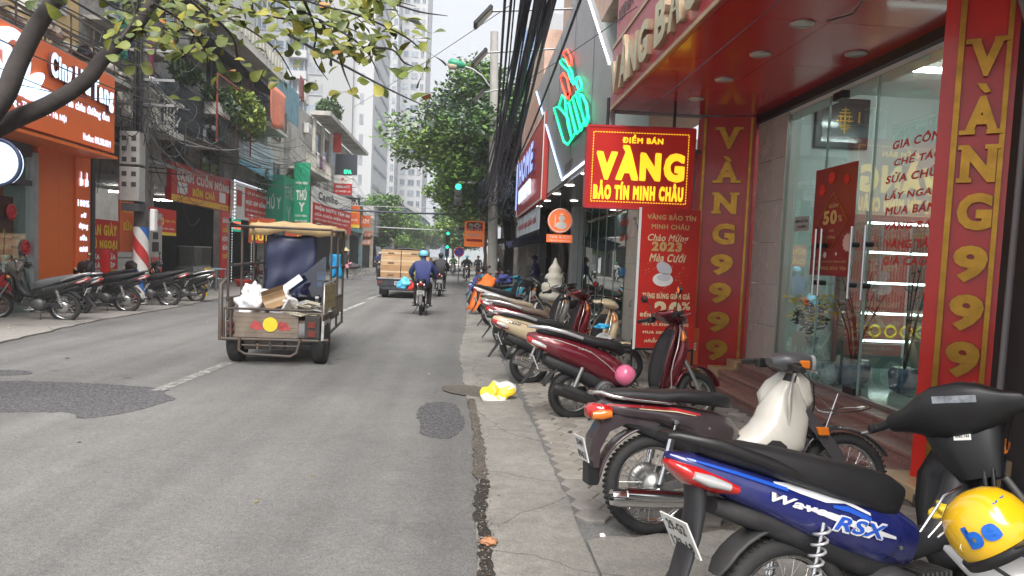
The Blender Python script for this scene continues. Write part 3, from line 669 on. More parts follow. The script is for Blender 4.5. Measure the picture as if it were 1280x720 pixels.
pillar((3.2, 9.9), (3.22, 9.72), (3.86, 9.5), .08, 3.59, [('V', 3.3), ('.', 3.02), ('A', 2.84), ('N', 2.42), ('G', 2.0), ('9', 1.58), ('9', 1.19), ('9', .79), ('9', .4)], .3, .29, 'red pillar board of gold VANG 9999 letters beside the standing banner')
put(MB().add([(3.865, 9.5, .08), (3.98, 9.61, .08), (3.98, 9.61, 3.59), (3.865, 9.5, 3.59), (3.9, 9.8, .08), (3.9, 9.8, 3.59)], [(0, 1, 2, 3), (1, 4, 5, 2)]), 'pillar_side', redb, shop)
p0, p1, p2 = at(1137, 600, Z=.08), at(1154, 604, Z=.08), at(1226, 617, Z=.08)
pillar(p0, p1, p2, .1, 3.59, [('V', 3.0), ('.', 2.8), ('A', 2.62), ('N', 2.3), ('G', 1.98), ('9', 1.63), ('9', 1.3), ('9', .98), ('9', .66)], .2, .25, 'nearest red pillar board of gold VANG 9999 letters, beside the street end of the steps')
t = thing('drain_pipe', 'grey pipe arching down the right of the nearest red pillar', 'pipe', (p2.x, p2.y, 0))
put(MB().tube([(p1.x+.05, p1.y-.12, 3.58), (p1.x+.25, p1.y-.2, 3.4), (p2.x-.02, p2.y-.12, 3.1), (p2.x+.02, p2.y-.08, 2.6), (p2.x+.03, p2.y-.05, .1)], .022, 8), 'pipe', mat('pipe_grey', (.22, .2, .2), rough=.5), t)
t = thing('soffit_cable', 'loose black cable drooping under the red canopy near the front', 'cable', (3, 5, 3.5))
put(MB().tube([at(*q) for q in ((995, -20, 2.6), (1015, 10, 2.7), (1070, 35, 2.8), (1130, 42, 2.95), (1165, 30, 3.1), (1180, 15, 3.25))] if False else [(2.3, 4.9, 3.59), (2.55, 4.75, 3.5), (2.8, 4.75, 3.42), (3.1, 4.9, 3.46), (3.3, 5.0, 3.57)], .008, 6), 'cable', blackp, t)
put(MB().tube([(2.9, 5.2, 3.59), (2.95, 5.5, 3.55), (2.9, 5.8, 3.59)], .006, 6), 'cable', blackp, t)
# ---- VANG double board
bx = thing('lightbox_sign', 'square red lightbox sign with yellow VÀNG lettering hanging from the canopy', 'sign', (2.17, 9.0, 2.2))
lbm = mat('lightbox_red', (.48, .015, .01), rough=.3, var=.12, scale=1.5, emit=.03, ecol=(1, .03, .015))
Ob = Vector((1.5, 9.02, 2.24)); Ub = Vector((1.36, -.06, .01)).normalized(); Vb = Vector((0, 0, 1)); Nb = Ub.cross(Vb)
def Pb(a, b_, d=0): return Ob+Ub*a+Vb*b_+Nb*d
W_, H_ = 1.36, 1.02
put(MB().add([Pb(0, 0, -.1), Pb(W_, 0, -.1), Pb(W_, H_, -.1), Pb(0, H_, -.1), Pb(0, 0), Pb(W_, 0), Pb(W_, H_), Pb(0, H_)], [(0, 3, 2, 1), (4, 5, 6, 7), (0, 1, 5, 4), (1, 2, 6, 5), (2, 3, 7, 6), (3, 0, 4, 7)]), 'panel', lbm, bx)
fb = MB()
for a, c in (((0, 0), (W_, 0)), ((W_, 0), (W_, H_)), ((W_, H_), (0, H_)), ((0, H_), (0, 0))): fb.bar(Pb(*a, -.05), Pb(*c, -.05), .12, .025, upv=(0, 0, 1) if a[1] == c[1] else (1, 0, 0))
put(fb, 'frame', mat('frame_red', (.5, .03, .04), rough=.3), bx)
db = MB()
def dash(a0, b0, a1, b1):
 L_ = math.hypot(a1-a0, b1-b0); n = int(L_/.034)
 for k in range(n):
  f0 = k/n; f1 = (k+.62)/n; p, q = Pb(a0+(a1-a0)*f0, b0+(b1-b0)*f0, .003), Pb(a0+(a1-a0)*f1, b0+(b1-b0)*f1, .003); db.bar(p, q, .01, .004, upv=(0, -1, 0))
m_ = .075
dash(m_, m_, W_-m_, m_); dash(W_-m_, m_, W_-m_, H_-m_); dash(W_-m_, H_-m_, m_, H_-m_); dash(m_, H_-m_, m_, m_)
put(db, 'dashed_border', yel_e, bx)
for s, a0, a1, b0, b1, bo in (('ĐIỂM BÁN', .44, .96, .815, .925, .05), ('VÀNG', .12, 1.25, .345, .79, .07), ('BẢO TÍN MINH CHÂU', .1, 1.25, .1, .345, .08)):
 wletters(s, Pb(a0, b0, .003), Ub, Vb, a1-a0, b1-b0, yel_e, bx, bold=bo, depth=.004)
put(MB().cyl(Pb(.25, H_, -.05), Pb(.25, H_+.36, -.05), .02, n=8).cyl(Pb(1.1, H_, -.05), Pb(1.1, H_+.36, -.05), .02, n=8), 'hanger', dark, bx)
# ---- standing banner
bn = thing('standing_banner', 'tall red wedding season banner with a 20 percent offer on a black stand', 'banner', (2.6, 8.7, 0))
Ob = Vector((2.16, 8.72, .5)); Ub = Vector((.8, .02, 0)).normalized(); Nb = Ub.cross(Vb); W_, H_ = .76, 1.74
banr = mat('banner_red', (.55, .02, .012), rough=.4, var=.22, scale=1.2)
put(MB().add([Pb(0, 0, -.012), Pb(W_, 0, -.012), Pb(W_, H_, -.012), Pb(0, H_, -.012), Pb(0, 0), Pb(W_, 0), Pb(W_, H_), Pb(0, H_)], [(0, 3, 2, 1), (4, 5, 6, 7), (0, 1, 5, 4), (1, 2, 6, 5), (2, 3, 7, 6), (3, 0, 4, 7)]), 'panel', banr, bn)
put(MB().bar(Pb(-.008, -.02), Pb(-.008, H_), .016, .03), 'white_edge', whitep, bn)
cream = mat('print_cream', (.78, .62, .38), rough=.5)
for s, a0, a1, b0, b1, m, bo, sh in (('VÀNG BẢO TÍN', .08, .7, 1.6, 1.68, dgold, .03, 0), ('MINH CHÂU', .14, .62, 1.485, 1.56, dgold, .03, 0), ('Chào Mừng', .1, .62, 1.31, 1.43, cream, .02, .3), ('2023', .15, .54, 1.21, 1.33, dgold, .06, .05), ('Mùa Cưới', .13, .6, 1.08, 1.19, cream, .03, .3),
 ('TƯNG BỪNG GIẢM GIÁ', .07, .68, .62, .71, cream, .05, 0), ('ĐẾN', .05, .19, .39, .46, cream, .05, 0), ('20', .23, .58, .36, .59, cream, .05, 0), ('%', .58, .69, .49, .59, cream, .02, 0), ('TẤT CẢ KHÁCH HÀNG', .08, .68, .28, .34, cream, .04, 0), ('MUA NHẪN CƯỚI', .1, .66, .18, .235, cream, .04, 0), ('nhẫn cưới xinh', .12, .68, .07, .13, cream, .02, .3), ('như ý', .38, .6, .0, .05, cream, .02, .3)):
 wletters(s, Pb(a0, b0, .001), Ub, Vb, a1-a0, b1-b0, m, bn, bold=bo, depth=.002, shear=sh)
rb = mat('ring_box_grey', (.6, .58, .62), rough=.4, var=.1)
for nm, ca, cb, ra, rbb, m in (('ring_box_lid', .33, 1.0, .1, .08, rb), ('ring_box', .32, .86, .13, .085, whi), ('ring_box_well', .33, .885, .09, .04, rb)):
 k = .006 if nm == 'ring_box_well' else .003
 put(MB().add([Pb(ca+ra*math.cos(R(a)), cb+rbb*math.sin(R(a))-.25*ra*math.cos(R(a))*(nm == 'ring_box_lid'), k) for a in range(0, 360, 18)], [tuple(range(20))]), nm, m, bn, fix=False)
b = MB(); r = random.Random(2)
for k in range(60):
 a = r.uniform(0, 6.28); rr_ = r.uniform(.17, .32); c = Vector((.33+rr_*math.cos(a)*.95, .93+rr_*math.sin(a)*.6)); s = r.uniform(.002, .006)
 if .04 < c.x < .72: b.add([Pb(c.x-s, c.y, .002), Pb(c.x, c.y-s, .002), Pb(c.x+s, c.y, .002), Pb(c.x, c.y+s, .002)], [(0, 1, 2, 3)])
put(b, 'printed_sparkles', cream, bn, fix=False)
put(MB().bar(Pb(-.02, -.5, -.03), Pb(-.02, .1, -.03), .025).bar(Pb(W_, -.5, -.03), Pb(W_, .1, -.03), .025).bar(Pb(-.02, -.48, -.03), Pb(-.02, -.48, .35), .025).bar(Pb(W_, -.48, -.03), Pb(W_, -.48, .35), .025).bar(Pb(0, -.02, -.03), Pb(W_, -.02, -.03), .025), 'stand', dark, bn)
t, P, slab = board('small_poster', 'small orange red notice low between the banner and the pillar', 'poster', (2.95, 9.55, .2), (1, -.2, 0), .3, .5, .01, porange, lines=[('SALE', .1, .9, .4, .6, whi, .05)])
# - grey building with neon
neo_g = mat('neon_green', (.05, .9, .45), emit=.8, var=0, ecol=(.01, .75, .3)); neo_r = mat('neon_red', (1, .12, .08), emit=.9, var=0, ecol=(1, .06, .03))
gpan = mat('grey_acm', (.3, .3, .31), rough=.35, var=.06, scale=1.5, dirt=.15, dcol=(.12, .12, .12), spec=.5)
bib = thing('grey_shop', 'grey panelled shop with a slanting fascia and a downlit soffit beyond the gold shop', 'shop', (3.2, 15, 0))
poly = [(9.72, 3.16), (14.26, 3.16), (20.7, 6.38), (12.6, 6.38), (9.72, 4.16)]
put(MB().prism(poly, 1.9, 1.98, plane='yz'), 'fascia_panel', gpan, bib)
jt = MB()
for y, z0, z1 in ((11.2, 3.17, 5.28), (13.3, 3.17, 6.37), (15.4, 3.8, 6.37), (17.5, 4.8, 6.37)): jt.box(1.896, 1.899, y, y+.012, z0, z1)
put(jt, 'panel_joint', dark, bib)
def ledline(a, b_, m, par, n, nm='led_strip'):
 q = MB()
 for k in range(n):
  p = Vector(a).lerp(Vector(b_), (k+.5)/n); q.box(p.x-.015, p.x+.008, p.y-.016, p.y+.016, p.z-.02, p.z+.02)
 return put(q, nm, m, par)
ledline((1.885, 14.3, 3.2), (1.885, 20.65, 6.36), led_b, bib, 64); ledline((1.885, 12.55, 6.36), (1.885, 9.8, 4.24), led_w, bib, 34)
for o in bib.children:
 if o.name.startswith('led_strip'): o['kind'] = 'stuff'
put(MB().bar((1.885, 9.8, 3.15), (1.885, 14.2, 3.15), .03, .03), 'led_strip', mat('led_soft', (.8, .85, 1), emit=1.2, var=0), bib)
pale = mat('pale_green_wall', (.5, .58, .56), rough=.5, var=.06)
put(MB().box(2.0, 3.6, 14.3, 17.5, 3.2, 6.3).box(2.0, 2.05, 17.5, 20.7, 3.2, 6.3), 'side_wall', pale, bib)
put(MB().box(1.99, 3.7, 9.75, 22, 3.1, 3.15), 'soffit', mat('soffit_grey', (.17, .17, .175), rough=.22, var=.05), bib)
for x, y in ((2.1, 12.6), (2.1, 14.6), (2.1, 16.6), (2.7, 13.6), (2.75, 15.6), (2.1, 18.6), (2.75, 18.2), (2.1, 20.6)):
 put(MB().lathe([(.0, 3.09), (.085, 3.09), (.1, 3.099)], (x, y, 0), n=16), 'downlight', mat('downlight_glow', (1, .98, .92), emit=4, var=0), bib)
wtile = mat('scribbled_tile', (.55, .53, .47), rough=.4, var=.1, scale=5, dirt=.25, dcol=(.3, .27, .22))
for k in range(6):
 for j in range(4):
  y = 10.2+j*.95; put(MB().box(3.2, 3.25, y, y+.94, .05+k*.5, .05+k*.5+.494), 'wall_tile', wtile, bib)
put(MB().box(3.255, 3.6, 9.9, 21, 0, 3.1), 'wall', mat('olive_door', (.22, .2, .16), rough=.5, dirt=.3), bib)
gm2 = glass_mat('pale_glass', (.75, .9, .86), refl=.25)
put(MB().box(3.3, 3.34, 14, 20.9, .1, 3.1), 'frosted_backing', mat('frosted', (.42, .55, .52), rough=.3, var=.08, scale=2), bib)
for k in range(6):
 y = 14.05+k*.98; put(MB().box(3.19, 3.2, y, y+.96, .1, 3.1), 'glass_pane', gm2, bib); put(MB().box(3.18, 3.215, y+.962, y+.978, .1, 3.1), 'mullion', fr, bib)
put(MB().box(3.05, 3.3, 19.98, 20.6, 0, 3.1), 'column', mat('column_white', (.55, .6, .6), rough=.4), bib)
scr = MB(); r = random.Random(21)
for k in range(26):
 y = r.uniform(10.3, 13.8); z = r.uniform(.4, 2.9); p = Vector((3.196, y, z))
 pts = [p+Vector((0, r.uniform(-.14, .14), r.uniform(-.1, .1))) for _ in range(5)]; scr.tube(pts, .005, 4)
put(scr, 'scribbles', pblack, bib)
for y, z, s, m in ((14.3, 2.0, 'GIẢM GIÁ', pred), (14.3, 2.3, 'TRÀ SỮA', pred), (14.35, 1.3, 'KEM', mat('print_blue', (.05, .3, .6)))):
 wletters(s, (3.188, y+.25, z), (0, -1, 0), (0, 0, 1), .7, .16, m, bib, bold=.05, depth=.001)
neon = thing('neon_logo', 'green and red neon fruit logo with outlined letters on grey fascia', 'sign', (1.88, 12.8, 4.2))
backn = mat('backing_green', (.02, .12, .08), rough=.4)  # dark green board behind the neon tubes
def NP(px, py, d=0): p = at(px, py, X=1.84-d); return p
def neonloop(pts, m, closed=True, r_=.022):
 P3 = [NP(*p) for p in pts]; put(MB().tube(P3, r_, 6, closed=closed, cap=not closed), 'neon_tube', m, neon)
 return P3
def z5(x, y): return (660+x/4.8, 40+y/4.8)
sh = lambda L_: [z5(*q) for q in L_]
for pts in ([(155, 455), (180, 450), (205, 475), (240, 520), (262, 640), (240, 675), (215, 660), (185, 560)],
   [(185, 445), (205, 380), (222, 400), (232, 470), (225, 500)],
   [(222, 430), (245, 425), (285, 600), (262, 640), (240, 560)],
   [(245, 420), (268, 400), (315, 585), (292, 610), (262, 500)],
   [(268, 395), (290, 375), (300, 420), (318, 470), (308, 380), (330, 385), (350, 440), (362, 520), (350, 560), (330, 550), (318, 590), (296, 500)],
   [(290, 360), (320, 375), (352, 430), (358, 500), (345, 562)],
   [(190, 175), (205, 160), (235, 185), (262, 240), (275, 315), (262, 300), (240, 235), (205, 200)],
   [(288, 278), (305, 270), (322, 310), (320, 350), (305, 350), (292, 315)]):
 neonloop(sh(pts), neo_g)
for pts in ([(205, 125), (235, 108), (258, 150), (262, 200), (245, 195), (225, 150)], [(196, 270), (212, 248), (235, 280), (252, 360), (245, 402), (228, 385), (205, 320)]):
 neonloop(sh(pts), neo_r)
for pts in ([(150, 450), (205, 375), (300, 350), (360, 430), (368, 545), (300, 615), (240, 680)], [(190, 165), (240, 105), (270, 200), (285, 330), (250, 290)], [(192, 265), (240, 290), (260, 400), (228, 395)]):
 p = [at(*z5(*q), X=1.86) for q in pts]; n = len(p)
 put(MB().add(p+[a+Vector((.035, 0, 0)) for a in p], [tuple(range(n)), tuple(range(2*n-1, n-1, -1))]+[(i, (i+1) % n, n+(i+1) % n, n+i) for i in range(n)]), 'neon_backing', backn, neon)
wletters('DESSERT', (1.893, 13.9, 3.25), (0, -1, 0), (0, 0, 1), 1.0, .16, mat('small_print', (.12, .1, .1)), bib, bold=.03, depth=.003)
wletters('SINCE', (1.893, 16.3, 4.7), (0, -1, 0), (0, 0, 1), .7, .12, mat('small_print_red', (.3, .08, .08)), bib, bold=.03, depth=.003)
t, P, slab = board('home_sign', 'tall red signboard with blue lit letters HOME beyond the grey fascia', 'sign', (1.86, 26.2, 3.05), (0, -1, 0), 8.5, 2.15, .12, mat('sign_red2', (.55, .06, .05), rough=.4, var=.08), lines=[], frame_w=.04, frame_m=whitep)
for s, a0, a1, b0, b1 in (('l', .05, .14, .1, .86), ('HOME', .2, .78, .44, .82)):
 wletters(s, P(a0, b0, .06), (0, -1, 0), (0, 0, 1), (a1-a0)*8.5, (b1-b0)*2.15, mat('letter_blue_white', (.5, .6, .95), rough=.4, emit=.3, ecol=(.4, .5, 1)), t, bold=.06, depth=.03, side=mat('letter_navy', (.03, .04, .2)))
wletters('INTERIOR', P(.24, .16, .06), (0, -1, 0), (0, 0, 1), 4.2, .45, mat('letter_cyan_white', (.7, .85, .95), emit=.3), t, bold=.05, depth=.05)
t, P, slab = board('hanging_banner', 'pale blue and pink strip banner hanging under the red HOME sign', 'banner', (1.9, 26, 2.35), (0, -1, 0), 7.6, .62, .01, mat('banner_pale', (.6, .72, .8), var=.3, scale=1.5), lines=[('KHUYẾN MẠI GIẢM GIÁ', .05, .9, .25, .75, pred, .04)])
put(MB().box(2.0, 3.6, 21, 27, 3.2, 6.5), 'upper_wall', mat('peach_wall', (.55, .33, .25), rough=.7, var=.12), bib)
put(MB().box(2.6, 8, 9.8, 20.9, 6.45, 9.5).box(2.1, 8, 20.9, 27, 6.5, 8.2), 'upper_storey', mat('salmon_wall', (.6, .42, .34), rough=.8, var=.12, dirt=.2), bib)
wf = MB()
for y in (10.8, 13.2, 15.6, 18): wf.box(2.57, 2.6, y, y+1.1, 7.2, 8.6)
put(wf, 'window', mat('window_dark', (.05, .06, .07), rough=.1), bib)
for q, (y, z, x1, zz) in enumerate(((12.6, 6.02, .45, 0), (15.2, 6.0, .35, 0), (21.0, 6.6, .45, 0))):
 pass
for q, (a, c) in enumerate((((716, 11), (612, 14)), ((695, 61), (606, 66)), ((668, 103), (603, 116)))):
 p = at(*a, X=1.92); e = at(*c, Y=p.y)
 t = thing('floodlight', ('uppermost black floodlight on a long arm over the street', 'middle black floodlight on an arm in front of the lamp post', 'lowest black floodlight on an arm near the tree crown')[q], 'floodlight', p, 0, 'floodlights on long wall arms')
 put(MB().tube([p, e], .022, 6), 'arm', mat('galv', (.3, .3, .31), rough=.4, metal=.6), t)
 M = Matrix.Translation(e+Vector((-.12, 0, -.12))) @ Matrix.Rotation(R(-48), 4, 'Y')
 put(MB().box(-.24, .24, -.18, .18, -.035, .035, M=M), 'lamp_head', dark, t, bevel=.01)
 put(MB().box(-.2, .2, -.15, .15, -.045, -.036, M=M), 'lens', mat('lamp_lens', (.55, .55, .52)), t)
 put(MB().tube([e, e+Vector((0, 0, .1))], .03, 6), 'joint', dark, t)
c = at(700, 276, Y=15.5)
t = thing('round_sign', 'round orange snowman sign with a small plate hanging under the soffit', 'sign', c)
put(MB().lathe([(.0, -.04), (.27, -.04), (.27, .04), (0, .04)], c, ax='y', n=32, smooth=False), 'disc', mat('orange_face', (.8, .16, .05), rough=.4, emit=.2, ecol=(1, .2, .05)), t)
put(MB().torus(c+Vector((0, -.04, 0)), .25, .014, ax='y', n=32, k=6), 'white_rim', whitep, t)
sw = MB()
for dx, dz, rx, rz_ in ((.03, -.1, .12, .085), (.03, .05, .07, .065), (.03, .14, .04, .02)): sw.add([c+Vector((dx+rx*math.cos(R(a)), -.046, dz+rz_*math.sin(R(a)))) for a in range(0, 360, 20)], [tuple(range(18))])
sw.box(c.x-.12, c.x-.1, c.y-.047, c.y-.045, c.z-.14, c.z+.12)
put(sw, 'snowman_print', whi, t, fix=False)
put(MB().box(c.x-.28, c.x+.28, c.y-.03, c.y+.03, c.z-.47, c.z-.3), 'name_plate', mat('orange_face', (.8, .16, .05)), t)
wletters('TEA & ICE', (c.x-.22, c.y-.035, c.z-.38), (1, 0, 0), (0, 0, 1), .44, .055, whi, t, depth=.002); wletters('TRÀ SỮA KEM TƯƠI', (c.x-.22, c.y-.035, c.z-.45), (1, 0, 0), (0, 0, 1), .44, .045, whi, t, depth=.002)
put(MB().cyl(c+Vector((0, 0, .27)), (c.x, c.y, 3.1), .015, n=6), 'hanger', dark, t)
c = at(693, 356, Y=17)
t = thing('ice_cream_figure', 'large white soft ice cream swirl figure standing by the glass shop', 'figure', (c.x, c.y, 0))
pr = []; hh = [0, .1, .2, .3, .42, .54, .66, .78, .9, 1.0]
rings_ = [(.24, .55), (.42, .62), (.46, .72), (.36, .8), (.4, .88), (.38, .98), (.28, 1.04), (.31, 1.12), (.27, 1.2), (.18, 1.26), (.2, 1.33), (.15, 1.4), (.08, 1.48), (.015, 1.62)]
sc_ = .8
put(MB().lathe([(r_*sc_, z) for r_, z in rings_], (c.x, c.y, 0), n=24), 'swirl', mat('ice_cream_white', (.7, .67, .56), rough=.5, var=.05), t)
put(MB().lathe([(.12, .0), (.14, .02), (.26, .56)], (c.x, c.y, 0), n=20), 'cone', mat('cone_brown', (.5, .3, .12), rough=.6, var=.2, scale=14), t)
# - motorbikes
rubber = mat('tyre_rubber', (.022, .022, .023), rough=.75, var=.2, scale=8, bump=.3, bscale=120, dirt=.35, dcol=(.09, .08, .07), dscale=5)
chrome = mat('chrome', (.72, .72, .72), rough=.12, metal=1, var=.05, dirt=.2, dcol=(.2, .17, .14), dscale=6)
alloy = mat('alloy', (.42, .42, .41), rough=.38, metal=.85, var=.15, scale=9, dirt=.35, dcol=(.1, .09, .08), dscale=8)
engm = mat('engine_grey', (.14, .14, .14), rough=.5, metal=.6, var=.2, scale=10, dirt=.4, dcol=(.05, .045, .04), dscale=7)
seatm = mat('seat_vinyl', (.014, .014, .016), rough=.48, var=.15, scale=6, bump=.25, bscale=350)
plast = mat('grey_black_plastic', (.022, .022, .025), rough=.5, var=.15, scale=6, bump=.08, bscale=300, dirt=.3, dcol=(.12, .11, .1), dscale=3)
tailr = mat('tail_lens', (.5, .012, .01), rough=.12, coat=1, var=.1)
amber = mat('amber_lens', (.75, .2, .02), rough=.15, coat=.8, var=.1)
clearl = mat('clear_lens', (.6, .6, .6), rough=.08, coat=1, metal=.3, var=.1)
platew = mat('plate_white', (.7, .7, .68), rough=.4, var=.06, dirt=.2)
mirr = mat('mirror_glass', (.6, .65, .7), rough=.04, metal=1, var=0)
def paint(name, col, **k): return mat(name, col, rough=.22, coat=.8, var=.06, dirt=k.get('dirt', .15), dcol=(.2, .18, .16), dscale=4, metal=k.get('metal', .15))
def wheel(par, cx, rad, tr, spoke, M=None, steer=None, detail=True, disc=False, rimm=None):
 w_ = bpy.data.objects.new('wheel', None); COL.objects.link(w_); w_.parent = par; w_.location = (cx, 0, rad)
 if steer: w_.matrix_local = steer @ Matrix.Translation((cx, 0, rad))
 b = MB(); prof = []
 n = 40; k = 12
 rings = []
 for i in range(n):
  a = 2*math.pi*i/n; ring = []
  for j in range(k):
   t = 2*math.pi*j/k; rr_ = rad-tr+tr*math.cos(t)*(1.0 if math.cos(t) > 0 else .8); h = tr*.92*math.sin(t)
   ring.append(Vector((rr_*math.cos(a), h, rr_*math.sin(a))))
  rings.append(ring)
 b.rings(rings, 0, True, False, True)
 if detail:
  for i in range(56):
   a = 2*math.pi*i/56
   for s in (-1, 1):
    M_ = Matrix.Rotation(-a-(s*.03), 4, 'Y') @ Matrix.Translation((rad-.0015, s*tr*.36, 0)) @ Matrix.Rotation(s*.5, 4, 'X')
    b.box(-.004, .003, -tr*.3, tr*.3, -.006, .006, M=M_)
 b.build('tyre', rubber, w_)
 ri = rad-2*tr*.86
 b = MB()
 b.lathe([(ri+.012, -tr*.55), (ri-.006, -tr*.5), (ri-.008, -tr*.2), (ri-.014, 0), (ri-.008, tr*.2), (ri-.006, tr*.5), (ri+.012, tr*.55), (ri+.02, tr*.5), (ri+.02, -tr*.5)], ax='y', n=36, cap=False)
 b.build('rim', rimm or chrome, w_)
 b = MB()
 if spoke:
  for i in range(18):
   for s in (-1, 1):
    a = 2*math.pi*(i+.25*s)/18; a2 = a+s*.35*(1 if i % 2 else -1)
    b.tube([(.045*math.cos(a2), s*.032, .045*math.sin(a2)), ((ri-.01)*math.cos(a), 0, (ri-.01)*math.sin(a))], .0016 if detail else .0022, 4)
  so_ = b.build('spokes', chrome, w_); so_['kind'] = 'stuff'
 else:
  for i in range(5):
   a = 2*math.pi*i/5; c = Vector((math.cos(a), 0, math.sin(a))); t = Vector((-c.z, 0, c.x))
   bb = MB()
   for s in (-.3, .3): bb.bar(c*.04+t*.01*s, c*(ri-.005)+t*.07*s, .02, .026, upv=(0, 1, 0))
   bb.build('wheel_spoke', rimm or alloy, w_)
 b = MB().lathe([(.02, -.07), (.045, -.06), (.05, -.03), (.03, -.02), (.03, .02), (.05, .03), (.055, .06), (.02, .07)] if not spoke else [(.02, -.07), (.07, -.055), (.075, -.02), (.045, -.012), (.045, .03), (.07, .04), (.02, .06)], ax='y', n=24)
 b.build('hub', alloy, w_)
 if disc: MB().lathe([(.05, .062), (.1, .062), (.1, .067), (.05, .067)], ax='y', n=30).build('brake_disc', chrome, w_)
 return w_
def arcf(cx, cz, r0, a0, a1, hw, hh, n=12):
 """stations of a mudguard arc"""
 st = []
 for i in range(n+1):
  a = R(a0+(a1-a0)*i/n); e = 1 if 0 < i < n else .6
  st.append((cx+r0*math.cos(a), cz+r0*math.sin(a), hw*e, hh))
 return st
def side_y(st, x, z, e=2.4):
 s = sorted(st, key=lambda q: q[0])
 for i in range(len(s)-1):
  if s[i][0] <= x <= s[i+1][0]:
   f = (x-s[i][0])/max(1e-6, s[i+1][0]-s[i][0]); zc = s[i][1]+(s[i+1][1]-s[i][1])*f; hw = s[i][2]+(s[i+1][2]-s[i][2])*f; hh = s[i][3]+(s[i+1][3]-s[i][3])*f
   v = min(.98, abs(z-zc)/hh); return hw*(1-v**e)**(1/e)
 return s[0][2] if x < s[0][0] else s[-1][2]
def decal(name, st, poly_or_text, m, par, side=-1, off=.003, box=None, bold=.02, shear=.2, e=2.4, sub=6):
 """print that follows the body side; polygon in xz or text in box (x0,z0,x1,z1)"""
 b = MB()
 if box:
  vs, fs = glyphs(poly_or_text, bold, shear); x0 = min(v.x for v in vs); x1 = max(v.x for v in vs); y0 = min(v.y for v in vs); y1 = max(v.y for v in vs)
  bx0, bz0, bx1, bz1 = box[:4]; sl = box[4] if len(box) > 4 else 0
  P = []
  for v in vs:
   fx = (v.x-x0)/(x1-x0); x = bx0+(bx1-bx0)*fx; z = bz0+(bz1-bz0)*(v.y-y0)/(y1-y0)+sl*fx
   P.append((x, side*(side_y(st, x, z, e)+off+v.z*.03), z))
  b.add(P, fs)
 else:
  rows = []
  pl = poly_or_text
  for i in range(len(pl)-1):
   for k in range(sub):
    f = k/sub; rows.append([pl[i][j]+(pl[i+1][j]-pl[i][j])*f for j in range(3)])
  rows.append(list(pl[-1])); P = []; nn = 3
  for x, z0, z1 in rows:
   for k in range(nn+1):
    z = z0+(z1-z0)*k/nn; P.append((x, side*(side_y(st, x, z, e)+off), z))
  fs = [(i*(nn+1)+k, (i+1)*(nn+1)+k, (i+1)*(nn+1)+k+1, i*(nn+1)+k+1) for i in range(len(rows)-1) for k in range(nn)]
  b.add(P, fs)
 return b.build(name, m, par, fix=False)
def shield(name, prof, m, par, th=.012, back=1.6, n=10, holes=None):
 """leg shield: prof = [(z, x at the middle, half width)]"""
 outer = []; inner = []
 k = len(prof)
 for z, x, w_ in prof:
  for j in range(n+1):
   y = w_*(2*j/n-1); xx_ = x-back*abs(y)**1.7
   outer.append(Vector((xx_, y, z))); inner.append(Vector((xx_-th, y*.985, z)))
 N_ = (n+1)*k; fs = []
 for i in range(k-1):
  for j in range(n):
   a = i*(n+1)+j; fs.append((a, a+1, a+n+2, a+n+1)); fs.append((N_+a, N_+a+n+1, N_+a+n+2, N_+a+1))
 rim = [i for i in range(n+1)]+[i*(n+1)+n for i in range(1, k)]+[(k-1)*(n+1)+j for j in range(n-1, -1, -1)]+[i*(n+1) for i in range(k-2, 0, -1)]
 for i in range(len(rim)): a, c = rim[i], rim[(i+1) % len(rim)]; fs.append((a, c, N_+c, N_+a))
 return MB().add(outer+inner, fs, 0, True).build(name, m, par)
def plate(par, x, z, tilt, lines=('29-G2', '132.18'), detail=True, bg_=None):
 M = Matrix.Translation((x, 0, z)) @ Matrix.Rotation(R(tilt), 4, 'Y')
 o = MB().box(-.003, .003, -.095, .095, -.07, .07, M=M).build('number_plate', bg_ or platew, par)
 if detail:
  Rm = M.to_3x3()
  for i, s in enumerate(lines):
   wd = .13 if i == 0 else .15
   c = M @ Vector((-.0035, wd/2, .012 if i == 0 else -.055))
   q = letters(s, c, Rm @ Vector((0, -1, 0)), Rm @ Vector((0, 0, 1)), wd, .042, pblack, o, depth=.001, bold=.03)
 return o
BIKEG = 'motorbikes parked along the street'
STEER_AX = Vector((-.44, 0, .9)).normalized()
def steer_m(deg, px=1.0, pz=.9):
 return Matrix.Translation((px, 0, pz)) @ Matrix.Rotation(R(deg), 4, STEER_AX) @ Matrix.Translation((-px, 0, -pz))
def place(root, x, y, head, lean):
 root.location = (x, y, -.012); root.rotation_euler = (R(-lean), 0, R(head))
def mirror(b_arm, x, y, z, M, par, side, m=None):
 P0, P1 = M @ Vector((x, y, z)), M @ Vector((x-.02, y+side*.1, z+.2))
 MB().tube([P0, M @ Vector((x, y+side*.03, z+.12)), P1], .006, 6).build('mirror_stem', dark, par)
 mm_ = MB().loft([(-.012, 0, .02, .015), (-.008, 0, .06, .04), (.008, 0, .055, .036), (.02, 0, .03, .02)], n=16)
 T = Matrix.Translation(P1) @ Matrix.Rotation(R(10*side), 4, 'Z')
 mm_.v = [tuple(T @ Vector(v)) for v in mm_.v]
 o = mm_.build('mirror', m or dark, par)
 g_ = MB().loft([(-.016, 0, .05, .032), (-.0135, 0, .05, .032)], n=16); g_.v = [tuple(T @ Vector(v)) for v in g_.v]
 g_.build('mirror_glass', mirr, o)
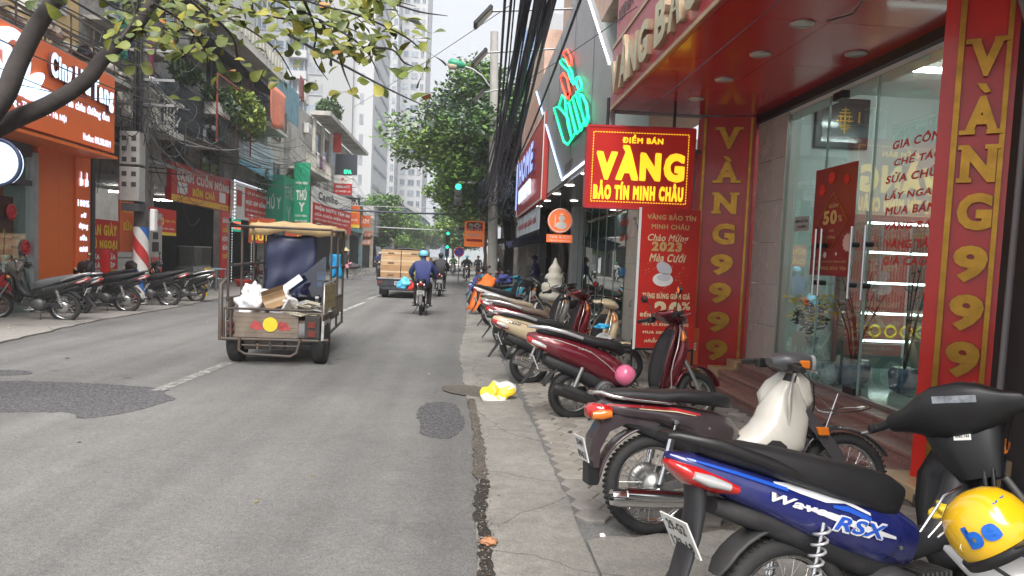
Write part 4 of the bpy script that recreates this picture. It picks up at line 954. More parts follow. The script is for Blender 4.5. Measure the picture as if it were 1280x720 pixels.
def underbone(label, body, pos, style='wave', steer=25, shieldm=None, seat=seatm, rackm=None, lines=('29-X1', '482.06'), detail=True, accent=None, mirrors=True, fend=None, cowl=None, cast=False, group=BIKEG, tail=None, grab=None, scale=1, plate_on=True):
 x0, y0, head, lean = pos
 t = thing('motorbike', label, 'motorbike', (0, 0, 0), 0, group)
 S = steer_m(steer); rad = .288; tr = .043
 L = 1.225
 fend = fend or body; cowl = cowl or blackp; shieldm = shieldm or body
 wheel(t, 0, rad, tr, not cast, detail=detail)
 wheel(t, L, rad, .038, not cast, steer=S, detail=detail, disc=(style == 'wave'))
 def SB(b): b.v = [tuple(S @ Vector(v)) for v in b.v]; return b
 if style == 'wave':
  st = [(-.47, .885, .02, .012), (-.4, .855, .06, .04), (-.28, .805, .09, .06), (-.12, .745, .105, .075), (.08, .67, .12, .1), (.28, .605, .118, .118), (.42, .555, .1, .125), (.55, .51, .07, .09)]
  seat_st = [(-.37, .91, .05, .02), (-.3, .9, .095, .035), (-.15, .87, .122, .05), (.02, .825, .135, .064), (.15, .788, .14, .072), (.3, .745, .132, .08), (.4, .712, .112, .082), (.475, .68, .08, .07), (.51, .655, .035, .045)]
 else:
  st = [(-.34, .735, .03, .025), (-.3, .735, .07, .045), (-.18, .72, .095, .055), (.0, .70, .11, .06), (.18, .66, .118, .08), (.32, .58, .11, .14), (.42, .53, .09, .15), (.47, .5, .06, .12)]
  seat_st = [(-.3, .80, .05, .015), (-.27, .805, .09, .03), (-.13, .80, .115, .038), (.02, .79, .12, .038), (.12, .80, .125, .035), (.3, .785, .12, .042), (.42, .77, .09, .04), (.47, .755, .05, .03)]
 MB().loft(st, n=20).build('side_cover', body, t)
 MB().loft(seat_st, n=24, e=3.4).build('seat', seat, t)
 t['st'] = 0; del t['st']
 MB().loft([(-.3, .70, .05, .03), (-.1, .64, .07, .05), (.15, .55, .075, .07), (.38, .46, .07, .08), (.5, .42, .05, .06)], n=12).build('under_tray', plast, t)
 MB().loft([(.4, .55, .06, .06), (.58, .50, .055, .06), (.72, .52, .05, .055), (.86, .66, .048, .05), (.97, .84, .05, .045), (1.0, .92, .04, .04)], n=12).build('centre_tunnel', plast, t)
 if style == 'wave':
  shield('leg_shield', [(.33, .80, .06), (.4, .84, .12), (.5, .89, .165), (.62, .945, .185), (.74, .985, .18), (.84, 1.02, .14), (.93, 1.03, .07)], shieldm, t)
  shield('inner_shield', [(.36, .78, .05), (.45, .825, .12), (.6, .905, .155), (.74, .955, .15), (.86, .99, .11)], plast, t)
  MB().loft([(.96, .72, .03, .05), (1.03, .8, .1, .07), (1.06, .86, .09, .06), (1.06, .93, .04, .03)], n=14).build('front_cover', body, t)
 else:
  shield('leg_shield', [(.34, .80, .1), (.5, .86, .105), (.62, .9, .12), (.72, .94, .16), (.8, .965, .175), (.88, .985, .14), (.94, 1.0, .08)], shieldm, t, back=2.0)
  MB().loft([(.93, .66, .03, .04), (1.03, .8, .075, .08), (1.04, .9, .055, .06), (1.03, .97, .03, .03)], n=14).build('front_cover', shieldm, t)
 MB().loft(arcf(0, rad, .335, 75, 176, .062, .012) if style == 'dream' else arcf(0, rad, .33, 40, 150, .06, .012), n=10).build('rear_mudguard', fend if style == 'dream' else plast, t)
 if style == 'dream':
  MB().prism([(-.02, .33+.29), (.1, .68), (-.1, .70), (-.3, .69), (-.38, .56), (-.375, .40), (-.34, .40), (-.335, .5), (-.28, .60), (-.18, .645)], -.07, .07).build('mudguard_side', fend, t, bevel=.01)
  MB().box(-.4, -.335, -.055, .055, .3, .42).build('mud_flap', blackp, t, bevel=.006)
 else:
  MB().loft([(-.36, .79, .05, .035), (-.36, .70, .055, .03), (-.38, .6, .06, .022), (-.43, .46, .06, .014), (-.52, .34, .05, .009), (-.56, .30, .02, .006)], n=12).build('plate_bracket', plast, t)
 SB(MB().loft(arcf(L, rad, .322, 28, 172, .055, .01, 14), n=10)).build('front_mudguard', fend if style != 'dream' else mat('dream_grey', (.07, .065, .07), rough=.25, coat=.6), t)
 SB(MB().bar((L-.22, .05, .57), (L-.02, .055, .62), .012, .02).bar((L-.22, -.05, .57), (L-.02, -.055, .62), .012, .02)).build('mudguard_bracket', plast, t)
 for s in (-1, 1):
  SB(MB().tube([(L, s*.078, rad), (L-.075, s*.078, .45)], .022, 10).tube([(L-.075, s*.078, .45), (L-.16, s*.078, .63), (L-.2, s*.06, .74)], .016, 10)).build('fork_leg', alloy if s else chrome, t)
 if style == 'dream':
  SB(MB().prism([(L-.20, .74), (L-.06, .50), (L+.02, .33), (L-.03, .31), (L-.12, .44), (L-.26, .7)], .082, .1)).build('fork_cover', mat('dream_grey', (.07, .065, .07)), t)
  SB(MB().prism([(L-.20, .74), (L-.06, .50), (L+.02, .33), (L-.03, .31), (L-.12, .44), (L-.26, .7)], -.1, -.082)).build('fork_cover', mat('dream_grey', (.07, .065, .07)), t)
  for s in (-1, 1): SB(MB().box(L-.19, L-.12, s*.1, s*.13, .58, .63)).build('indicator', amber, t, bevel=.006)
 hz = 1.0 if style == 'wave' else .98
 SB(MB().tube([(.86, -.33, hz), (.9, -.22, hz+.01), (.95, -.1, hz-.01), (.96, 0, hz-.03), (.95, .1, hz-.01), (.9, .22, hz+.01), (.86, .33, hz)], .011, 8)).build('handlebar', dark, t)
 for s in (-1, 1):
  g_ = SB(MB().tube([(.885, s*.235, hz+.008), (.86, s*.36, hz)], .019, 10)).build('grip', blackp, t)
  SB(MB().tube([(.93, s*.2, hz-.01), (.955, s*.27, hz-.012), (.93, s*.38, hz-.01)], .006, 6)).build('brake_lever', alloy, t)
  SB(MB().box(.87, .93, s*.17, s*.235, hz-.025, hz+.03)).build('switch_housing', blackp, t, bevel=.008)
 if style == 'wave':
  cb = MB(); rg = []
  for yy, xc, zc, hx, hh_ in ((-.25, .885, hz+.005, .022, .02), (-.235, .888, hz+.005, .035, .036), (-.18, .905, hz+.008, .055, .05), (-.11, .94, hz+.012, .11, .09), (-.05, .96, hz+.01, .14, .115), (.05, .96, hz+.01, .14, .115), (.11, .94, hz+.012, .11, .09), (.18, .905, hz+.008, .055, .05), (.235, .888, hz+.005, .035, .036), (.25, .885, hz+.005, .022, .02)):
   ring = []
   for j in range(16):
    a = 2*math.pi*j/16; c_, s_ = math.cos(a), math.sin(a); u = abs(c_)**.6*(1 if c_ > 0 else -1)*hx; v = abs(s_)**.6*(1 if s_ > 0 else -1)*hh_
    ring.append(Vector((xc+u-v*.25, yy, zc+v)))
   rg.append(ring)
  SB(cb.rings(rg)).build('handlebar_cowl', cowl, t)
  SB(MB().loft([(.9, hz-.26, .08, .04), (.92, hz-.16, .12, .06), (.97, hz-.05, .15, .09)], n=14)).build('cowl_neck', cowl, t)
  hl = SB(MB().loft([(1.095, hz-.035, .095, .048), (1.125, hz-.045, .085, .04), (1.145, hz-.05, .05, .02)], n=16)).build('headlight', clearl, t)
  SB(MB().add([(.862, -.085, hz+.084), (.862, .085, hz+.084), (.93, .095, hz+.113), (.93, -.095, hz+.113), (.88, -.07, hz+.06), (.88, .07, hz+.06), (.94, .08, hz+.08), (.94, -.08, hz+.08)], [(0, 1, 2, 3), (4, 7, 6, 5), (0, 4, 5, 1), (1, 5, 6, 2), (2, 6, 7, 3), (3, 7, 4, 0)])).build('instrument_panel', mat('gauge', (.12, .12, .14), rough=.08, coat=1), t)
  for s in (-1, 1): SB(MB().loft([(1.0, .84, .02, .02, s*.1), (1.05, .86, .03, .03, s*.1), (1.08, .88, .015, .015, s*.09)], n=10)).build('indicator', amber, t)
 else:
  SB(MB().loft([(.85, hz+.02, .05, .025), (.9, hz+.03, .1, .045), (.97, hz+.02, .11, .06), (1.04, hz+.02, .1, .06), (1.075, hz+.02, .09, .055)], n=18, e=3)).build('handlebar_cowl', cowl, t)
  SB(MB().loft([(1.07, hz+.02, .085, .052), (1.1, hz+.02, .085, .052), (1.11, hz+.02, .07, .04)], n=16, e=4)).build('headlight', clearl, t)
  for s in (-1, 1): SB(MB().box(.98, 1.04, s*.1, s*.135, hz-.01, hz+.04)).build('indicator', amber, t, bevel=.008)
 if mirrors:
  for s in (-1, 1): mirror(None, .9, s*.18, hz+.02, S, t, s)
 MB().lathe([(.03, -.13), (.1, -.125), (.115, -.1), (.12, .0), (.115, .1), (.1, .125), (.03, .13)], (.42, 0, .33), ax='y', n=24).build('crankcase', engm, t)
 MB().loft([(.3, .31, .09, .1), (.45, .31, .1, .1), (.56, .33, .085, .08)], n=12, e=4).build('engine_block', engm, t)
 eb = MB()
 for k in range(7): eb.box(.565+k*.022, .577+k*.022, -.075, .075, .27, .41)
 eb.cyl((.56, 0, .34), (.74, 0, .345), .055, n=14); eb.build('cylinder_fins', engm, t)
 MB().lathe([(.02, -.142), (.06, -.14), (.075, -.128)], (.42, 0, .33), ax='y', n=20).build('engine_cover', alloy, t)
 MB().tube([(.7, -.05, .28), (.68, -.09, .2), (.5, -.12, .16), (.25, -.13, .2), (.12, -.14, .23)], .014, 8).build('exhaust_pipe', chrome, t)
 mu = MB().tube([(.2, -.15, .21), (.14, -.155, .225), (-.05, -.16, .24), (-.26, -.165, .255), (-.3, -.166, .258)], [.022, .042, .048, .05, .042], 16).build('muffler', chrome if style == 'dream' else mat('black_muffler', (.05, .05, .05), rough=.35, metal=.5), t)
 MB().tube([(.12, -.165, .245), (-.06, -.17, .26), (-.22, -.175, .272)], [.036, .044, .04], 14).build('heat_shield', chrome, mu)
 MB().cyl((-.3, -.166, .258), (-.315, -.167, .26), .018, n=10).build('exhaust_tip', dark, mu)
 for s in (-1, 1):
  MB().bar((.35, s*.09, .34), (0, s*.1, rad), .025, .045).build('swingarm', plast if style == 'wave' else engm, t)
  sh_ = MB().tube([(.0, s*.115, .31), (.035, s*.115, .43)], .018, 10).tube([(.035, s*.115, .43), (.09, s*.115, .64)], .009, 8).build('shock_absorber', chrome, t)
  if style == 'wave':
   sp = []
   for k in range(60):
    f = k/59; a = f*2*math.pi*7; c = Vector((.012, s*.115, .36)).lerp(Vector((.085, s*.115, .62)), f); sp.append(c+Vector((.026*math.cos(a), .026*math.sin(a), 0)))
   MB().tube(sp, .0055, 5).build('shock_spring', mat('spring_white', (.6, .6, .62), rough=.3, metal=.4), sh_)
  else:
   MB().cyl((.03, s*.115, .42), (.075, s*.115, .6), .024, n=12).build('shock_cover', chrome, sh_)
 MB().box(.02, .4, .1, .125, .27, .37).build('chain_case', plast, t, bevel=.02)
 MB().cyl((.48, -.27, .22), (.48, .27, .22), .012, n=8).build('footpeg_bar', engm, t)
 for s in (-1, 1):
  MB().cyl((.48, s*.18, .225), (.48, s*.27, .225), .018, n=8).build('footpeg', blackp, t); MB().cyl((.22, s*.12, .3), (.2, s*.25, .31), .014, n=8).build('rear_footpeg', blackp, t)
 MB().tube([(.38, .1, .24), (.34, .2, .0+.05), (.33, .24, .01)], .009, 6).build('side_stand', dark, t)
 MB().tube([(.3, -.1, .22), (.18, -.14, .06), (.14, -.14, .055)], .01, 6).build('centre_stand', dark, t)
 if detail:
  for s in (-1, 1):
   MB().tube([S @ Vector((.93, s*.2, hz-.01)), Vector((1.06, s*.12, hz-.1)), Vector((1.08, s*.06, .75)), Vector((1.0, s*.05, .6))], .004, 5).build('control_cable', blackp, t)
   for x_, z_ in ((.3, .62), (-.1, .74), (.45, .52)): MB().cyl((x_, s*(side_y(st, x_, z_)-.002), z_), (x_, s*(side_y(st, x_, z_)+.003), z_), .008, n=8).build('panel_screw', alloy, t)
   decal('panel_seam', st, [(.36, .46, .465), (.42, .5, .505), (.47, .58, .585)] if style == 'wave' else [(-.3, .69, .694), (0, .665, .669), (.2, .62, .624)], blackp, t, s, off=.001)
  MB().tube([(.5, -.2, .22), (.36, -.2, .2), (.3, -.21, .21)], .008, 6).build('brake_pedal', chrome, t)
  MB().tube([(.55, .16, .3), (.45, .2, .26), (.62, .2, .24)], .008, 6).build('gear_pedal', alloy, t)
  sp2 = MB().lathe([(.06, .092), (.11, .092), (.11, .1), (.06, .1)], (0, 0, rad), ax='y', n=24).build('sprocket', alloy, t)
 if style == 'wave':
  MB().loft([(-.475, .865, .02, .012), (-.455, .85, .06, .02), (-.4, .82, .085, .04), (-.3, .785, .098, .042), (-.24, .765, .1, .025)], n=16).build('tail_light', tailr, t)
  for s in (-1, 1): MB().loft([(-.41, .822, .025, .015, s*.068), (-.35, .80, .028, .022, s*.08), (-.28, .778, .02, .014, s*.09)], n=12).build('indicator', clearl, t)
  gm_ = grab or blackp
  for s in (-1, 1): MB().loft([(.0, .805, .012, .02, s*.12), (-.15, .865, .014, .022, s*.12), (-.32, .925, .016, .022, s*.1), (-.46, .955, .014, .014, s*.055), (-.49, .955, .01, .01, s*.03)], n=10).build('grab_rail', gm_, t)
  MB().loft([(-.49, .955, .05, .012), (-.45, .952, .055, .014)], n=10).build('grab_bar', gm_, t)
  plz = .615;
  if plate_on: plate(t, -.42, .60, -24 if True else 0, lines, detail)
 else:
  MB().loft([(-.4, .70, .035, .03), (-.37, .71, .07, .045), (-.31, .715, .085, .042), (-.27, .715, .08, .035)], n=16, e=3).build('tail_light', tailr, t)
  for s in (-1, 1): MB().loft([(-.385, .69, .018, .022, s*.07), (-.33, .695, .022, .028, s*.085), (-.28, .7, .015, .02, s*.09)], n=12).build('indicator', amber, t)
  for s in (-1, 1):
   MB().tube([(.05, s*.13, .765), (-.15, s*.135, .785), (-.28, s*.12, .80), (-.34, s*.09, .82), (-.375, s*.03, .815), (-.38, 0, .815)], .011, 8).build('grab_rail', chrome, t)
   MB().cyl((.085, s*.1, .66), (.085, s*.145, .66), .014, n=8).build('rail_bolt', chrome, t)
  if plate_on: plate(t, -.425, .5, -14, lines, detail)
 for o in t.children_recursive:
  if o.type == 'MESH' and (o.parent is t or o.parent.type == 'MESH'):
   for v in o.data.vertices:
    if v.co.x > .62 and v.co.z > .45: v.co.x -= .11*min(1, (v.co.z-.45)/.4)*min(1, (v.co.x-.62)/.12)
 place(t, x0, y0, head, lean)
 return t, st, S
def scooter(label, body, pos, steer=20, seat=seatm, lines=('29-D2', '105.37'), detail=True, trim=None, rack=None, muff=None, rimm=None, mirrors=True, grab=None, group=BIKEG, inner=None):
 x0, y0, head, lean = pos
 t = thing('motorbike', label, 'motorbike', (0, 0, 0), 0, group)
 S = steer_m(steer); rad = .245; tr = .052; L = 1.27
 trim = trim or chrome; inner = inner or plast
 def SB(b): b.v = [tuple(S @ Vector(v)) for v in b.v]; return b
 wheel(t, 0, rad, tr, False, detail=detail, rimm=rimm or alloy)
 wheel(t, L, rad, .046, False, steer=S, detail=detail, disc=True, rimm=rimm or alloy)
 st = [(-.47, .83, .02, .02), (-.42, .80, .08, .06), (-.3, .75, .13, .095), (-.12, .69, .155, .125), (.08, .62, .165, .14), (.26, .54, .16, .15), (.40, .46, .14, .14), (.5, .38, .10, .09)]
 MB().loft(st, n=24).build('side_cover', body, t)
 MB().loft([(-.3, .6, .08, .05), (-.1, .52, .1, .07), (.15, .42, .11, .09), (.35, .34, .1, .08), (.45, .3, .08, .05)], n=14).build('under_cover', plast, t)
 MB().loft([(-.38, .86, .05, .015), (-.33, .86, .1, .035), (-.15, .845, .13, .05), (.05, .80, .14, .055), (.16, .77, .145, .055), (.32, .75, .135, .055), (.44, .715, .1, .06), (.49, .66, .07, .04)], n=22, e=2.6).build('seat', seat, t)
 MB().loft([(.42, .27, .13, .035), (.55, .26, .165, .035), (.75, .265, .165, .035), (.88, .3, .13, .04)], n=16, e=4).build('floorboard', plast, t)
 MB().loft([(.42, .235, .14, .03), (.6, .215, .17, .035), (.8, .225, .165, .035), (.95, .30, .12, .05)], n=16, e=3).build('lower_fairing', body, t)
 shield('leg_shield', [(.25, .90, .13), (.34, .93, .18), (.46, .965, .215), (.6, 1.0, .235), (.72, 1.03, .225), (.84, 1.05, .19), (.93, 1.06, .13), (.98, 1.05, .07)], body, t, back=1.5)
 shield('inner_shield', [(.27, .87, .11), (.4, .915, .185), (.55, .95, .205), (.7, .985, .2), (.82, 1.01, .165), (.9, 1.02, .11)], inner, t, back=1.3)
 MB().loft([(.92, .32, .04, .05), (1.0, .45, .09, .07), (1.06, .6, .13, .075), (1.1, .75, .13, .07), (1.1, .87, .1, .06), (1.07, .96, .05, .04)], n=18, e=2.2).build('front_apron', body, t)
 for s in (-1, 1):
  MB().tube([(.90, s*.13, .27), (.945, s*.18, .34), (.93, s*.2, .5), (.95, s*.215, .62), (.99, s*.205, .74), (1.03, s*.15, .88), (1.06, s*.07, .96)], .007, 6).build('shield_trim', trim, t)
  MB().tube([(x, s*(side_y(st, x, z)+.004), z) for x, z in ((-.36, .80), (-.2, .78), (0, .72), (.15, .66), (.3, .55), (.45, .42))], .006, 6).build('side_trim', trim, t)
 MB().loft(arcf(0, rad, .305, 55, 165, .07, .012), n=10).build('rear_mudguard', plast, t)
 MB().loft([(-.33, .72, .06, .04), (-.36, .62, .06, .025), (-.42, .48, .06, .014), (-.52, .34, .045, .008)], n=12).build('plate_bracket', plast, t)
 SB(MB().loft(arcf(L, rad, .295, 20, 160, .065, .014, 14), n=12)).build('front_mudguard', body, t)
 for s in (-1, 1): SB(MB().tube([(L, s*.08, rad), (L-.1, s*.08, .45), (L-.17, s*.06, .6)], .02, 8)).build('fork_leg', alloy, t)
 hz = 1.03
 SB(MB().tube([(.86, -.33, hz), (.92, -.2, hz+.01), (.97, 0, hz-.02), (.92, .2, hz+.01), (.86, .33, hz)], .011, 8)).build('handlebar', dark, t)
 SB(MB().loft([(.84, hz+.02, .05, .02), (.88, hz+.03, .17, .035), (.95, hz+.02, .19, .055), (1.04, hz+.0, .15, .065), (1.11, hz-.02, .11, .05), (1.15, hz-.04, .06, .025)], n=20, e=2.1)).build('handlebar_cowl', body, t)
 SB(MB().loft([(1.1, hz-.02, .11, .045), (1.145, hz-.035, .085, .035), (1.165, hz-.04, .04, .015)], n=16)).build('headlight', clearl, t)
 SB(MB().add([(.855, -.1, hz+.062), (.855, .1, hz+.062), (.95, .12, hz+.078), (.95, -.12, hz+.078)], [(0, 1, 2, 3)])).build('instrument_panel', mat('gauge', (.12, .12, .14), rough=.08, coat=1), t)
 for s in (-1, 1):
  SB(MB().tube([(.9, s*.235, hz+.005), (.86, s*.36, hz)], .02, 10)).build('grip', blackp, t)
  SB(MB().tube([(.94, s*.2, hz-.01), (.965, s*.27, hz-.012), (.94, s*.38, hz-.01)], .006, 6)).build('brake_lever', alloy, t)
  SB(MB().box(.88, .94, s*.17, s*.235, hz-.03, hz+.03)).build('switch_housing', blackp, t, bevel=.008)
  MB().loft([(1.07, .80, .02, .02, s*.12), (1.09, .84, .03, .03, s*.11), (1.08, .9, .015, .015, s*.09)], n=10).build('indicator', amber, t)
  if mirrors: mirror(None, .92, s*.19, hz+.03, S, t, s)
 MB().lathe([(.02, -.15), (.07, -.148), (.1, -.13), (.11, -.08), (.11, .1), (.02, .13)], (.3, 0, .29), ax='y', n=24).build('engine_case', engm, t)
 fb_ = MB().lathe([(.02, -.165), (.075, -.163), (.085, -.148)], (.3, 0, .29), ax='y', n=24).build('fan_cover', plast, t)
 gr = MB()
 for k in range(10): a = 2*math.pi*k/10; gr.bar((.3+.02*math.cos(a), -.168, .29+.02*math.sin(a)), (.3+.068*math.cos(a), -.167, .29+.068*math.sin(a)), .006, .006, upv=(0, 1, 0))
 gr.build('fan_grille', alloy, fb_)
 MB().box(-.06, .3, .09, .15, .2, .32).build('drive_case', engm, t, bevel=.03, seg=2)
 mu = MB().tube([(.2, -.14, .2), (.12, -.155, .215), (0, -.165, .25), (-.18, -.172, .31), (-.24, -.174, .33)], [.025, .05, .058, .06, .05], 18).build('muffler', muff or mat('black_muffler', (.05, .05, .05)), t)
 MB().tube([(.08, -.175, .25), (-.05, -.182, .29), (-.16, -.188, .33)], [.042, .05, .045], 14).build('heat_shield', (muff or plast), mu)
 MB().tube([(.45, -.08, .22), (.3, -.13, .17), (.2, -.14, .2)], .014, 8).build('exhaust_pipe', engm, t)
 for s in (-1, 1): MB().tube([(-.03, s*.12, .3), (.06, s*.12, .52)], .02, 8).build('shock_absorber', alloy, t)
 MB().tube([(.4, .1, .22), (.36, .2, .05), (.35, .24, .01)], .009, 6).build('side_stand', dark, t)
 MB().tube([(.3, -.08, .2), (.16, -.13, .03), (.12, -.13, .02)], .011, 6).build('centre_stand', dark, t)
 MB().loft([(-.475, .80, .03, .02), (-.45, .78, .08, .035), (-.38, .74, .115, .045), (-.3, .70, .13, .03)], n=16).build('tail_light', tailr, t)
 for s in (-1, 1): MB().loft([(-.44, .765, .02, .018, s*.085), (-.37, .735, .026, .024, s*.105), (-.31, .71, .015, .015, s*.12)], n=12).build('indicator', clearl, t)
 gm_ = grab or mat('silver_rail', (.5, .5, .52), rough=.3, metal=.6)
 for s in (-1, 1): MB().loft([(.05, .80, .012, .016, s*.145), (-.12, .855, .015, .02, s*.14), (-.3, .895, .018, .02, s*.115), (-.44, .905, .015, .015, s*.06), (-.47, .90, .01, .01, s*.02)], n=10).build('grab_rail', gm_, t)
 plate(t, -.40, .56, -22, lines, detail)
 place(t, x0, y0, head, lean)
 return t, st, S
# - right row, near to far
blue = paint('deep_blue', (.012, .02, .16)); dwhite = mat('decal_white', (.75, .76, .8), rough=.3, coat=.5); dblue = mat('decal_blue', (.02, .1, .55), rough=.3, coat=.5); dgrey = mat('decal_grey', (.3, .3, .34), rough=.3)
t, st, S = underbone('blue motorbike with white graphics, nearest the camera, black seat and a white number plate', blue, (1.225, 2.43, 12, 7), 'wave', steer=36, lines=('29-G2', '132.18'), cowl=blackp, shieldm=blackp, mirrors=False)
for s in (-1, 1):
 decal('white_graphic', st, [(-.1, .785, .79), (0, .745, .775), (.1, .71, .755), (.19, .70, .715), (.3, .65, .66)], dwhite, t, s)
 decal('white_graphic', st, [(.0, .70, .705), (.12, .65, .675), (.3, .585, .61), (.42, .555, .565)], dwhite, t, s)
 decal('blue_graphic', st, [(.13, .69, .70), (.2, .67, .69), (.3, .625, .645)], dblue, t, s, off=.004)
 decal('blue_graphic', st, [(-.42, .873, .879), (-.25, .82, .832), (-.05, .755, .768)], dblue, t, s, off=.004)
 if s < 0:
  decal('lettering', st, 'Wave', dwhite, t, s, off=.005, box=(-.12, .725, .1, .758, -.065), bold=.04, shear=.4)
  decal('lettering', st, 'RSX', dwhite, t, s, off=.006, box=(.12, .61, .38, .675, -.06), bold=.09, shear=.4)
  decal('lettering', st, 'RSX', dblue, t, s, off=.008, box=(.127, .616, .372, .669, -.06), bold=.03, shear=.4)
p = MB().loft([(.83, 1.035, .05, .022), (.84, 1.05, .13, .03)], n=12)
MB().box(1.02, 1.022, .02, .1, .84, .87).build('paper_label', whi, t)
BLUE = t
bpy.context.view_layer.update()
def stick(px, py, w_, h_, m, par, name, rot=0, text=None):
 """a small label laid on the surface it is stuck to"""
 d = (at(px, py, Y=2)-Vector((0, 0, EYE))).normalized(); dg_ = bpy.context.evaluated_depsgraph_get()
 hit, loc, nor, *_ = SC.ray_cast(dg_, Vector((0, 0, EYE)), d)
 if not hit: return
 if nor.dot(d) > 0: nor = -nor
 U = Vector((0, 0, 1)).cross(nor).normalized(); V_ = nor.cross(U); U, V_ = U*math.cos(rot)+V_*math.sin(rot), V_*math.cos(rot)-U*math.sin(rot)
 c = loc+nor*.004
 o = MB().add([c-U*w_-V_*h_, c+U*w_-V_*h_, c+U*w_+V_*h_, c-U*w_+V_*h_], [(0, 1, 2, 3)]).build(name, m, None, fix=False); o.parent = par; o.matrix_parent_inverse = world(par).inverted()
 if text:
  q = letters(text, c-U*w_*.8-V_*h_*.3, U, V_, w_*1.6, h_*.8, pblack, None, depth=.0015, bold=.03); q.parent = par; q.matrix_parent_inverse = world(par).inverted()
stick(1203, 546, .03, .014, whi, BLUE, 'paper_label', .25, '0982 144')
stick(1192, 499, .075, .014, mat('gauge_clear', (.25, .27, .3), rough=.1, coat=1, var=.5, scale=30), BLUE, 'instrument_glass', .2)
wpp = [at(1180, 684, Y=2.18), at(1215, 700, Y=2.12), at(1260, 722, Y=2.05), at(1320, 740, Y=2.0)]
put(MB().tube(wpp, [.008, .05, .075, .07], 14), 'lower_shield', mat('shield_white', (.66, .66, .66), rough=.3, coat=.5), BLUE)
o = MB().cyl((.93, -.05, .79), (.955, -.05, .79), .022, n=16); o.build('ignition_lock', alloy, t)
dreamg = mat('dream_plum', (.055, .04, .045), rough=.22, coat=.7, var=.1, dirt=.2, dcol=(.15, .13, .12)); ivory = mat('ivory_shield', (.68, .65, .58), rough=.35, var=.05, coat=.4, dirt=.2, dcol=(.35, .3, .24), dscale=3)
t, st, S = underbone('old plum grey motorbike with ivory leg shield and chrome muffler, second from the camera', dreamg, (1.13, 3.93, 7, 6), 'dream', steer=-4, shieldm=ivory, lines=('29-M4', '8062'), cowl=mat('cowl_grey', (.08, .08, .085), rough=.35), mirrors=False, fend=dreamg)
for s in (-1, 1):
 decal('red_stripe', st, [(-.3, .745, .755), (-.1, .735, .75), (.1, .72, .735), (.25, .69, .70)], mat('stripe_red', (.5, .03, .04), rough=.3), t, s)
 decal('cream_stripe', st, [(-.12, .728, .733), (.1, .712, .718), (.22, .69, .693)], mat('stripe_cream', (.7, .6, .4), rough=.3), t, s, off=.004)
sd2 = MB()
MB().prism([(.64, .49), (.67, .465), (.74, .46), (.78, .48), (.77, .52), (.73, .55), (.68, .555), (.645, .53)], -.1385, -.134).build('shield_vent', mat('vent_dark', (.03, .03, .03), rough=.6), t)
MB().loft([(.47, .5, .08, .05), (.56, .48, .115, .1), (.68, .5, .132, .14), (.8, .58, .132, .17), (.83, .7, .118, .15), (.85, .8, .09, .1), (.87, .88, .06, .05)], n=22, e=2.6).build('centre_fairing', ivory, t)
for s in (-1, 1): MB().tube([(.98, s*.06, .84), (1.12, s*.08, .70), (1.3, s*.08, .72), (1.4, s*.03, .73)], .006, 6).build('front_carrier', chrome, t)
MB().tube([(1.12, -.08, .70), (1.12, .08, .70)], .006, 6).build('front_carrier', chrome, t); MB().tube([(1.06, -.07, .6), (1.14, -.08, .82)], .006, 6).build('front_carrier', chrome, t)
maroon = paint('maroon', (.16, .008, .02), metal=.3); creamp = paint('cream_paint', (.62, .5, .32)); dred = paint('dark_red', (.22, .006, .012), metal=.3)
t, st, S = scooter('maroon scooter with silver pinstripes and black muffler, rear wheel on the hexagonal pavers', maroon, (1.12, 6.85, 5, 5), steer=18, lines=('29-S1', '772.30'), trim=mat('pinstripe_silver', (.6, .55, .52), rough=.25, metal=.6))
decal('lettering', st, 'LEAD', mat('pinstripe_silver', (.6, .55, .52)), t, -1, off=.004, box=(.0, .70, .14, .72, -.03), bold=.04, shear=.3)
RED_SC = t
t, st, S = scooter('cream coloured scooter with black seat and silver muffler beside the maroon scooter', creamp, (.86, 8.75, 10, 5), steer=-16, muff=mat('silver_muffler', (.5, .5, .5), rough=.25, metal=.9), lines=('30-K6', '221.45'), inner=blackp)
decal('lettering', st, 'LEAD', pblack, t, -1, off=.004, box=(-.3, .76, -.15, .785, -.03), bold=.05, shear=.3)
brownseat = mat('brown_seat', (.14, .1, .08), rough=.5, bump=.2, bscale=300)
scooter('dark red scooter with brown seat, third scooter along the row', dred, (.84, 10.8, 4, 5), steer=24, seat=brownseat, lines=('29-B1', '330.91'))
scooter('silver grey scooter with pale seat cover behind the dark red scooter', paint('silver_grey', (.3, .29, .28), metal=.5), (.8, 12.7, 8, 5), steer=20, seat=mat('tan_seat', (.3, .24, .17), rough=.6), lines=('29-V7', '506.12'), detail=False)
0 and underbone('black motorbike with silver trim between the silver scooter and the orange cover', paint('black_paint', (.02, .02, .022)), (.78, 14.3, 5, 5), 'wave', steer=20, detail=False, grab=alloy)
underbone('white and black motorbike with spoked wheels, farthest of the close-packed row', paint('white_paint', (.6, .6, .6)), (.72, 16.2, 12, 5), 'wave', steer=160 if False else 20, detail=False)
teal = paint('teal', (.01, .3, .4));
scooter('light blue scooter half under an orange cloth on the kerb edge', paint('light_blue', (.05, .4, .55)), (.62, 19.6, 20, 5), steer=10, detail=False)
scooter('bright teal scooter standing beyond the orange covered one', teal, (1.5, 20.6, 150, 5), steer=10, detail=False)
underbone('red and black motorbike next to the teal scooter by the wall', dred, (2.6, 19.2, 200, 5), 'wave', steer=10, detail=False)
underbone('black motorbike with chrome headlight facing the street near the ice cream figure', paint('black_paint', (.02, .02, .022)), (3.0, 17.2, 178, 5), 'dream', steer=0, detail=False)
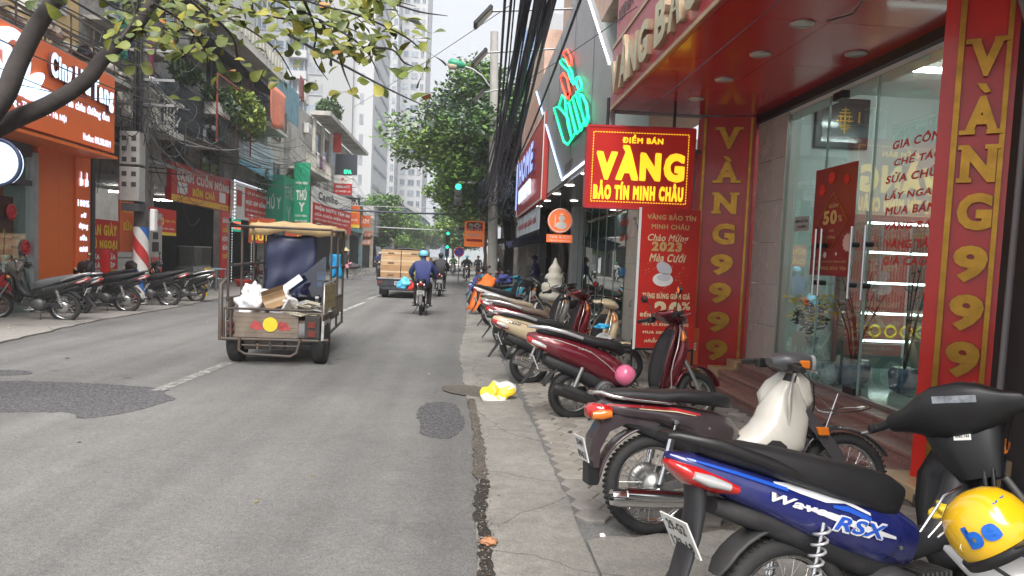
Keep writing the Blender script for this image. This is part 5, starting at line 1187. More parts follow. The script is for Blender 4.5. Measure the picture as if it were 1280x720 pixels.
def drape(name, grid, m, label, cat, seed=0, amp=.015):
 r = random.Random(seed); n = len(grid); k = len(grid[0]); sub = 4; V_ = []
 for i in range((n-1)*sub+1):
  for j in range((k-1)*sub+1):
   a, b_ = min(i/sub, n-1.001), min(j/sub, k-1.001); i0, j0 = int(a), int(b_); fa, fb2 = a-i0, b_-j0
   p = (Vector(grid[i0][j0])*(1-fa)+Vector(grid[i0+1][j0])*fa)*(1-fb2)+(Vector(grid[i0][j0+1])*(1-fa)+Vector(grid[i0+1][j0+1])*fa)*fb2
   V_.append(p+Vector((r.uniform(-1, 1), r.uniform(-1, 1), r.uniform(-1, 1)))*amp+Vector((math.sin(j*1.1), math.cos(j*.9+i), 0))*amp)
 K = (k-1)*sub+1; NN = (n-1)*sub+1
 fs = [(i*K+j, (i+1)*K+j, (i+1)*K+j+1, i*K+j+1) for i in range(NN-1) for j in range(K-1)]
 b = MB().add(V_, fs, 0, True); o = b.build(name, m)
 so_ = o.modifiers.new('th', 'SOLIDIFY'); so_.thickness = .006
 if label: tag(o, label, cat)
 return o
drape('motorbike_cover', [[(.1, 19.2, .15), (.35, 19.3, .75), (.4, 19.6, .95), (.4, 19.9, .5)], [(.3, 19.1, .1), (.6, 19.35, .95), (.65, 19.6, 1.1), (.65, 19.95, .5)], [(.5, 19.1, .3), (.9, 19.4, .9), (.9, 19.7, 1.0), (.95, 20.0, .6)]], mat('orange_cloth', (.75, .17, .03), rough=.8, var=.15), 'bright orange cloth thrown over the light blue scooter', 'cover', 3, .03)
drape('blue_cloth', [[(.06, 19.15, .5), (.3, 19.2, .98), (.35, 19.5, 1.05)], [(.15, 19.05, .6), (.42, 19.25, 1.02), (.48, 19.55, 1.1)]], mat('navy_cloth', (.05, .06, .22), rough=.8, var=.15), 'blue cloth bundle lying over the left edge of the orange cover', 'cloth', 5, .03)
crumple('blue_bundle', (1.1, 19.5, .98), .2, .15, .12, mat('navy_cloth', (.05, .06, .22)), 'crumpled blue jacket lying on the handlebar beside the orange cover', 'jacket', 6, .7)
def helmet(loc, m, label, rz=0, ry=0, rx=0, brim=blackp, s=1, words=None, group=None):
 t = thing('helmet', label, 'helmet', loc, 0, group, rot=(rx, ry, rz)); t.scale = (s,)*3
 MB().lathe([(.118, -.03), (.124, .0), (.124, .03), (.115, .07), (.095, .105), (.06, .128), (.02, .138), (.0, .139)], n=32).build('shell', m, t)
 MB().lathe([(.112, -.06), (.128, -.055), (.13, -.03), (.12, -.025)], n=32, cap=False).build('rim_band', brim, t)
 MB().loft([(.09, -.03, .1, .006), (.15, -.035, .09, .005), (.19, -.045, .06, .004)], n=14, e=3).build('peak', brim, t)
 MB().lathe([(.105, -.05), (.1, -.0), (.07, .05), (.0, .07)], n=20).build('lining', mat('foam', (.05, .05, .05), rough=.9), t)
 MB().tube([(.0, .11, -.05), (.03, .08, -.16), (.03, 0, -.19), (.03, -.08, -.16), (0, -.11, -.05)], .006, 6).build('chin_strap', dark, t)
 return t
hy = mat('helmet_yellow', (.86, .5, .01), rough=.18, coat=.8, var=.04)
hpos = at(1243, 667, Y=1.98)
ht = helmet(hpos, hy, 'yellow helmet with blue be lettering hanging on the nearest motorbike', rz=R(-75), rx=R(0), ry=R(28))
ht.rotation_euler = (R(20), R(-38), R(-70)); ht.scale = (.98,)*3
def helmet_text(s, az, el, size, m):
 vs, fs = glyphs(s, .07); x0 = min(v.x for v in vs); x1 = max(v.x for v in vs); P = []
 for v in vs:
  a = az+(v.x-(x0+x1)/2)*size/.124; e = el+(v.y-.35)*size/.13
  rr_ = .1255+.004; P.append((rr_*math.cos(e)*math.cos(a), rr_*math.cos(e)*math.sin(a), .012+rr_*1.0*math.sin(e)))
 return MB().add(P, fs).build('lettering', m, ht, fix=False)
BLT = mat('be_blue', (.01, .12, .5), rough=.3)
ph = helmet((at(783, 470, Y=6.75)), mat('helmet_pink', (.75, .16, .3), rough=.25, coat=.6), 'pink helmet hanging from the maroon scooter', rz=R(200), ry=R(60), s=.82)
h3 = helmet((1.75, 8.55, .55), mat('helmet_white', (.6, .6, .58), rough=.3), 'pale grey helmet hanging on the cream scooter', rz=R(150), ry=R(50))
crumple('blue_cloth', at(754, 408, Y=8.4), .09, .05, .035, mat('cyan_cloth', (.03, .35, .65), var=.2), 'bright blue cloth tied on the handlebar of the cream scooter', 'cloth', 3, .4)
t = thing('bag_hook_rack', 'bent chrome wire rack with a yellow bag between seat and helmet of the blue motorbike', 'rack', (1.75, 2.3, .5))
for (a, c, d) in (((1150, 665), (1180, 620), (1202, 608)), ((1160, 672), (1195, 632), (1222, 617)), ((1172, 672), (1210, 640), (1240, 625))):
 pts = [at(*q, Y=2.3+.03*i) for i, q in enumerate((a, c, d))]; put(MB().tube(pts, .005, 6), 'wire', chrome, t)
crumple('small_bag', at(1180, 640, Y=2.34), .035, .03, .03, mat('bag_yellow', (.85, .6, .04)), 'small yellow and pink plastic bag on the chrome rack of the blue motorbike', 'bag', 3, .7)
# - left side of the street
orng = mat('orange_cladding', (.74, .15, .02), rough=.35, var=.07, scale=2, dirt=.12, dcol=(.3, .06, .02))
orsign = mat('orange_sign', (.85, .16, .03), rough=.4, var=.05)
litw = mat('lit_letters', (.7, .8, 1), rough=.4, emit=.55, ecol=(.6, .78, 1))
sided = mat('letter_side', (.12, .03, .02), rough=.5)
yw = mat('yellow_render', (.6, .43, .2), rough=.85, var=.1, dirt=.35, dcol=(.3, .22, .12), dscale=1)
conw = mat('old_concrete', (.42, .4, .37), rough=.9, var=.25, scale=1.2, bump=.3, bscale=20, dirt=.6, dcol=(.07, .068, .06), dscale=.8)
cwhite = mat('stained_white', (.62, .6, .53), rough=.85, var=.12, dirt=.5, dcol=(.15, .14, .12), dscale=1.1)
gwall = mat('dim_grey_wall', (.3, .29, .27), rough=.9, var=.2, dirt=.5, dcol=(.04, .04, .04))
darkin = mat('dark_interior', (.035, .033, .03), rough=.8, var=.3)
tin = mat('rusty_tin', (.14, .11, .09), rough=.6, var=.4, scale=3, metal=.3, dirt=.5, dcol=(.12, .04, .015))
wood = mat('old_wood', (.2, .11, .05), rough=.7, var=.3, scale=8)
pane = mat('window_pane', (.06, .08, .09), rough=.08, var=.3, scale=.8, spec=.8)
alu = mat('alu_frame', (.45, .46, .47), rough=.35, metal=.6)
ironm = mat('painted_iron', (.06, .06, .065), rough=.5)
green_l = mat('leaf_mid', (.07, .13, .025), rough=.5, var=.25, scale=4); green_y = mat('leaf_yellow', (.2, .26, .03), rough=.5, var=.25, scale=4); green_d = mat('leaf_deep', (.025, .055, .018), rough=.5, var=.3, scale=4)
def facade(name, label, y0, y1, h, m, x=-9.6, floors=(3.5, 6.7, 9.9), win=True, balcony=True, seed=0, bal_m=None, depth=8, back=None):
 r = random.Random(seed); t = thing(name, label, 'building', (x, (y0+y1)/2, 0), 0, 'narrow houses along the left side of the street')
 put(MB().box(x-depth, x, y0+.02, y1-.02, 3.4, h), 'wall', m, t)
 put(MB().box(x-.3, x, y0+.02, y0+.22, 0, 3.4).box(x-.3, x, y1-.22, y1-.02, 0, 3.4), 'ground_pier', m, t)
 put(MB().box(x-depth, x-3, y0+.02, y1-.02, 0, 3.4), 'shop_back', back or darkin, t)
 for fz in floors:
  if fz+2.6 > h: continue
  if win:
   n = max(1, int((y1-y0)/2.4))
   for k in range(n):
    c = y0+(k+.5)*(y1-y0)/n; w_ = r.uniform(.7, 1.0)
    f = put(MB().box(x, x+.06, c-w_, c-w_+.07, fz+.3, fz+2.3).box(x, x+.06, c+w_-.07, c+w_, fz+.3, fz+2.3).box(x, x+.06, c-w_+.07, c+w_-.07, fz+.3, fz+.37).box(x, x+.06, c-w_+.07, c+w_-.07, fz+2.23, fz+2.3).box(x+.005, x+.05, c-.03, c+.03, fz+.37, fz+2.23), 'window', alu if r.random() < .5 else wood, t)
    put(MB().box(x+.003, x+.02, c-w_+.07, c+w_-.07, fz+.37, fz+2.23), 'pane', pane, f)
  if balcony:
   put(MB().box(x+.004, x+1.0, y0+.1, y1-.1, fz-.14, fz), 'balcony_slab', bal_m or cwhite, t)
   q = MB(); q.bar((x+.95, y0+.15, fz+.95), (x+.95, y1-.15, fz+.95), .045); q.bar((x+.95, y0+.15, fz+.1), (x+.95, y1-.15, fz+.1), .03)
   y = y0+.2
   while y < y1-.2: q.bar((x+.95, y, fz+.1), (x+.95, y, fz+.93), .018); y += .13
   o = put(q, 'balcony_railing', ironm, t); o['kind'] = 'stuff'
 return t
def ac_unit(x, y, z, label, rx=1):
 t = thing('air_conditioner', label, 'air conditioner', (x, y, z), 0, 'air conditioner units on the house fronts')
 put(MB().box(x-.15, x+.15, y-.4, y+.4, z, z+.56), 'casing', mat('ac_white', (.6, .6, .57), rough=.5, dirt=.3), t, bevel=.015)
 put(MB().lathe([(.0, .152), (.22, .152), (.22, .165), (.0, .165)], (x, y-.08, z+.28), ax='x', n=24), 'fan_grille', mat('ac_grille', (.3, .3, .3)), t)
 f = MB()
 for k in range(12): a = 2*math.pi*k/12; f.bar((x+.17, y-.08, z+.28), (x+.17, y-.08+.21*math.cos(a), z+.28+.21*math.sin(a)), .008, .008, upv=(1, 0, 0))
 put(f, 'fan_guard', mat('ac_white', (.6, .6, .57)), t)
 return t
# --- A the orange shop
A = facade('orange_shop', 'orange clad drinks shop with yellow upper floors at the left edge', 9.5, 18.5, 12.6, yw, balcony=False, floors=(6.5, 9.6), seed=1)
for i, (y0, y1) in enumerate(((15.45, 16.2), (16.205, 16.78))): put(MB().box(-9.6, -8.82, y0, y1, .03, 3.5), 'cladding_panel', orng, A)
put(MB().box(-9.4, -8.8, 15.28, 15.44, .03, 3.3), 'door_post', alu, A)
put(MB().box(-9.3, -8.84, 10, 15.3, 2.62, 2.72).box(-9.3, -8.84, 10, 15.3, 3.2, 3.5).box(-8.88, -8.82, 13.9, 13.98, 0.03, 3.2), 'door_frame', ironm, A)
for y0, y1 in ((10.2, 12.2), (12.22, 13.88), (14.0, 15.26)):
 put(MB().box(-8.9, -8.885, y0, y1, .05, 2.6), 'glass_pane', glassm, A); put(MB().box(-8.9, -8.885, y0, y1, 2.74, 3.18), 'transom_pane', glassm, A)
put(MB().box(-11, -10.9, 10, 15.4, 0, 3.4), 'inner_wall', mat('inner_pale', (.5, .55, .5), var=.1), A)
put(MB().box(-10.2, -9.3, 14.95, 15.3, 0, 1.9), 'inner_panel', orng, A)
for k in range(5): put(MB().box(-9.6, -8.0, 10+k*1.42, 10+k*1.42+1.41, 3.44, 3.5), 'soffit_panel', orng, A)
t, P, slab = board('free_drink_poster', 'large dark red poster reading FREE behind the orange shop glass', 'poster', (-8.95, 13.1, .35), (0, 1, 0), 1.75, 2.0, .01, mat('poster_maroon', (.22, .03, .02), rough=.5, var=.3, scale=3), lines=[('TẶNG NGAY', .1, .9, .46, .54, dgold, .03), ('FREE', .2, .95, .28, .43, whi, .05), ('MUA 1', .15, .85, .6, .68, dgold, .04), ('ÁP DỤNG TẠI QUÁN', .12, .9, .12, .17, dgold, .03)])
for q, (y, z, s) in enumerate(((14.65, 2.05, .16), (15.1, 1.35, .17), (14.45, .62, .22), (13.3, 2.2, .16))):
 t = thing('paper_rosette', ('small dark red paper rosette high on the shop glass', 'dark red paper rosette by the glass door post', 'large red paper rosette low on the shop glass', 'red paper rosette at the left of the shop glass')[q], 'decoration', (-8.86, y, z))
 put(MB().lathe([(.0, .02), (.04, .03), (s*.5, .0), (s*.75, .025), (s, .0), (s*.9, -.01), (0, -.01)], (-8.86, y, z), ax='x', n=28, smooth=False), 'rosette', mat('rosette_red', (.4, .01, .015), rough=.7, var=.3, scale=20), t)
t = thing('round_lightbox', 'round blue and white lightbox sign cut off by the left edge', 'sign', (-7.95, 12.75, 2.4))
put(MB().lathe([(0, -.09), (.36, -.09), (.36, .09), (0, .09)], at(-4, 203, Y=12.0), ax='y', n=32, smooth=False), 'disc', litw, t)
put(MB().torus(at(-4, 203, Y=11.9), .36, .03, ax='y', n=32, k=8), 'rim', mat('navy_rim', (.02, .03, .08)), t)
fas, P, slab = board('drinks_fascia', 'big orange signboard with pale blue lettering over the drinks shop', 'sign', (-8.0, 9.9, 3.56), (0, 1, 0), 7.02, 1.68, .16, orsign, edge=alu,
 lines=[('Dừa nướng trân châu đường đen', .56, .965, .36, .5, litw, .05), ('100 Vũ Trọng Phụng - Thanh Xuân - Hà Nội', .3, .72, .17, .27, litw, .04), ('Hotline: 098.508.8819', .81, .975, .05, .14, litw, .05)])
for s, a0, a1, b0, b1 in (('Cing', .625, .73, .56, .92), ('Hũ', .745, .83, .6, .9), ('Tang', .84, .97, .5, .85)):
 wletters(s, P(a0, b0, .01), (0, 1, 0), (0, 0, 1), (a1-a0)*7.02, (b1-b0)*1.68, litw, fas, bold=.06, depth=.07, side=sided)
def petal(pts, nm='logo_petal'):
 n = len(pts); vs = [P(a, b_, .01) for a, b_ in pts]+[P(a, b_, .07) for a, b_ in pts]
 put(MB().add(vs, [tuple(range(n, 2*n))]+[(i, (i+1) % n, n+(i+1) % n, n+i) for i in range(n)]), nm, litw, fas, fix=False)
c0 = (.5, .62)
petal([(.47+.075*math.cos(R(a)), .70+.26*math.sin(R(a))) for a in range(175, 5, -14)]+[(.485+.05*math.cos(R(a)), .66+.20*math.sin(R(a))) for a in range(15, 170, 14)])
for k, (dx, ang) in enumerate(((0, 100), (.02, 68), (.04, 40), (-.025, 130), (.055, 12), (-.04, 155))):
 cx2, cy2 = .47+dx, .34; ca, sa = math.cos(R(ang)), math.sin(R(ang)); pts = []
 for a in range(0, 360, 24):
  u, v = .24*math.cos(R(a))+.2, .075*math.sin(R(a)); pts.append((cx2+(u*ca-v*sa)*.26, cy2+(u*sa+v*ca)))
 petal(pts)
t, P, slab = board('fresh_milk_sign', 'narrow vertical orange sign reading 100% sử dụng sữa tươi with thumbs up', 'sign', (-8.78, 16.82, .9), (0, 1, 0), .62, 2.62, .06, orsign, edge=alu,
 lines=[('100%', .1, .9, .545, .605, litw, .07), ('sử', .32, .7, .45, .495, litw, .07), ('dụng', .18, .82, .34, .405, litw, .07), ('sữa', .26, .76, .25, .3, litw, .07), ('tươi', .22, .8, .15, .2, litw, .07)])
for s in (-1, 1):
 for (a0, a1, b0, b1) in ((.5+s*.06, .5+s*.3, .72, .78), (.5+s*.16, .5+s*.24, .77, .84)):
  a0, a1 = min(a0, a1), max(a0, a1); put(MB().add([P(a0, b0, .02), P(a1, b0+.012, .02), P(a1, b1, .02), P(a0, b1+.01, .02)], [(0, 1, 2, 3)]), 'thumb_icon', litw, t, fix=False)
t = thing('balcony_rail', 'rusty balcony rail with clutter above the orange signboard', 'railing', (-8.4, 14, 5.3))
q = MB()
for z in (5.45, 5.75, 6.15): put(MB().bar((-8.2, 11, z), (-8.2, 18.2, z), .035), 'rail', tin, t)
for k in range(9): put(MB().bar((-8.2, 11+k*.9, 5.25), (-8.2, 11+k*.9, 6.18), .03), 'post', tin, t)
put(MB().box(-9.6, -8.15, 10, 18.45, 5.25, 5.34), 'ledge', conw, A)
for k in range(9): crumple('rag', (-8.4, 12.5+k*.62, 5.45), .22, .28, .12, (cwhite, mat('rag_dark', (.05, .05, .06)), mat('rag_beige', (.35, .3, .24)))[k % 3], ('pale', 'black', 'beige')[k % 3]+' rag heaped on the ledge above the orange sign', 'rag', k, .6).update_tag() if k < 0 else None
t = thing('ledge_clutter', 'heap of pale and black bundles on the ledge above the orange sign', 'clutter', (-8.5, 14, 5.35))
for k in range(10):
 o = crumple('bundle', (-8.45+.1*(k % 2), 12.2+k*.58, 5.5+.08*(k % 3)), .2, .3, .16, (cwhite, mat('rag_dark', (.05, .05, .06)), mat('rag_beige', (.35, .3, .24)))[k % 3], None, None, k, .6, n=2)
 o.parent = t; o.matrix_parent_inverse = world(t).inverted()
ac_unit(-8.75, 15.3, 6.0, 'white air conditioner unit on the balcony above the orange signboard')
ac_unit(-9.4, 17.4, 9.0, 'small air conditioner unit high on the yellow wall')
# --- B house with balusters and washing
Bh = facade('grey_house', 'dark grey house with white balustrade and washing behind the meter pole', 18.5, 22.6, 12.8, gwall, balcony=False, floors=(3.9, 7.2, 10.0), seed=4)
put(MB().box(-9.6, -8.6, 18.55, 22.5, 4.7, 4.86), 'balcony_slab', cwhite, Bh)
put(MB().box(-8.82, -8.6, 18.55, 22.5, 5.62, 5.76), 'balustrade_cap', cwhite, Bh)
for k in range(17):
 put(MB().lathe([(.06, 4.86), (.06, 4.93), (.035, 4.98), (.075, 5.15), (.04, 5.42), (.06, 5.5), (.06, 5.62)], (-8.71, 18.7+k*.23, 0), n=10), 'baluster', cwhite, Bh)
put(MB().box(-9.58, -9.0, 18.6, 22.5, 7.0, 7.1), 'balcony_shelf', conw, Bh)
def cloth(name, x, y0, y1, z0, z1, m, label, par=None, seed=0, ax='y', group=None):
 r = random.Random(seed); b = MB(); nx, nz = 10, 8; V_ = []
 for i in range(nz+1):
  for j in range(nx+1):
   f = j/nx; g_ = i/nz; wv = .05*math.sin(f*9+seed)*(.3+g_)+r.uniform(-.01, .01); yy = y0+(y1-y0)*f+.03*math.sin(g_*5+seed)*g_; zz = z1+(z0-z1)*g_*(1-.06*math.sin(f*7+seed))
   V_.append((x+wv, yy, zz) if ax == 'y' else (yy, x+wv, zz))
 fs = [(i*(nx+1)+j, i*(nx+1)+j+1, (i+1)*(nx+1)+j+1, (i+1)*(nx+1)+j) for i in range(nz) for j in range(nx)]
 o = b.add(V_, fs, 0, True).build(name, m); s_ = o.modifiers.new('th', 'SOLIDIFY'); s_.thickness = .012
 tag(o, label, 'clothing', group); return o
for k, (y, c, lb_) in enumerate(((18.95, (.01, .16, .1), 'green shirt'), (19.35, (.012, .02, .06), 'navy shirt'), (19.7, (.45, .05, .05), 'red shirt'), (20.05, (.02, .03, .2), 'blue shirt'), (20.5, (.25, .03, .1), 'crimson cloth'))):
 cloth('hanging_shirt', -8.85, y, y+.36, 6.2, 7.2, mat('cloth_'+str(k), c, rough=.9), lb_+' hanging on the washing line behind the meter pole', seed=k, group='washing on the line of the grey house')
t = thing('washing_line', 'thin metal washing pole under the grey house balcony', 'pole', (-8.85, 19.8, 7.2)); put(MB().cyl((-8.85, 18.6, 7.22), (-8.85, 21.4, 7.22), .015, n=6), 'pole', alu, t)
crumple('bundle_white', (-8.5, 19.9, 5.85), .12, .35, .1, mat('cloth_white', (.6, .6, .66), rough=.9), 'white bundle of cloth lying on the balustrade', 'cloth', 5, .5)
# --- C noodle house
Ch = facade('noodle_house', 'house with tarpaulin balcony and ferns over the rice roll restaurant', 22.6, 29.2, 10.2, gwall, balcony=False, floors=(3.9, 7.1), seed=5, back=mat('glowing_kitchen_wall', (.42, .4, .36), var=.2, emit=.06, ecol=(.8, .8, .75)))  # back wall given a faint emission to brighten the restaurant interior
put(MB().box(-9.6, -8.7, 21.4, 26.2, 4.95, 5.05), 'balcony_slab', conw, Ch)
cl = cloth('tarpaulin', -8.66, 20.9, 24.3, 4.95, 6.35, mat('tarp_slate', (.035, .045, .05), rough=.7, var=.2), 'dark slate tarpaulin hung round the balcony', seed=9); cl['category'] = 'tarpaulin'
rust_red = mat('rust_red', (.28, .06, .03), rough=.6, var=.2)
t = thing('balcony_cage', 'rusty red iron frame cage with planter in front of the noodle house', 'frame', (-8.3, 25, 5))
for y in (24.3, 26.2, 28): put(MB().bar((-8.25, y, 5.0), (-8.25, y, 7.2), .05), 'post', rust_red, t)
put(MB().bar((-8.25, 24.3, 7.2), (-8.25, 28, 7.2), .05), 'rail', rust_red, t); put(MB().bar((-8.25, 24.3, 5.9), (-8.25, 28, 5.9), .04), 'rail', rust_red, t)
put(MB().box(-8.7, -8.25, 24.4, 25.6, 5.9, 6.3), 'planter', cwhite, t)
q = MB()
for k in range(24): q.bar((-8.25, 24.35+k*.15, 5.05), (-8.25, 24.35+k*.15, 5.9), .014)
o = put(q, 'bars', ironm, t); o['kind'] = 'stuff'
def awning(name, label, y0, y1, xb, xf, zb, zf, m, rib=0, cat='awning', th=.03):
 t = thing(name, label, cat, (xb, (y0+y1)/2, zb))
 b = MB(); n = int((y1-y0)/.12)
 V_ = []
 for i in range(n+1):
  y = y0+(y1-y0)*i/n; dz = .018*(i % 2) if rib else 0
  V_ += [(xb, y, zb+dz), (xf, y, zf+dz), (xb, y, zb+dz-th), (xf, y, zf+dz-th)]
 fs = []
 for i in range(n): a = i*4; fs += [(a, a+1, a+5, a+4), (a+2, a+6, a+7, a+3), (a+1, a+3, a+7, a+5)]
 put(b.add(V_, fs), 'sheet', m, t)
 for k in range(3): y = y0+.1+(y1-y0-.2)*k/2; put(MB().bar((xb+.02, y, zb-.5), (xf-.1, y, zf-.05), .03), 'strut', ironm, t)
 return t
dtin = mat('black_tin', (.05, .048, .045), rough=.6, var=.3, metal=.3, dirt=.4, dcol=(.12, .08, .05))
awning('tin_awning', 'long black sloping tin awning above the red rice roll signboard', 23.2, 29, -9.6, -8.1, 5.35, 4.75, dtin, 1)
awning('tin_awning', 'dark tin awning high under the cream parapet', 24, 33.5, -9.6, -8.3, 8.7, 8.2, dtin, 1)
awning('tin_awning', 'small grey awning behind the meter boxes', 19.0, 22.3, -9.6, -8.3, 4.2, 3.7, mat('grey_tin', (.2, .2, .19), rough=.5, var=.2, metal=.3), 1)
awning('tin_awning', 'dark upper awning of the grey house', 19.5, 23.5, -9.6, -8.2, 9.2, 8.7, dtin, 1)
# --- D planted house
Dh = facade('planted_house', 'house with cream parapet and overgrown yellow green balcony plants', 29.2, 35.2, 10.4, conw, balcony=True, floors=(7.0,), seed=7, bal_m=cwhite)
put(MB().box(-9.6, -8.9, 24, 35.2, 9.5, 9.7).box(-9.1, -8.9, 24, 35.2, 9.7, 10.5), 'parapet', cwhite, Dh)
for k in range(22): put(MB().box(-8.897, -8.85, 24.2+k*.5, 24.4+k*.5, 9.85, 10.3), 'parapet_pier', cwhite, Dh)
# --- E blue tin + concrete house
Eh = facade('concrete_house', 'stained raw concrete house with a projecting slab roof and laundry', 38.4, 60, 9.6, conw, balcony=False, floors=(3.6,), seed=8, x=-9.5)
put(MB().box(-9.5, -8.3, 44, 61, 9.7, 9.95), 'roof_slab', conw, Eh); put(MB().box(-9.6, -9.48, 45, 52, 7.6, 9.0), 'window', pane, Eh)
for y in (44.6, 47.2, 50, 53): put(MB().box(-9.48, -9.3, y, y+.3, 3.5, 9.6), 'pilaster', cwhite, Eh)
put(MB().box(-9.48, -8.5, 39, 46, 5.9, 6.0), 'balcony_slab', cwhite, Eh)
q = MB()
for k in range(50): q.bar((-8.55, 39+k*.14, 6.0), (-8.55, 39+k*.14, 6.9), .03)
q.bar((-8.55, 39, 6.9), (-8.55, 46, 6.9), .05); o = put(q, 'balcony_railing', cwhite, Eh); o['kind'] = 'stuff'
Fh = facade('tin_clad_house', 'house with blue corrugated sheet balcony next to the concrete house', 35.2, 38.4, 9.8, cwhite, balcony=False, floors=(3.6, 6.7), seed=9)
b = MB()
for k in range(28): b.box(-9.0+.015*(k % 2), -8.96+.015*(k % 2), 34.2+k*.16, 34.2+k*.16+.16, 8.0, 9.7)
put(b, 'corrugated_sheet', mat('blue_tin', (.12, .26, .32), rough=.5, var=.15, dirt=.3), Fh)
for q, (y, c, l_) in enumerate(((41, (.6, .6, .62), 'white shirt'), (41.9, (.15, .1, .14), 'patterned dress'), (42.8, (.5, .35, .4), 'pink shirt'))):
 cloth('hanging_shirt', -8.45, y, y+.8, 6.3, 7.1, mat('cloth_b%d' % q, c, rough=.9, var=.5, scale=9), l_+' drying on the concrete house balcony', seed=q+20, group='washing on the concrete house balcony')
for q, (y, c, l_) in enumerate(((39.5, (.25, .08, .08), 'dark red cloth'), (40.6, (.55, .52, .5), 'pale towel'))):
 cloth('hanging_towel', -9.1, y, y+.8, 9.7, 10.9, mat('cloth_c%d' % q, c, rough=.9), l_+' hung on the roof terrace of the concrete house', seed=q+30, group='washing on the roof terrace')
cloth('orange_tarp', -8.1, 30.0, 32.6, 6.7, 8.3, mat('tarp_orange', (.75, .22, .12), rough=.6, var=.2), 'orange and white tarpaulin sagging beside the balcony plants', seed=40)['category'] = 'tarpaulin'
# --- F, G farther shops
for q, (y0, y1, h, c, lb_) in enumerate(((60, 68, 6.2, (.2, .36, .38), 'low turquoise shop house beyond the cluster of red signs'), (68, 76, 5.2, (.5, .45, .36), 'low cream shop beyond the turquoise one'), (76, 86, 6.5, (.3, .3, .3), 'grey two storey shop far along the left side'), (86, 98, 5.5, (.42, .36, .3), 'low tan shop just before the far left trees'))):
 facade('shop_house', lb_, y0, y1, h, mat('far_wall_%d' % q, c, rough=.8, var=.15, dirt=.4, dcol=(.12, .12, .11)), balcony=False, floors=(3.5,), seed=50+q, x=-9.6)
# --- shop signs
bz = 3.05
t, P, slab = board('rice_roll_sign', 'red BÁNH CUỐN NÓNG BÚN CHẢ signboard with a yellow lower band', 'sign', (-9.45, 23.75, 2.98), (0, 1, 0), 5.9, 1.26, .2, pred, edge=alu, parts=[(0, 1, 0, .17, mat('print_amber', (.85, .5, .06)))], lines=[('BÁNH CUỐN NÓNG', .07, .95, .55, .93, mat('print_white_big', (.8, .78, .74)), .08), ('BÚN CHẢ', .3, .68, .22, .5, yel, .08), ('PHỞ - MIẾN - CHÁO', .08, .4, .04, .13, pred, .03), ('ĐC: SỐ 12', .78, .95, .04, .13, pred, .03)])
for a0, a1 in ((.08, .22), (.76, .88)): slab(a0, a1, .22, .52, .002, .006, whi, 'food_photo')
t, P, slab = board('porridge_sign', 'small red and yellow CHÁO sign on the restaurant pier', 'sign', (-8.9, 20.75, 1.82), (0, 1, 0), 2.0, .78, .05, pred, parts=[(0, 1, 0, .12, yel)], lines=[('CHÁO', .08, .55, .38, .72, yel, .08), ('NGON - NÓNG', .6, .95, .5, .62, yel, .04), ('MIỀN TRUNG HỘI LÒNG', .08, .92, .2, .32, whi, .03), ('TIỆM', .1, .35, .8, .92, whi, .03)])
t, P, slab = board('porridge_strip', 'narrow yellow and orange notice under the CHÁO sign', 'sign', (-8.88, 20.75, 1.25), (0, 1, 0), .75, .56, .03, porange, parts=[(0, 1, .6, 1, yel)], lines=[('BÚN', .2, .8, .68, .92, pred, .05), ('NGAN', .15, .85, .2, .5, yel, .05)])
t, P, slab = board('shoe_sign', 'red BÁN GIÀY CŨ NGOẠI sign with yellow letters beside the orange shop', 'sign', (-9.0, 17.75, .85), (0, 1, 0), 1.5, 1.25, .04, pred, lines=[('BÁN GIÀY', .04, .96, .68, .95, yel, .07), ('CŨ NGOẠI', .04, .96, .38, .64, yel, .07), ('SỬA CHỮA', .06, .92, .2, .34, whi, .05), ('GIÀY DÉP', .1, .9, .03, .16, whi, .05)])
t, P, slab = board('leather_sign', 'orange vertical sign behind the electric pole', 'sign', (-9.0, 19.35, 1.3), (0, 1, 0), .9, 1.9, .04, porange, lines=[('ĐỒ DA', .15, .85, .55, .7, yel, .05), ('SỬA', .2, .8, .3, .45, yel, .05)])
t, P, slab = board('key_sign', 'grey vertical sign with black lettering right of the striped pole', 'sign', (-8.5, 19.9, .5), (0, 1, 0), .85, 1.9, .05, mat('sign_greige', (.4, .37, .33)), parts=[(0, 1, 0, .2, pred)], lines=[('NGOẠI', .1, .9, .8, .92, pred, .05), ('BÓNG', .15, .8, .28, .38, pred, .05), ('ĐÁNH', .2, .8, .05, .15, whi, .05)])
slab(.3, .7, .62, .72, .004, .007, pblack, 'shoe_icon'); slab(.25, .75, .44, .58, .004, .007, pblack, 'key_icon')
t, P, slab = board('pho_strip', 'tall narrow red strip with white letters beside the restaurant opening', 'sign', (-9.35, 28.2, .2), (0, 1, 0), .95, 2.75, .04, pred, lines=[('BÁNH', .15, .85, .83, .92, whi, .05), ('CUỐN', .15, .85, .7, .79, yel, .05), ('NÓNG', .15, .85, .57, .66, whi, .05), ('BÚN', .2, .8, .45, .53, whi, .05), ('CHẢ', .2, .8, .33, .41, yel, .05)])
t, P, slab = board('noodle_sign', 'hanging red sign reading BÁNH BÚN left of the tricycle', 'sign', (-8.2, 27.8, 1.75), (1, .15, 0), .95, .95, .04, mat('print_brown_red', (.42, .06, .02)), lines=[('BÁNH', .08, .92, .55, .9, yel, .06), ('BÚN', .12, .88, .1, .45, yel, .06)])
t, P, slab = board('cha_sign', 'narrow hanging red sign reading CHẢ behind the BÁNH BÚN sign', 'sign', (-7.75, 31.5, 1.75), (1, .15, 0), .7, 1.0, .04, mat('print_brown_red', (.42, .06, .02)), lines=[('BÚN', .1, .9, .55, .9, yel, .06), ('CHẢ', .1, .9, .1, .45, yel, .06)])
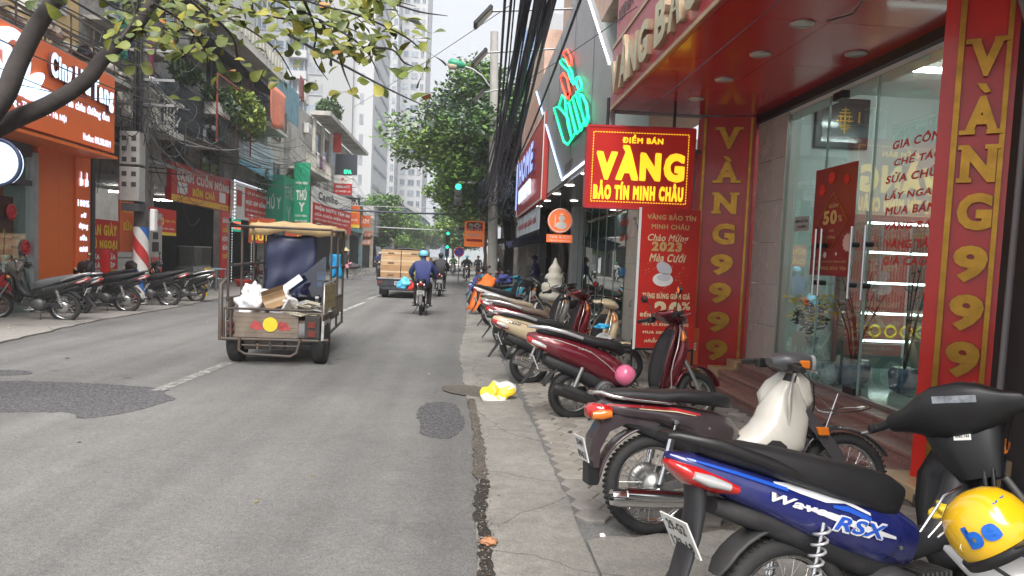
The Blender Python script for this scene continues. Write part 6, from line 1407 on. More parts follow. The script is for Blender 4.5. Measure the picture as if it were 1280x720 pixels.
sg, P, slab = board('dealer_sign', 'red and white signboard edged with small white lights', 'sign', (-9.25, 29.35, 2.72), (0, 1, 0), 5.0, 1.5, .15, whi, edge=alu, parts=[(.28, .97, .08, .92, pred)], lines=[('MỰC SIM ĐỒNG', .31, .94, .42, .64, whi, .09), ('CƠ SỞ MUA BÁN', .35, .9, .73, .84, whi, .05), ('HẢI SẢN KHÔ CÁC LOẠI', .31, .94, .25, .35, whi, .05), ('GIAO HÀNG TẬN NƠI', .36, .88, .13, .2, whi, .04)])
slab(.07, .2, .35, .78, .004, .01, pred, 'logo_block')
b = MB()
for k in range(30): f = k/29; b.box(-9.24, -9.22, 29.35+5*f-.03, 29.35+5*f+.03, 4.2, 4.24)
for k in range(11): f = k/10; b.box(-9.24, -9.2, 34.33, 34.4, 2.72+1.5*f-.03, 2.72+1.5*f+.03).box(-9.24, -9.2, 29.32, 29.4, 2.72+1.5*f-.03, 2.72+1.5*f+.03)
o = put(b, 'edge_lights', mat('led_dim', (.8, .85, .95), emit=.5, var=0), sg); o['kind'] = 'stuff'
for q, y in enumerate((29.0, 31.6)):
 b = MB()
 for k in range(26): b.box(-9.2, -9.18, y-.02, y+.02, .2+k*.11, .235+k*.11)
 o = b.build('light_string', MATS['led_dim']); o['kind'] = 'stuff'; tag(o, ('string of white dots hanging by the tall red strip', 'string of white dots beside the open shop')[q], 'light string')
for q, (y0, z0, s, w_, h_) in enumerate(((29.3, 2.2, 'OPEN', 1.1, .5), (32.0, 2.15, 'MỞ CỬA', 2.4, .4))):
 t = thing('neon_board', ('small green neon board with red centre over the doorway', 'wide green neon board behind the tricycle roof')[q], 'sign', (-9.3, y0, z0))
 put(MB().box(-9.32, -9.28, y0, y0+w_, z0, z0+h_), 'panel', mat('dark_green_board', (.0, .06, .04), rough=.4, emit=.25, ecol=(0, .5, .3)), t)
 wletters(s, (-9.275, y0+.08, z0+.1), (0, 1, 0), (0, 0, 1), w_-.16, h_-.2, (neo_r if q == 0 else neo_g), t, bold=.05)
t, P, slab = board('blue_banner', 'faded pale blue banner hanging below the balcony plants', 'banner', (-8.95, 28.9, 4.85), (0, 1, -.03), 5.0, 1.35, .03, mat('banner_sky', (.55, .68, .72), rough=.5, var=.1), parts=[(0, 1, 0, .18, mat('banner_blue', (.2, .5, .65)))], lines=[('BÁNH ĐA CUA', .4, .94, .52, .74, mat('faded_blue_print', (.3, .52, .64)), .04), ('BÁNH CUỐN', .44, .94, .26, .46, mat('faded_blue_print', (.3, .52, .64)), .04)])
vet = thing('vet_sign', 'tall green THÚ Y corner signboard above the tricycle', 'sign', (-8.4, 36, 2.6))
put(MB().box(-9.5, -8.45, 33.9, 36.6, 2.55, 5.0).box(-8.46, -7.7, 35.9, 36.1, 2.55, 5.85), 'panel', pgreen, vet)
put(MB().box(-9.45, -8.44, 33.88, 33.895, 2.55, 5.0), 'side_panel', mat('print_green_dark', (.01, .2, .12), rough=.45), vet)
for s, O_, w_, h_ in (('THÚ', (-8.33, 35.885, 4.0), .5, .62), ('Y', (-8.2, 35.885, 3.45), .3, .45), ('PHÒNG KHÁM', (-8.36, 35.885, 4.78), .58, .16), ('✚', (-8.3, 35.885, 5.4), .14, .14), ('CHÓ MÈO', (-8.36, 35.885, 3.2), .56, .12), ('0912 345 678', (-8.36, 35.885, 2.95), .56, .1), ('SPA - TIÊM PHÒNG', (-8.36, 35.885, 2.7), .56, .1)):
 if s != '✚': wletters(s, O_, (1, 0, 0), (0, 0, 1), w_, h_, whi, vet, bold=.05)
wletters('THÚ', (-8.44, 34.0, 3.95), (0, 1, 0), (0, 0, 1), 1.9, .75, mat('print_grey_green', (.4, .5, .48)), vet, bold=.03)
wletters('Y', (-8.44, 34.5, 2.85), (0, 1, 0), (0, 0, 1), .8, .75, mat('print_grey_green', (.4, .5, .48)), vet, bold=.03)
wletters('THÚ Y', (-9.4, 33.87, 3.4), (1, 0, 0), (0, 0, 1), .85, .7, mat('print_grey_green', (.4, .5, .48)), vet, bold=.03)
for s, x_, z_ in (('HÚ', -8.95, 4.0), ('Y', -8.9, 2.9)): pass
t, P, slab = board('copy_shop_sign', 'tilted white and red shop sign right of the green vet sign', 'sign', (-8.6, 41, 2.85), (.1, 1, -.01), 8.4, 2.35, .1, whi, parts=[(0, 1, 0, .62, pred), (0, .6, .02, .2, porange)], lines=[('Camiho', .12, .6, .72, .92, pblack, .04), ('ĐIỆN NƯỚC TÂM AN', .05, .95, .44, .58, whi, .07), ('SỬA CHỮA ĐIỆN LẠNH', .05, .95, .3, .4, whi, .05), ('ĐIỀU HÒA TỦ LẠNH MÁY GIẶT', .05, .9, .2, .27, whi, .04), ('Camiho', .08, .6, .05, .15, whi, .04)])
t, P, slab = board('lab_sign', 'small white and red square sign above the orange one', 'sign', (-9.1, 50, 5.5), (1, 0, 0), 1.25, 1.3, .08, whi, parts=[(0, 1, 0, .58, pred)], lines=[('PHÒNG KHÁM', .12, .88, .34, .5, whi, .06), ('XÉT NGHIỆM - SA', .08, .92, .1, .24, whi, .05), ('F', .42, .56, .7, .88, pred, .05)])
t, P, slab = board('black_sign', 'dark sign with white lettering behind the red ones', 'sign', (-9.0, 51.5, 4.7), (1, 0, 0), 1.5, .75, .08, pblack, lines=[('CỦA GỖ', .08, .92, .2, .8, whi, .05)])
t, P, slab = board('repair_sign', 'orange and yellow bordered sign right of the copy shop sign', 'sign', (-8.7, 50.2, 3.3), (1, .6, 0), 1.5, 1.55, .08, porange, parts=[(0, 1, 0, .14, yel)], lines=[('SỬA XE MÁY', .1, .9, .66, .8, yel, .05), ('RỬA XE', .1, .55, .45, .58, yel, .05), ('THAY DẦU', .5, .9, .3, .42, whi, .04)])
t, P, slab = board('dark_signboard', 'wide dark panel sign on the concrete house corner', 'sign', (-9.1, 50.4, 6.9), (1, 0, 0), 1.5, 1.4, .1, mat('dark_panels', (.05, .055, .07), rough=.4), lines=[('SPA', .4, .75, .05, .25, neo_g, .05)])
t, P, slab = board('red_banner', 'vertical red banner hanging under the concrete slab roof', 'banner', (-9.3, 50.5, 8.4), (1, 0, 0), .55, 2.0, .02, mat('banner_scarlet', (.7, .06, .04)), lines=[])
for q, (px, py, w_, h_, s, rr_) in enumerate(((424, 276, .9, .7, 'SALE', 0), (447, 213+24, .01, .01, '', 0))):
 pass
for q, (px, py, lb_) in enumerate(((646, 0, ''),)): pass
t, P, slab = board('tilted_orange_sign', 'stack of tilted salmon orange sign boards far down the left side', 'sign', at(450, 306, Y=58), (1, 0, .0), .8, .5, .05, mat('faded_orange', (.6, .2, .1)), lines=[('KARAOKE', .1, .9, .2, .8, whi, .04)], V=(.35, 0, 1))
t, P, slab = board('tilted_orange_sign', 'upper salmon orange board tilted over the far left pavement', 'sign', at(453, 296, Y=58.3), (1, 0, .0), .65, .5, .05, mat('faded_orange', (.6, .2, .1)), lines=[('CẮT TÓC', .1, .9, .2, .8, whi, .04)], V=(.35, 0, 1))
t, P, slab = board('small_orange_sign', 'small upright orange sign left of the tilted boards', 'sign', (-8.2, 57, 3.6), (1, 0, 0), .75, .9, .05, porange, lines=[('ATM', .15, .85, .3, .7, whi, .05)])
# --- electric pole with meter boxes and stripes
pole = thing('electric_pole', 'electric pole with barber stripe base and grey meter boxes', 'pole', (-8.0, 18.3, 0))
polem = mat('pole_concrete', (.1, .095, .09), rough=.85, var=.3, bump=.2)
put(MB().cyl((-8.0, 18.3, .02), (-8.0, 18.3, 9.5), .17, .13, n=20), 'shaft', polem, pole)
strip = {'r': mat('stripe_red_paint', (.5, .03, .03), rough=.5, dirt=.2), 'w': mat('stripe_white_paint', (.7, .69, .66), rough=.5, dirt=.2), 'b': mat('stripe_blue_paint', (.03, .13, .42), rough=.5, dirt=.2)}
bands = ['r', 'w', 'b', 'w']; N_ = 32; H0, H1 = .05, 1.95; ph_ = .4
for bi in range(-2, 6):
 vs = [];
 for j in range(N_+1):
  a = 2*math.pi*j/N_; off = a/(2*math.pi)*ph_*4
  z0 = H0+bi*ph_+((-off) % (ph_*4))-ph_*2+.0
 pass
cols = 'rwbw'
for c in 'rwb':
 b = MB()
 for j in range(N_):
  a0, a1 = 2*math.pi*j/N_, 2*math.pi*(j+1)/N_
  for k in range(-6, 12):
   if cols[k % 4] != c: continue
   def zz(a): return k*.36-a/(2*math.pi)*1.44+.9
   q = [(a0, zz(a0)), (a1, zz(a1)), (a1, zz(a1)+.36), (a0, zz(a0)+.36)]
   q = [(a, min(1.95, max(.05, z))) for a, z in q]
   if q[2][1]-q[1][1] < .001 and q[3][1]-q[0][1] < .001: continue
   b.add([(-8.0+.178*math.cos(a), 18.3+.178*math.sin(a), z) for a, z in q], [(0, 1, 2, 3)], 0, True)
 put(b, 'paint_stripe', strip[c], pole)
metg = mat('meter_box_grey', (.36, .35, .33), rough=.5, var=.08, dirt=.35, dcol=(.16, .14, .12))
for q, (z0, z1) in enumerate(((3.42, 4.2), (2.55, 3.36))):
 bx = put(MB().box(-8.28, -7.82, 17.75, 18.1, z0, z1), 'meter_box', metg, pole, bevel=.012)
 for i in range(2):
  for k in range(3 if q == 0 else 2):
   x_ = -8.22+i*.22; z_ = z1-.22-k*.25; put(MB().box(x_, x_+.11, 17.742, 17.75, z_, z_+.11), 'meter_window', darkin, bx)
put(MB().box(-8.25, -7.85, 17.8, 18.1, 2.32, 2.5), 'junction_box', ironm, pole); put(MB().box(-7.72, -7.6, 18.1, 18.3, 1.85, 2.4), 'white_case', whitep, pole, bevel=.03, seg=2)
for x_ in (-8.06, -7.94):
 put(MB().tube([(x_, 18.05, 4.2), (x_, 18.08, 7), (x_+.05, 18.12, 9.4)], .045, 8), 'riser_cable', blackp, pole)
for z in (4.9, 5.5, 6.2): put(MB().bar((-9.2, 18.2, z), (-7.2, 18.2, z+.03), .06), 'crossarm', alu, pole)
t = thing('fire_extinguisher_box', 'small red box leaning at the base of the striped pole', 'box', (-8.5, 18, .85)); put(MB().box(-8.68, -8.5, 17.7, 17.85, .62, 1.35), 'case', mat('extinguisher_red', (.5, .02, .02), rough=.3), t, bevel=.02)
t = thing('dark_post', 'black iron post between the orange strip sign and the shoe sign', 'post', (-8.85, 17.65, 0)); put(MB().cyl((-8.85, 17.68, 0), (-8.85, 17.68, 5.2), .06, n=10), 'post', ironm, t)
# --- cable tangles
def cat(p, q, sag, n=14):
 p, q = Vector(p), Vector(q); return [p.lerp(q, i/n)+Vector((0, 0, -sag*4*(i/n)*(1-i/n))) for i in range(n+1)]
r = random.Random(77); b = MB()
for k in range(26):
 z = r.uniform(4.4, 6.6); x = r.uniform(-8.6, -7.5)
 ys_ = [2, 18.3, 34, 50, 70]
 for i in range(4):
  if r.random() < .8: b.tube(cat((x, ys_[i], z+r.uniform(-.2, .2)+(.5 if i == 0 else 0)), (x+r.uniform(-.3, .3), ys_[i+1], z+r.uniform(-.5, .5)), r.uniform(.2, 1.1), 12), r.choice([.008, .012, .016]), 4)
for k in range(40):
 a = Vector((-8.0+r.uniform(-.9, .9), 18.2+r.uniform(-.8, 1.5), r.uniform(3.8, 6.6))); c = a+Vector((r.uniform(-1.6, 1.2), r.uniform(-2.4, 3), r.uniform(-1.8, 1.2)))
 b.tube(cat(a, c, r.uniform(.1, .9), 9), r.choice([.007, .01, .014]), 4)
for k in range(16):
 c = Vector((-8.0+r.uniform(-.5, .5), 17.9+r.uniform(-.4, 2), r.uniform(4.2, 5.6))); rd = r.uniform(.15, .4)
 b.tube([c+Vector((rd*math.cos(2*math.pi*i/12), rd*.5*math.sin(2*math.pi*i/12), rd*math.sin(2*math.pi*i/12))) for i in range(12)], .01, 4, closed=True, cap=False)
tag(b.build('cable_tangle', mat('cable_black', (.03, .03, .033), rough=.5), fix=False), 'tangle of dark cables and loops along the left house fronts', 'cables', kind='stuff')
b = MB()
for k in range(12):
 a = Vector((-8.1+r.uniform(-.5, .5), 18.2, r.uniform(4.6, 5.8))); c = a+Vector((r.uniform(-1.2, .6), r.uniform(1, 9), r.uniform(-1.3, .9))); b.tube(cat(a, c, r.uniform(.2, 1.0), 10), .013, 5)
tag(b.build('pale_cable_tangle', mat('cable_pale', (.4, .4, .4), rough=.5), fix=False), 'pale grey cables looping among the dark tangle on the left', 'cables', kind='stuff')
def shrub(name, label, c, r3, n, s, mats, seed, catg='plant', flat=1.0, long=1.5):
 b = MB(); leafblob(b, c, r3, n, s, len(mats), seed, flat, long); o = b.build(name, mats, None, fix=False); return tag(o, label, catg)
shrub('balcony_fern', 'fern with bright fronds on the tarpaulin balcony', (-8.6, 22.6, 6.75), (.45, .8, .35), 420, .12, [green_l, green_d], 1, long=3)
shrub('balcony_fern', 'low dark fern beside the red iron cage', (-8.5, 24.6, 6.6), (.3, .7, .3), 300, .1, [green_d, green_l], 2, long=3)
shrub('balcony_bush', 'large yellow green flowering bush over the pale blue banner', (-8.4, 27.6, 6.5), (.65, 2.2, .95), 2600, .13, [green_l, green_y, green_y], 3)
shrub('balcony_bush', 'dull grey green bush left of the flowering bush', (-8.5, 25.6, 6.35), (.5, 1.3, .7), 1200, .12, [green_d, green_l, mat('leaf_grey', (.12, .16, .12), var=.2)], 4)
shrub('roof_plant', 'dark potted bush on the concrete house terrace', (-8.9, 46.8, 10.5), (.9, 1.2, .8), 700, .2, [green_d, green_l], 5)
shrub('hanging_vine', 'trailing vine between the dealer sign and the vet sign', (-9.1, 32.8, 4.6), (.3, .5, .7), 400, .1, [green_d, green_l], 6)
shrub('hanging_vine', 'climbing plant behind the copy shop sign', (-9.2, 39.5, 5.2), (.3, 1.8, .7), 700, .14, [green_d, green_l], 7)
# --- left motorbikes, chair, oddments
blackb = paint('gloss_black', (.018, .018, .02));
def LB(y, x=-7.55, h=180, **k): return (x, y, h, 5)
underbone('black motorbike with grey seat and silver trim nearest on the left pavement', blackb, (-7.55, 14.1, 184, 5), 'wave', steer=20, lines=('29-K1', '228.34'), grab=alloy, seat=mat('grey_seat', (.13, .13, .14), rough=.5), cowl=mat('cowl_goldgrey', (.12, .11, .09), rough=.3, coat=.5))
underbone('black motorbike with plain plate, second on the left pavement', blackb, (-7.45, 16.4, 186, 5), 'wave', steer=20, lines=('29-H1', '613.77'))
underbone('black motorbike with raised mudguard, third on the left pavement', blackb, (-7.35, 18.4, 188, 5), 'wave', steer=20, lines=('30-L2', '905.16'), mirrors=False, cast=True)
scooter('black scooter with blue sticker, rear wheel out toward the road', blackb, (-7.3, 20.1, 190, 5), steer=15, lines=('29-U2', '117.08'), detail=False)
underbone('black motorbike standing behind the striped pole', blackb, (-8.1, 17.3, 176, 5), 'wave', steer=0, detail=False)
scooter('dark motorbike with a white mirror between the pole and the second bike', paint('graphite', (.04, .04, .045)), (-8.0, 15.5, 182, 5), steer=10, detail=False)
underbone('red motorbike behind the tricycle cargo frame', dred, (-8.05, 31.5, 200, 5), 'wave', steer=15, detail=False)
underbone('second red and black motorbike beside the first behind the tricycle', dred, (-7.9, 33.2, 200, 5), 'wave', steer=15, detail=False)
underbone('black motorbike parked past the red ones on the left', blackb, (-7.9, 35.4, 200, 5), 'wave', steer=15, detail=False)
ch = thing('plastic_chair', 'yellow plastic chair on the left pavement by the motorbikes', 'chair', (-7.95, 22.0, 0))
ym = mat('chair_yellow', (.75, .45, .03), rough=.4)
put(MB().box(-8.17, -7.77, 21.8, 22.2, .41, .44), 'seat', ym, ch, bevel=.01)
for (x_, y_) in ((-8.15, 21.82), (-8.15, 22.18), (-7.79, 21.82), (-7.79, 22.18)): put(MB().bar((x_+(-.03 if x_ < -8 else .03), y_, .03), (x_, y_, .42), .05), 'leg', ym, ch)
bk = MB()
for k in range(4): bk.bar((-7.78+.0, 21.84+k*.107, .44), (-7.66, 21.84+k*.107, .85), .03)
bk.bar((-7.66, 21.8, .86), (-7.66, 22.2, .86), .05, .08); put(bk, 'backrest', ym, ch)
for q, y in enumerate((24.2, 27.6)):
 t = thing('tube_lamp', ('fluorescent tube at the near end of the restaurant ceiling', 'fluorescent tube at the far end of the restaurant ceiling')[q], 'lamp', (-11, y, 3.2)); put(MB().cyl((-11.6, y, 3.2), (-10.4, y, 3.2), .03, n=8), 'tube', tube_e, t)
for q, (y, z, lb_) in enumerate(((24.6, 7.9, 'air conditioner unit under the awning of the noodle house'), (31, 8.1, 'air conditioner unit below the cream parapet'), (37, 7.4, 'air conditioner unit beside the blue tin balcony'), (42.5, 8.3, 'air conditioner unit on the raw concrete wall'))): ac_unit(-9.3, y, z, lb_)
t, P, slab = board('phone_sign', 'small red signboard squeezed between the green vet sign and the copy shop sign', 'sign', (-9.0, 38.2, 2.75), (.15, 1, 0), 2.4, 1.5, .08, pred, parts=[(0, 1, 0, .22, yel)], lines=[('ĐIỆN THOẠI', .08, .92, .55, .8, whi, .06), ('SIM THẺ', .15, .85, .3, .48, yel, .06)])
t = thing('red_basin', 'red plastic basin on the pavement before the restaurant', 'basin', (-8.6, 28.6, .05)); put(MB().lathe([(.2, .03), (.32, .3), (.35, .3), (.33, .27), (.22, .06), (0, .06)], (-8.6, 28.6, .0), n=24), 'basin', mat('basin_red', (.7, .04, .03), rough=.35), t)
t = thing('steel_pot', 'steel pot on the pavement near the red basin', 'pot', (-8.9, 26.6, .05)); put(MB().lathe([(.2, .03), (.25, .05), (.25, .4), (.27, .42), (.22, .4), (.0, .42)], (-8.9, 26.6, 0), n=20), 'pot', steel, t)
t = thing('food_cart', 'glass and steel food cabinet in the rice roll restaurant opening', 'cabinet', (-9.2, 25.6, 0))
put(MB().box(-9.5, -8.9, 24.2, 25.9, .03, .85), 'base', steel, t); put(MB().box(-9.48, -8.92, 24.22, 25.88, .86, 1.5), 'glass_case', glass_mat('pale_glass', (.75, .9, .86), .25), t); put(MB().box(-9.5, -8.9, 24.2, 25.9, 1.5, 1.54), 'lid', steel, t)
t = thing('side_table', 'pale blue side table beside the food cabinet', 'table', (-9.1, 27, 0)); put(MB().box(-9.4, -8.8, 26.2, 27.2, .72, .76), 'table_top', mat('table_blue', (.4, .55, .6)), t)
for x_ in (-9.36, -8.84):
 for y_ in (26.24, 27.16): put(MB().bar((x_, y_, .03), (x_, y_, .72), .04), 'leg', alu, t)
t = thing('shop_shelves', 'cluttered shelf unit at the back of the restaurant', 'shelves', (-12.2, 26, 0))
for z in (.5, 1.0, 1.5, 2.0): put(MB().box(-12.3, -11.8, 23.2, 28.8, z, z+.04), 'shelf', alu, t)
r = random.Random(5)
for k in range(22): o = crumple('packet', (-12.0+.1*r.random(), 23.4+r.random()*5.2, [.62, 1.12, 1.62, 2.12][k % 4]), .12, .2, .12, mat('packet_%d' % (k % 5), [(.7, .6, .1), (.2, .4, .6), (.7, .7, .68), (.5, .1, .08), (.3, .3, .3)][k % 5]), None, None, k, .3, n=2); o.parent = t; o.matrix_parent_inverse = world(t).inverted()
# - towers, trees, street equipment, cables
twh = mat('tower_white', (.46, .47, .485), rough=.8, var=.04); twg = mat('tower_grey', (.36, .37, .38), rough=.8, var=.05); twi = mat('tower_window', (.13, .17, .22), rough=.15, var=.6, scale=.35); twd = mat('tower_window_pale', (.3, .36, .42), rough=.2, var=.5, scale=.4); twr = mat('tower_recess', (.28, .3, .33), rough=.8, var=.3, scale=.5)
def grid_tower(name, label, x0, x1, y0, y1, h, base, cols, fl=3.1, z0=6, side_cols=None, balcony=False, cat_='tower', slabs=True):
 """tower whose front faces -Y; cols = [(centre fraction, width m, height m, kind)]"""
 t = thing(name, label, cat_, ((x0+x1)/2, y0, 0))
 put(MB().box(x0, x1, y0, y1, 0, h), 'wall', base, t)
 n = int((h-z0)/fl); tr2 = random.Random(len(label)+n)
 fr_ = MB()
 for i in range(n):
  z = z0+i*fl
  for (cf, w_, hh, kind) in cols:
   c = x0+(x1-x0)*cf
   if kind == 'win':
    q = MB().box(c-w_/2, c+w_/2, y0-.1, y0-.004, z+.8, z+.8+hh)
    fr_.box(c-w_/2-.08, c+w_/2+.08, y0-.16, y0-.104, z+.7, z+.79).box(c-.04, c+.04, y0-.15, y0-.104, z+.8, z+.8+hh)
    put(q, 'window', tr2.choice([twi, twi, twr, twd]), t)
   else:
    put(MB().box(c-w_/2, c+w_/2, y0-.06, y0-.004, z+.1, z+fl-.45), 'window', twi, t)
    fr_.box(c-w_/2-.1, c+w_/2+.1, y0-1.3, y0-.07, z-.3, z+.85)
    for k in range(3): xx_ = c-w_/2+w_*(k+.5)/3; fr_.box(xx_-.08, xx_+.08, y0-.2, y0-.07, z+.85, z+fl-.3)
 o = put(fr_, 'balconies_and_sills', twh, t); o['kind'] = 'stuff'
 sd_ = MB()
 if side_cols:
  for i in range(n):
   z = z0+i*fl
   for cf in side_cols: c = y0+(y1-y0)*cf; sd_.box(x1+.004, x1+.1, c-.8, c+.8, z+.8, z+2.2)
  o = put(sd_, 'side_windows', twi, t); o['kind'] = 'stuff'
 return t
grid_tower('apartment_tower', 'tall white apartment tower with stacks of wide balconies', -31, -20.6, 205, 235, 92, twh, [(.12, 1.6, 1.6, 'win'), (.52, 5.6, 2, 'bal'), (.93, .9, 1.5, 'win')], side_cols=(.2, .5, .8))
grid_tower('apartment_tower', 'narrower white wing of the apartment tower with small square windows', -20.5, -13.2, 214, 240, 86, twh, [(.2, 1.3, 1.5, 'win'), (.55, 1.8, 1.5, 'win'), (.85, .9, 1.5, 'win')], side_cols=(.2, .5, .8))
grid_tower('grey_tower', 'nearer grey and white tower slab seen through the leaves', -32.5, -17.9, 112, 135, 62, twg, [(.06, 1.2, 1.5, 'win'), (.2, 2.4, 1.5, 'win'), (.34, 1.0, 1.6, 'win'), (.44, 2.6, 2, 'bal'), (.62, 2.0, 1.6, 'win')], z0=9, side_cols=(.3, .7))
gt = thing('tower_column', 'pale stair column of the grey tower with slit windows', 'tower', (-17, 112, 0))
put(MB().box(-17.88, -14.9, 113, 135, 0, 62), 'wall', twh, gt); q = MB()
for i in range(17): q.box(-16.9, -16.3, 112.95, 112.996, 9+i*3.1, 10.6+i*3.1).box(-14.896, -14.8, 115, 133, 9+i*3.1, 9.5+i*3.1)
o = put(q, 'slit_windows', twr, gt); o['kind'] = 'stuff'
grid_tower('white_tower', 'white tower section above the left house roofs', -42, -32.6, 100, 125, 60, twh, [(.15, 1.4, 1.5, 'win'), (.45, 1.4, 1.5, 'win'), (.8, 1.6, 1.5, 'win')], z0=9)
bt = thing('glass_tower', 'blue glass office tower behind the cable bundle on the right', 'tower', (19, 180, 0)); bg1 = mat('tower_blue_glass', (.1, .2, .42), rough=.12, var=.3, scale=.15);
put(MB().box(12, 17.6, 180, 200, 0, 59), 'glass_wall', bg1, bt); put(MB().box(17.65, 29, 180.5, 200, 0, 57), 'wall', twh, bt); put(MB().box(11.8, 24, 180.2, 200, 59.05, 63), 'crown', twg, bt)
for i in range(17):
 z = 4+i*3.2
 for k in range(4): put(MB().box(18.3+k*2.6, 20.2+k*2.6, 180.4, 180.496, z+.7, z+2.4), 'window', bg1, bt)
q = MB()
for i in range(18): q.box(11.96, 17.64, 179.9, 179.996, 4+i*3.2, 4.25+i*3.2)
o = put(q, 'floor_bands', twh, bt); o['kind'] = 'stuff'
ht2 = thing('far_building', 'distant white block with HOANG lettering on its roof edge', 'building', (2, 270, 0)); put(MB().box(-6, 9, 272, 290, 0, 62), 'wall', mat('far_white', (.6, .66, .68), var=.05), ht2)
wletters('HOANG', (-1.7, 271.9, 65.0), (1, 0, 0), (0, 0, 1), 10.5, 2.5, mat('sign_steel', (.12, .14, .2)), ht2, bold=.03, depth=.3)
put(MB().box(-5, 9, 273, 275, 62.05, 64.2), 'parapet', mat('far_white', (.6, .66, .68)), ht2)
dg = thing('dark_gabled_building', 'low building with a dark glass gable and white roof edge at the street end', 'building', (-12, 150, 0))
put(MB().prism([(-22, 0), (-8, 0), (-8, 9), (-14, 12.5), (-22, 11)], 150, 165, plane='xz'), 'wall', mat('gable_dark', (.1, .12, .17), rough=.3), dg)
put(MB().bar((-22.2, 149.8, 11.3), (-14, 149.8, 12.9), .5).bar((-14, 149.8, 12.9), (-7.5, 149.8, 9.2), .5), 'roof_edge', twh, dg)
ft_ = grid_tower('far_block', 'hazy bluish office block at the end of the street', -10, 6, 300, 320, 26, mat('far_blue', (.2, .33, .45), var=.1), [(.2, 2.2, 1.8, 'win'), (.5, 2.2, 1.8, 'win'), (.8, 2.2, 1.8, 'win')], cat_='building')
# - trees
barkm = mat('bark', (.038, .032, .03), rough=.95, var=.35, scale=6, bump=.6, bscale=25)
def leaf_cloud(name, centre_list, s, mats, par, seed, per):
 g = np.random.default_rng(seed); V_ = []; MI = []
 for (cx3, cy3, cz3, rx, ry, rz, wt) in centre_list:
  n = int(per*wt)
  d = g.normal(size=(n, 3)); d /= np.linalg.norm(d, axis=1)[:, None]; rad = g.uniform(.25, 1, n)**.5
  p = d*rad[:, None]*np.array([rx, ry, rz])+np.array([cx3, cy3, cz3])+g.normal(size=(n, 3))*.12*rx
  a = g.normal(size=(n, 3)); a[:, 2] *= .45; a /= np.linalg.norm(a, axis=1)[:, None]
  u = g.normal(size=(n, 3))*.55+np.array([0, 0, 1]); b_ = np.cross(a, u); b_ /= np.linalg.norm(b_, axis=1)[:, None]
  k = (s*g.uniform(.6, 1.35, n))[:, None]
  q = np.stack([p-a*k*.75, p+b_*k*.38, p+a*k*.75, p-b_*k*.38], 1); V_.append(q.reshape(-1, 3))
  mi0 = g.integers(0, len(mats)); MI.append(np.where(g.random(n) < .55, mi0, g.integers(0, len(mats), n)))
 V_ = np.concatenate(V_); MI = np.concatenate(MI).astype(np.int32); nf = len(MI)
 me = bpy.data.meshes.new(name); me.vertices.add(len(V_)); me.vertices.foreach_set('co', V_.astype(np.float32).ravel())
 me.loops.add(nf*4); me.loops.foreach_set('vertex_index', np.arange(nf*4, dtype=np.int32)); me.polygons.add(nf); me.polygons.foreach_set('loop_start', np.arange(0, nf*4, 4, dtype=np.int32))
 for m in mats: me.materials.append(m)
 me.polygons.foreach_set('material_index', MI); me.update(calc_edges=True)
 o = bpy.data.objects.new(name, me); COL.objects.link(o); o.parent = par
 o.matrix_parent_inverse = world(par).inverted(); return o
def tree(name, label, base, h_fork, crown, mats, seed, trunk_r=.25, s=.2, per=700, nclump=26, group='street trees', limbs=7):
 r = random.Random(seed); t = thing(name, label, 'tree', base, 0, group); bx_, by_, bz_ = base
 cx3, cy3, cz3, rx, ry, rz = crown
 top = Vector((bx_+(cx3-bx_)*.3, by_+(cy3-by_)*.3, h_fork))
 b = MB(); b.tube([(bx_, by_, 0), (bx_+.05, by_, h_fork*.4), (bx_+(top.x-bx_)*.5, by_, h_fork*.75), top], [trunk_r*1.25, trunk_r, trunk_r*.9, trunk_r*.8], 12)
 put(b, 'trunk', barkm, t)
 lb = MB(); cl_ = []
 for k in range(nclump):
  d = Vector((r.gauss(0, 1), r.gauss(0, 1), r.gauss(0, .8))).normalized()*r.uniform(.35, 1.0)
  c = Vector((cx3+d.x*rx, cy3+d.y*ry, cz3+d.z*rz)); f = r.uniform(.22, .42)
  cl_.append((c.x, c.y, c.z, rx*f, ry*f, rz*f*.75, r.uniform(.5, 1.2)))
  if k < limbs*2: m_ = top.lerp(c, .5)+Vector((r.uniform(-.5, .5), r.uniform(-.5, .5), r.uniform(0, .8))); lb.tube([top, m_, c], [trunk_r*.45, trunk_r*.22, trunk_r*.06], 6)
 put(lb, 'limbs', barkm, t)
 leaf_cloud('crown', cl_, s, mats, t, seed, per); return t
gA = mat('tree_leaf_a', (.08, .17, .03), rough=.5, var=.35, scale=.8); gB = mat('tree_leaf_b', (.14, .27, .04), rough=.5, var=.3, scale=.8); gC = mat('tree_leaf_c', (.045, .09, .03), rough=.5, var=.3, scale=.8); gD = mat('tree_leaf_d', (.2, .3, .06), rough=.5, var=.3, scale=.8); gE = mat('tree_leaf_grey', (.1, .15, .11), rough=.45, var=.3, scale=.8)
tree('street_tree', 'large dark leafed street tree leaning over the road beyond the HOME sign', (2.35, 37, 0), 5.2, (1.1, 37, 7.3, 4.4, 4.4, 3.5), [gB, gA, gD, gE], 3, .32, .17, 1250, 54)
tree('street_tree', 'dense tree between the cable bundle and the HOME sign', (2.9, 30, 0), 4.2, (2.1, 31, 6.4, 2.2, 3, 2.3), [gC, gA, gE], 5, .2, .15, 900, 26)
tree('street_tree', 'tree with yellowish low boughs behind the traffic light', (2.9, 56, 0), 3.8, (.2, 58, 6.0, 3.4, 4.5, 2.6), [gD, gB, gD, gA], 7, .22, .2, 800, 28)
tree('street_tree', 'pale green tree farther down the right kerb', (3.2, 80, 0), 4, (1.4, 82, 6.5, 4.5, 5, 4), [gB, gD, gE], 8, .25, .28, 700, 24)
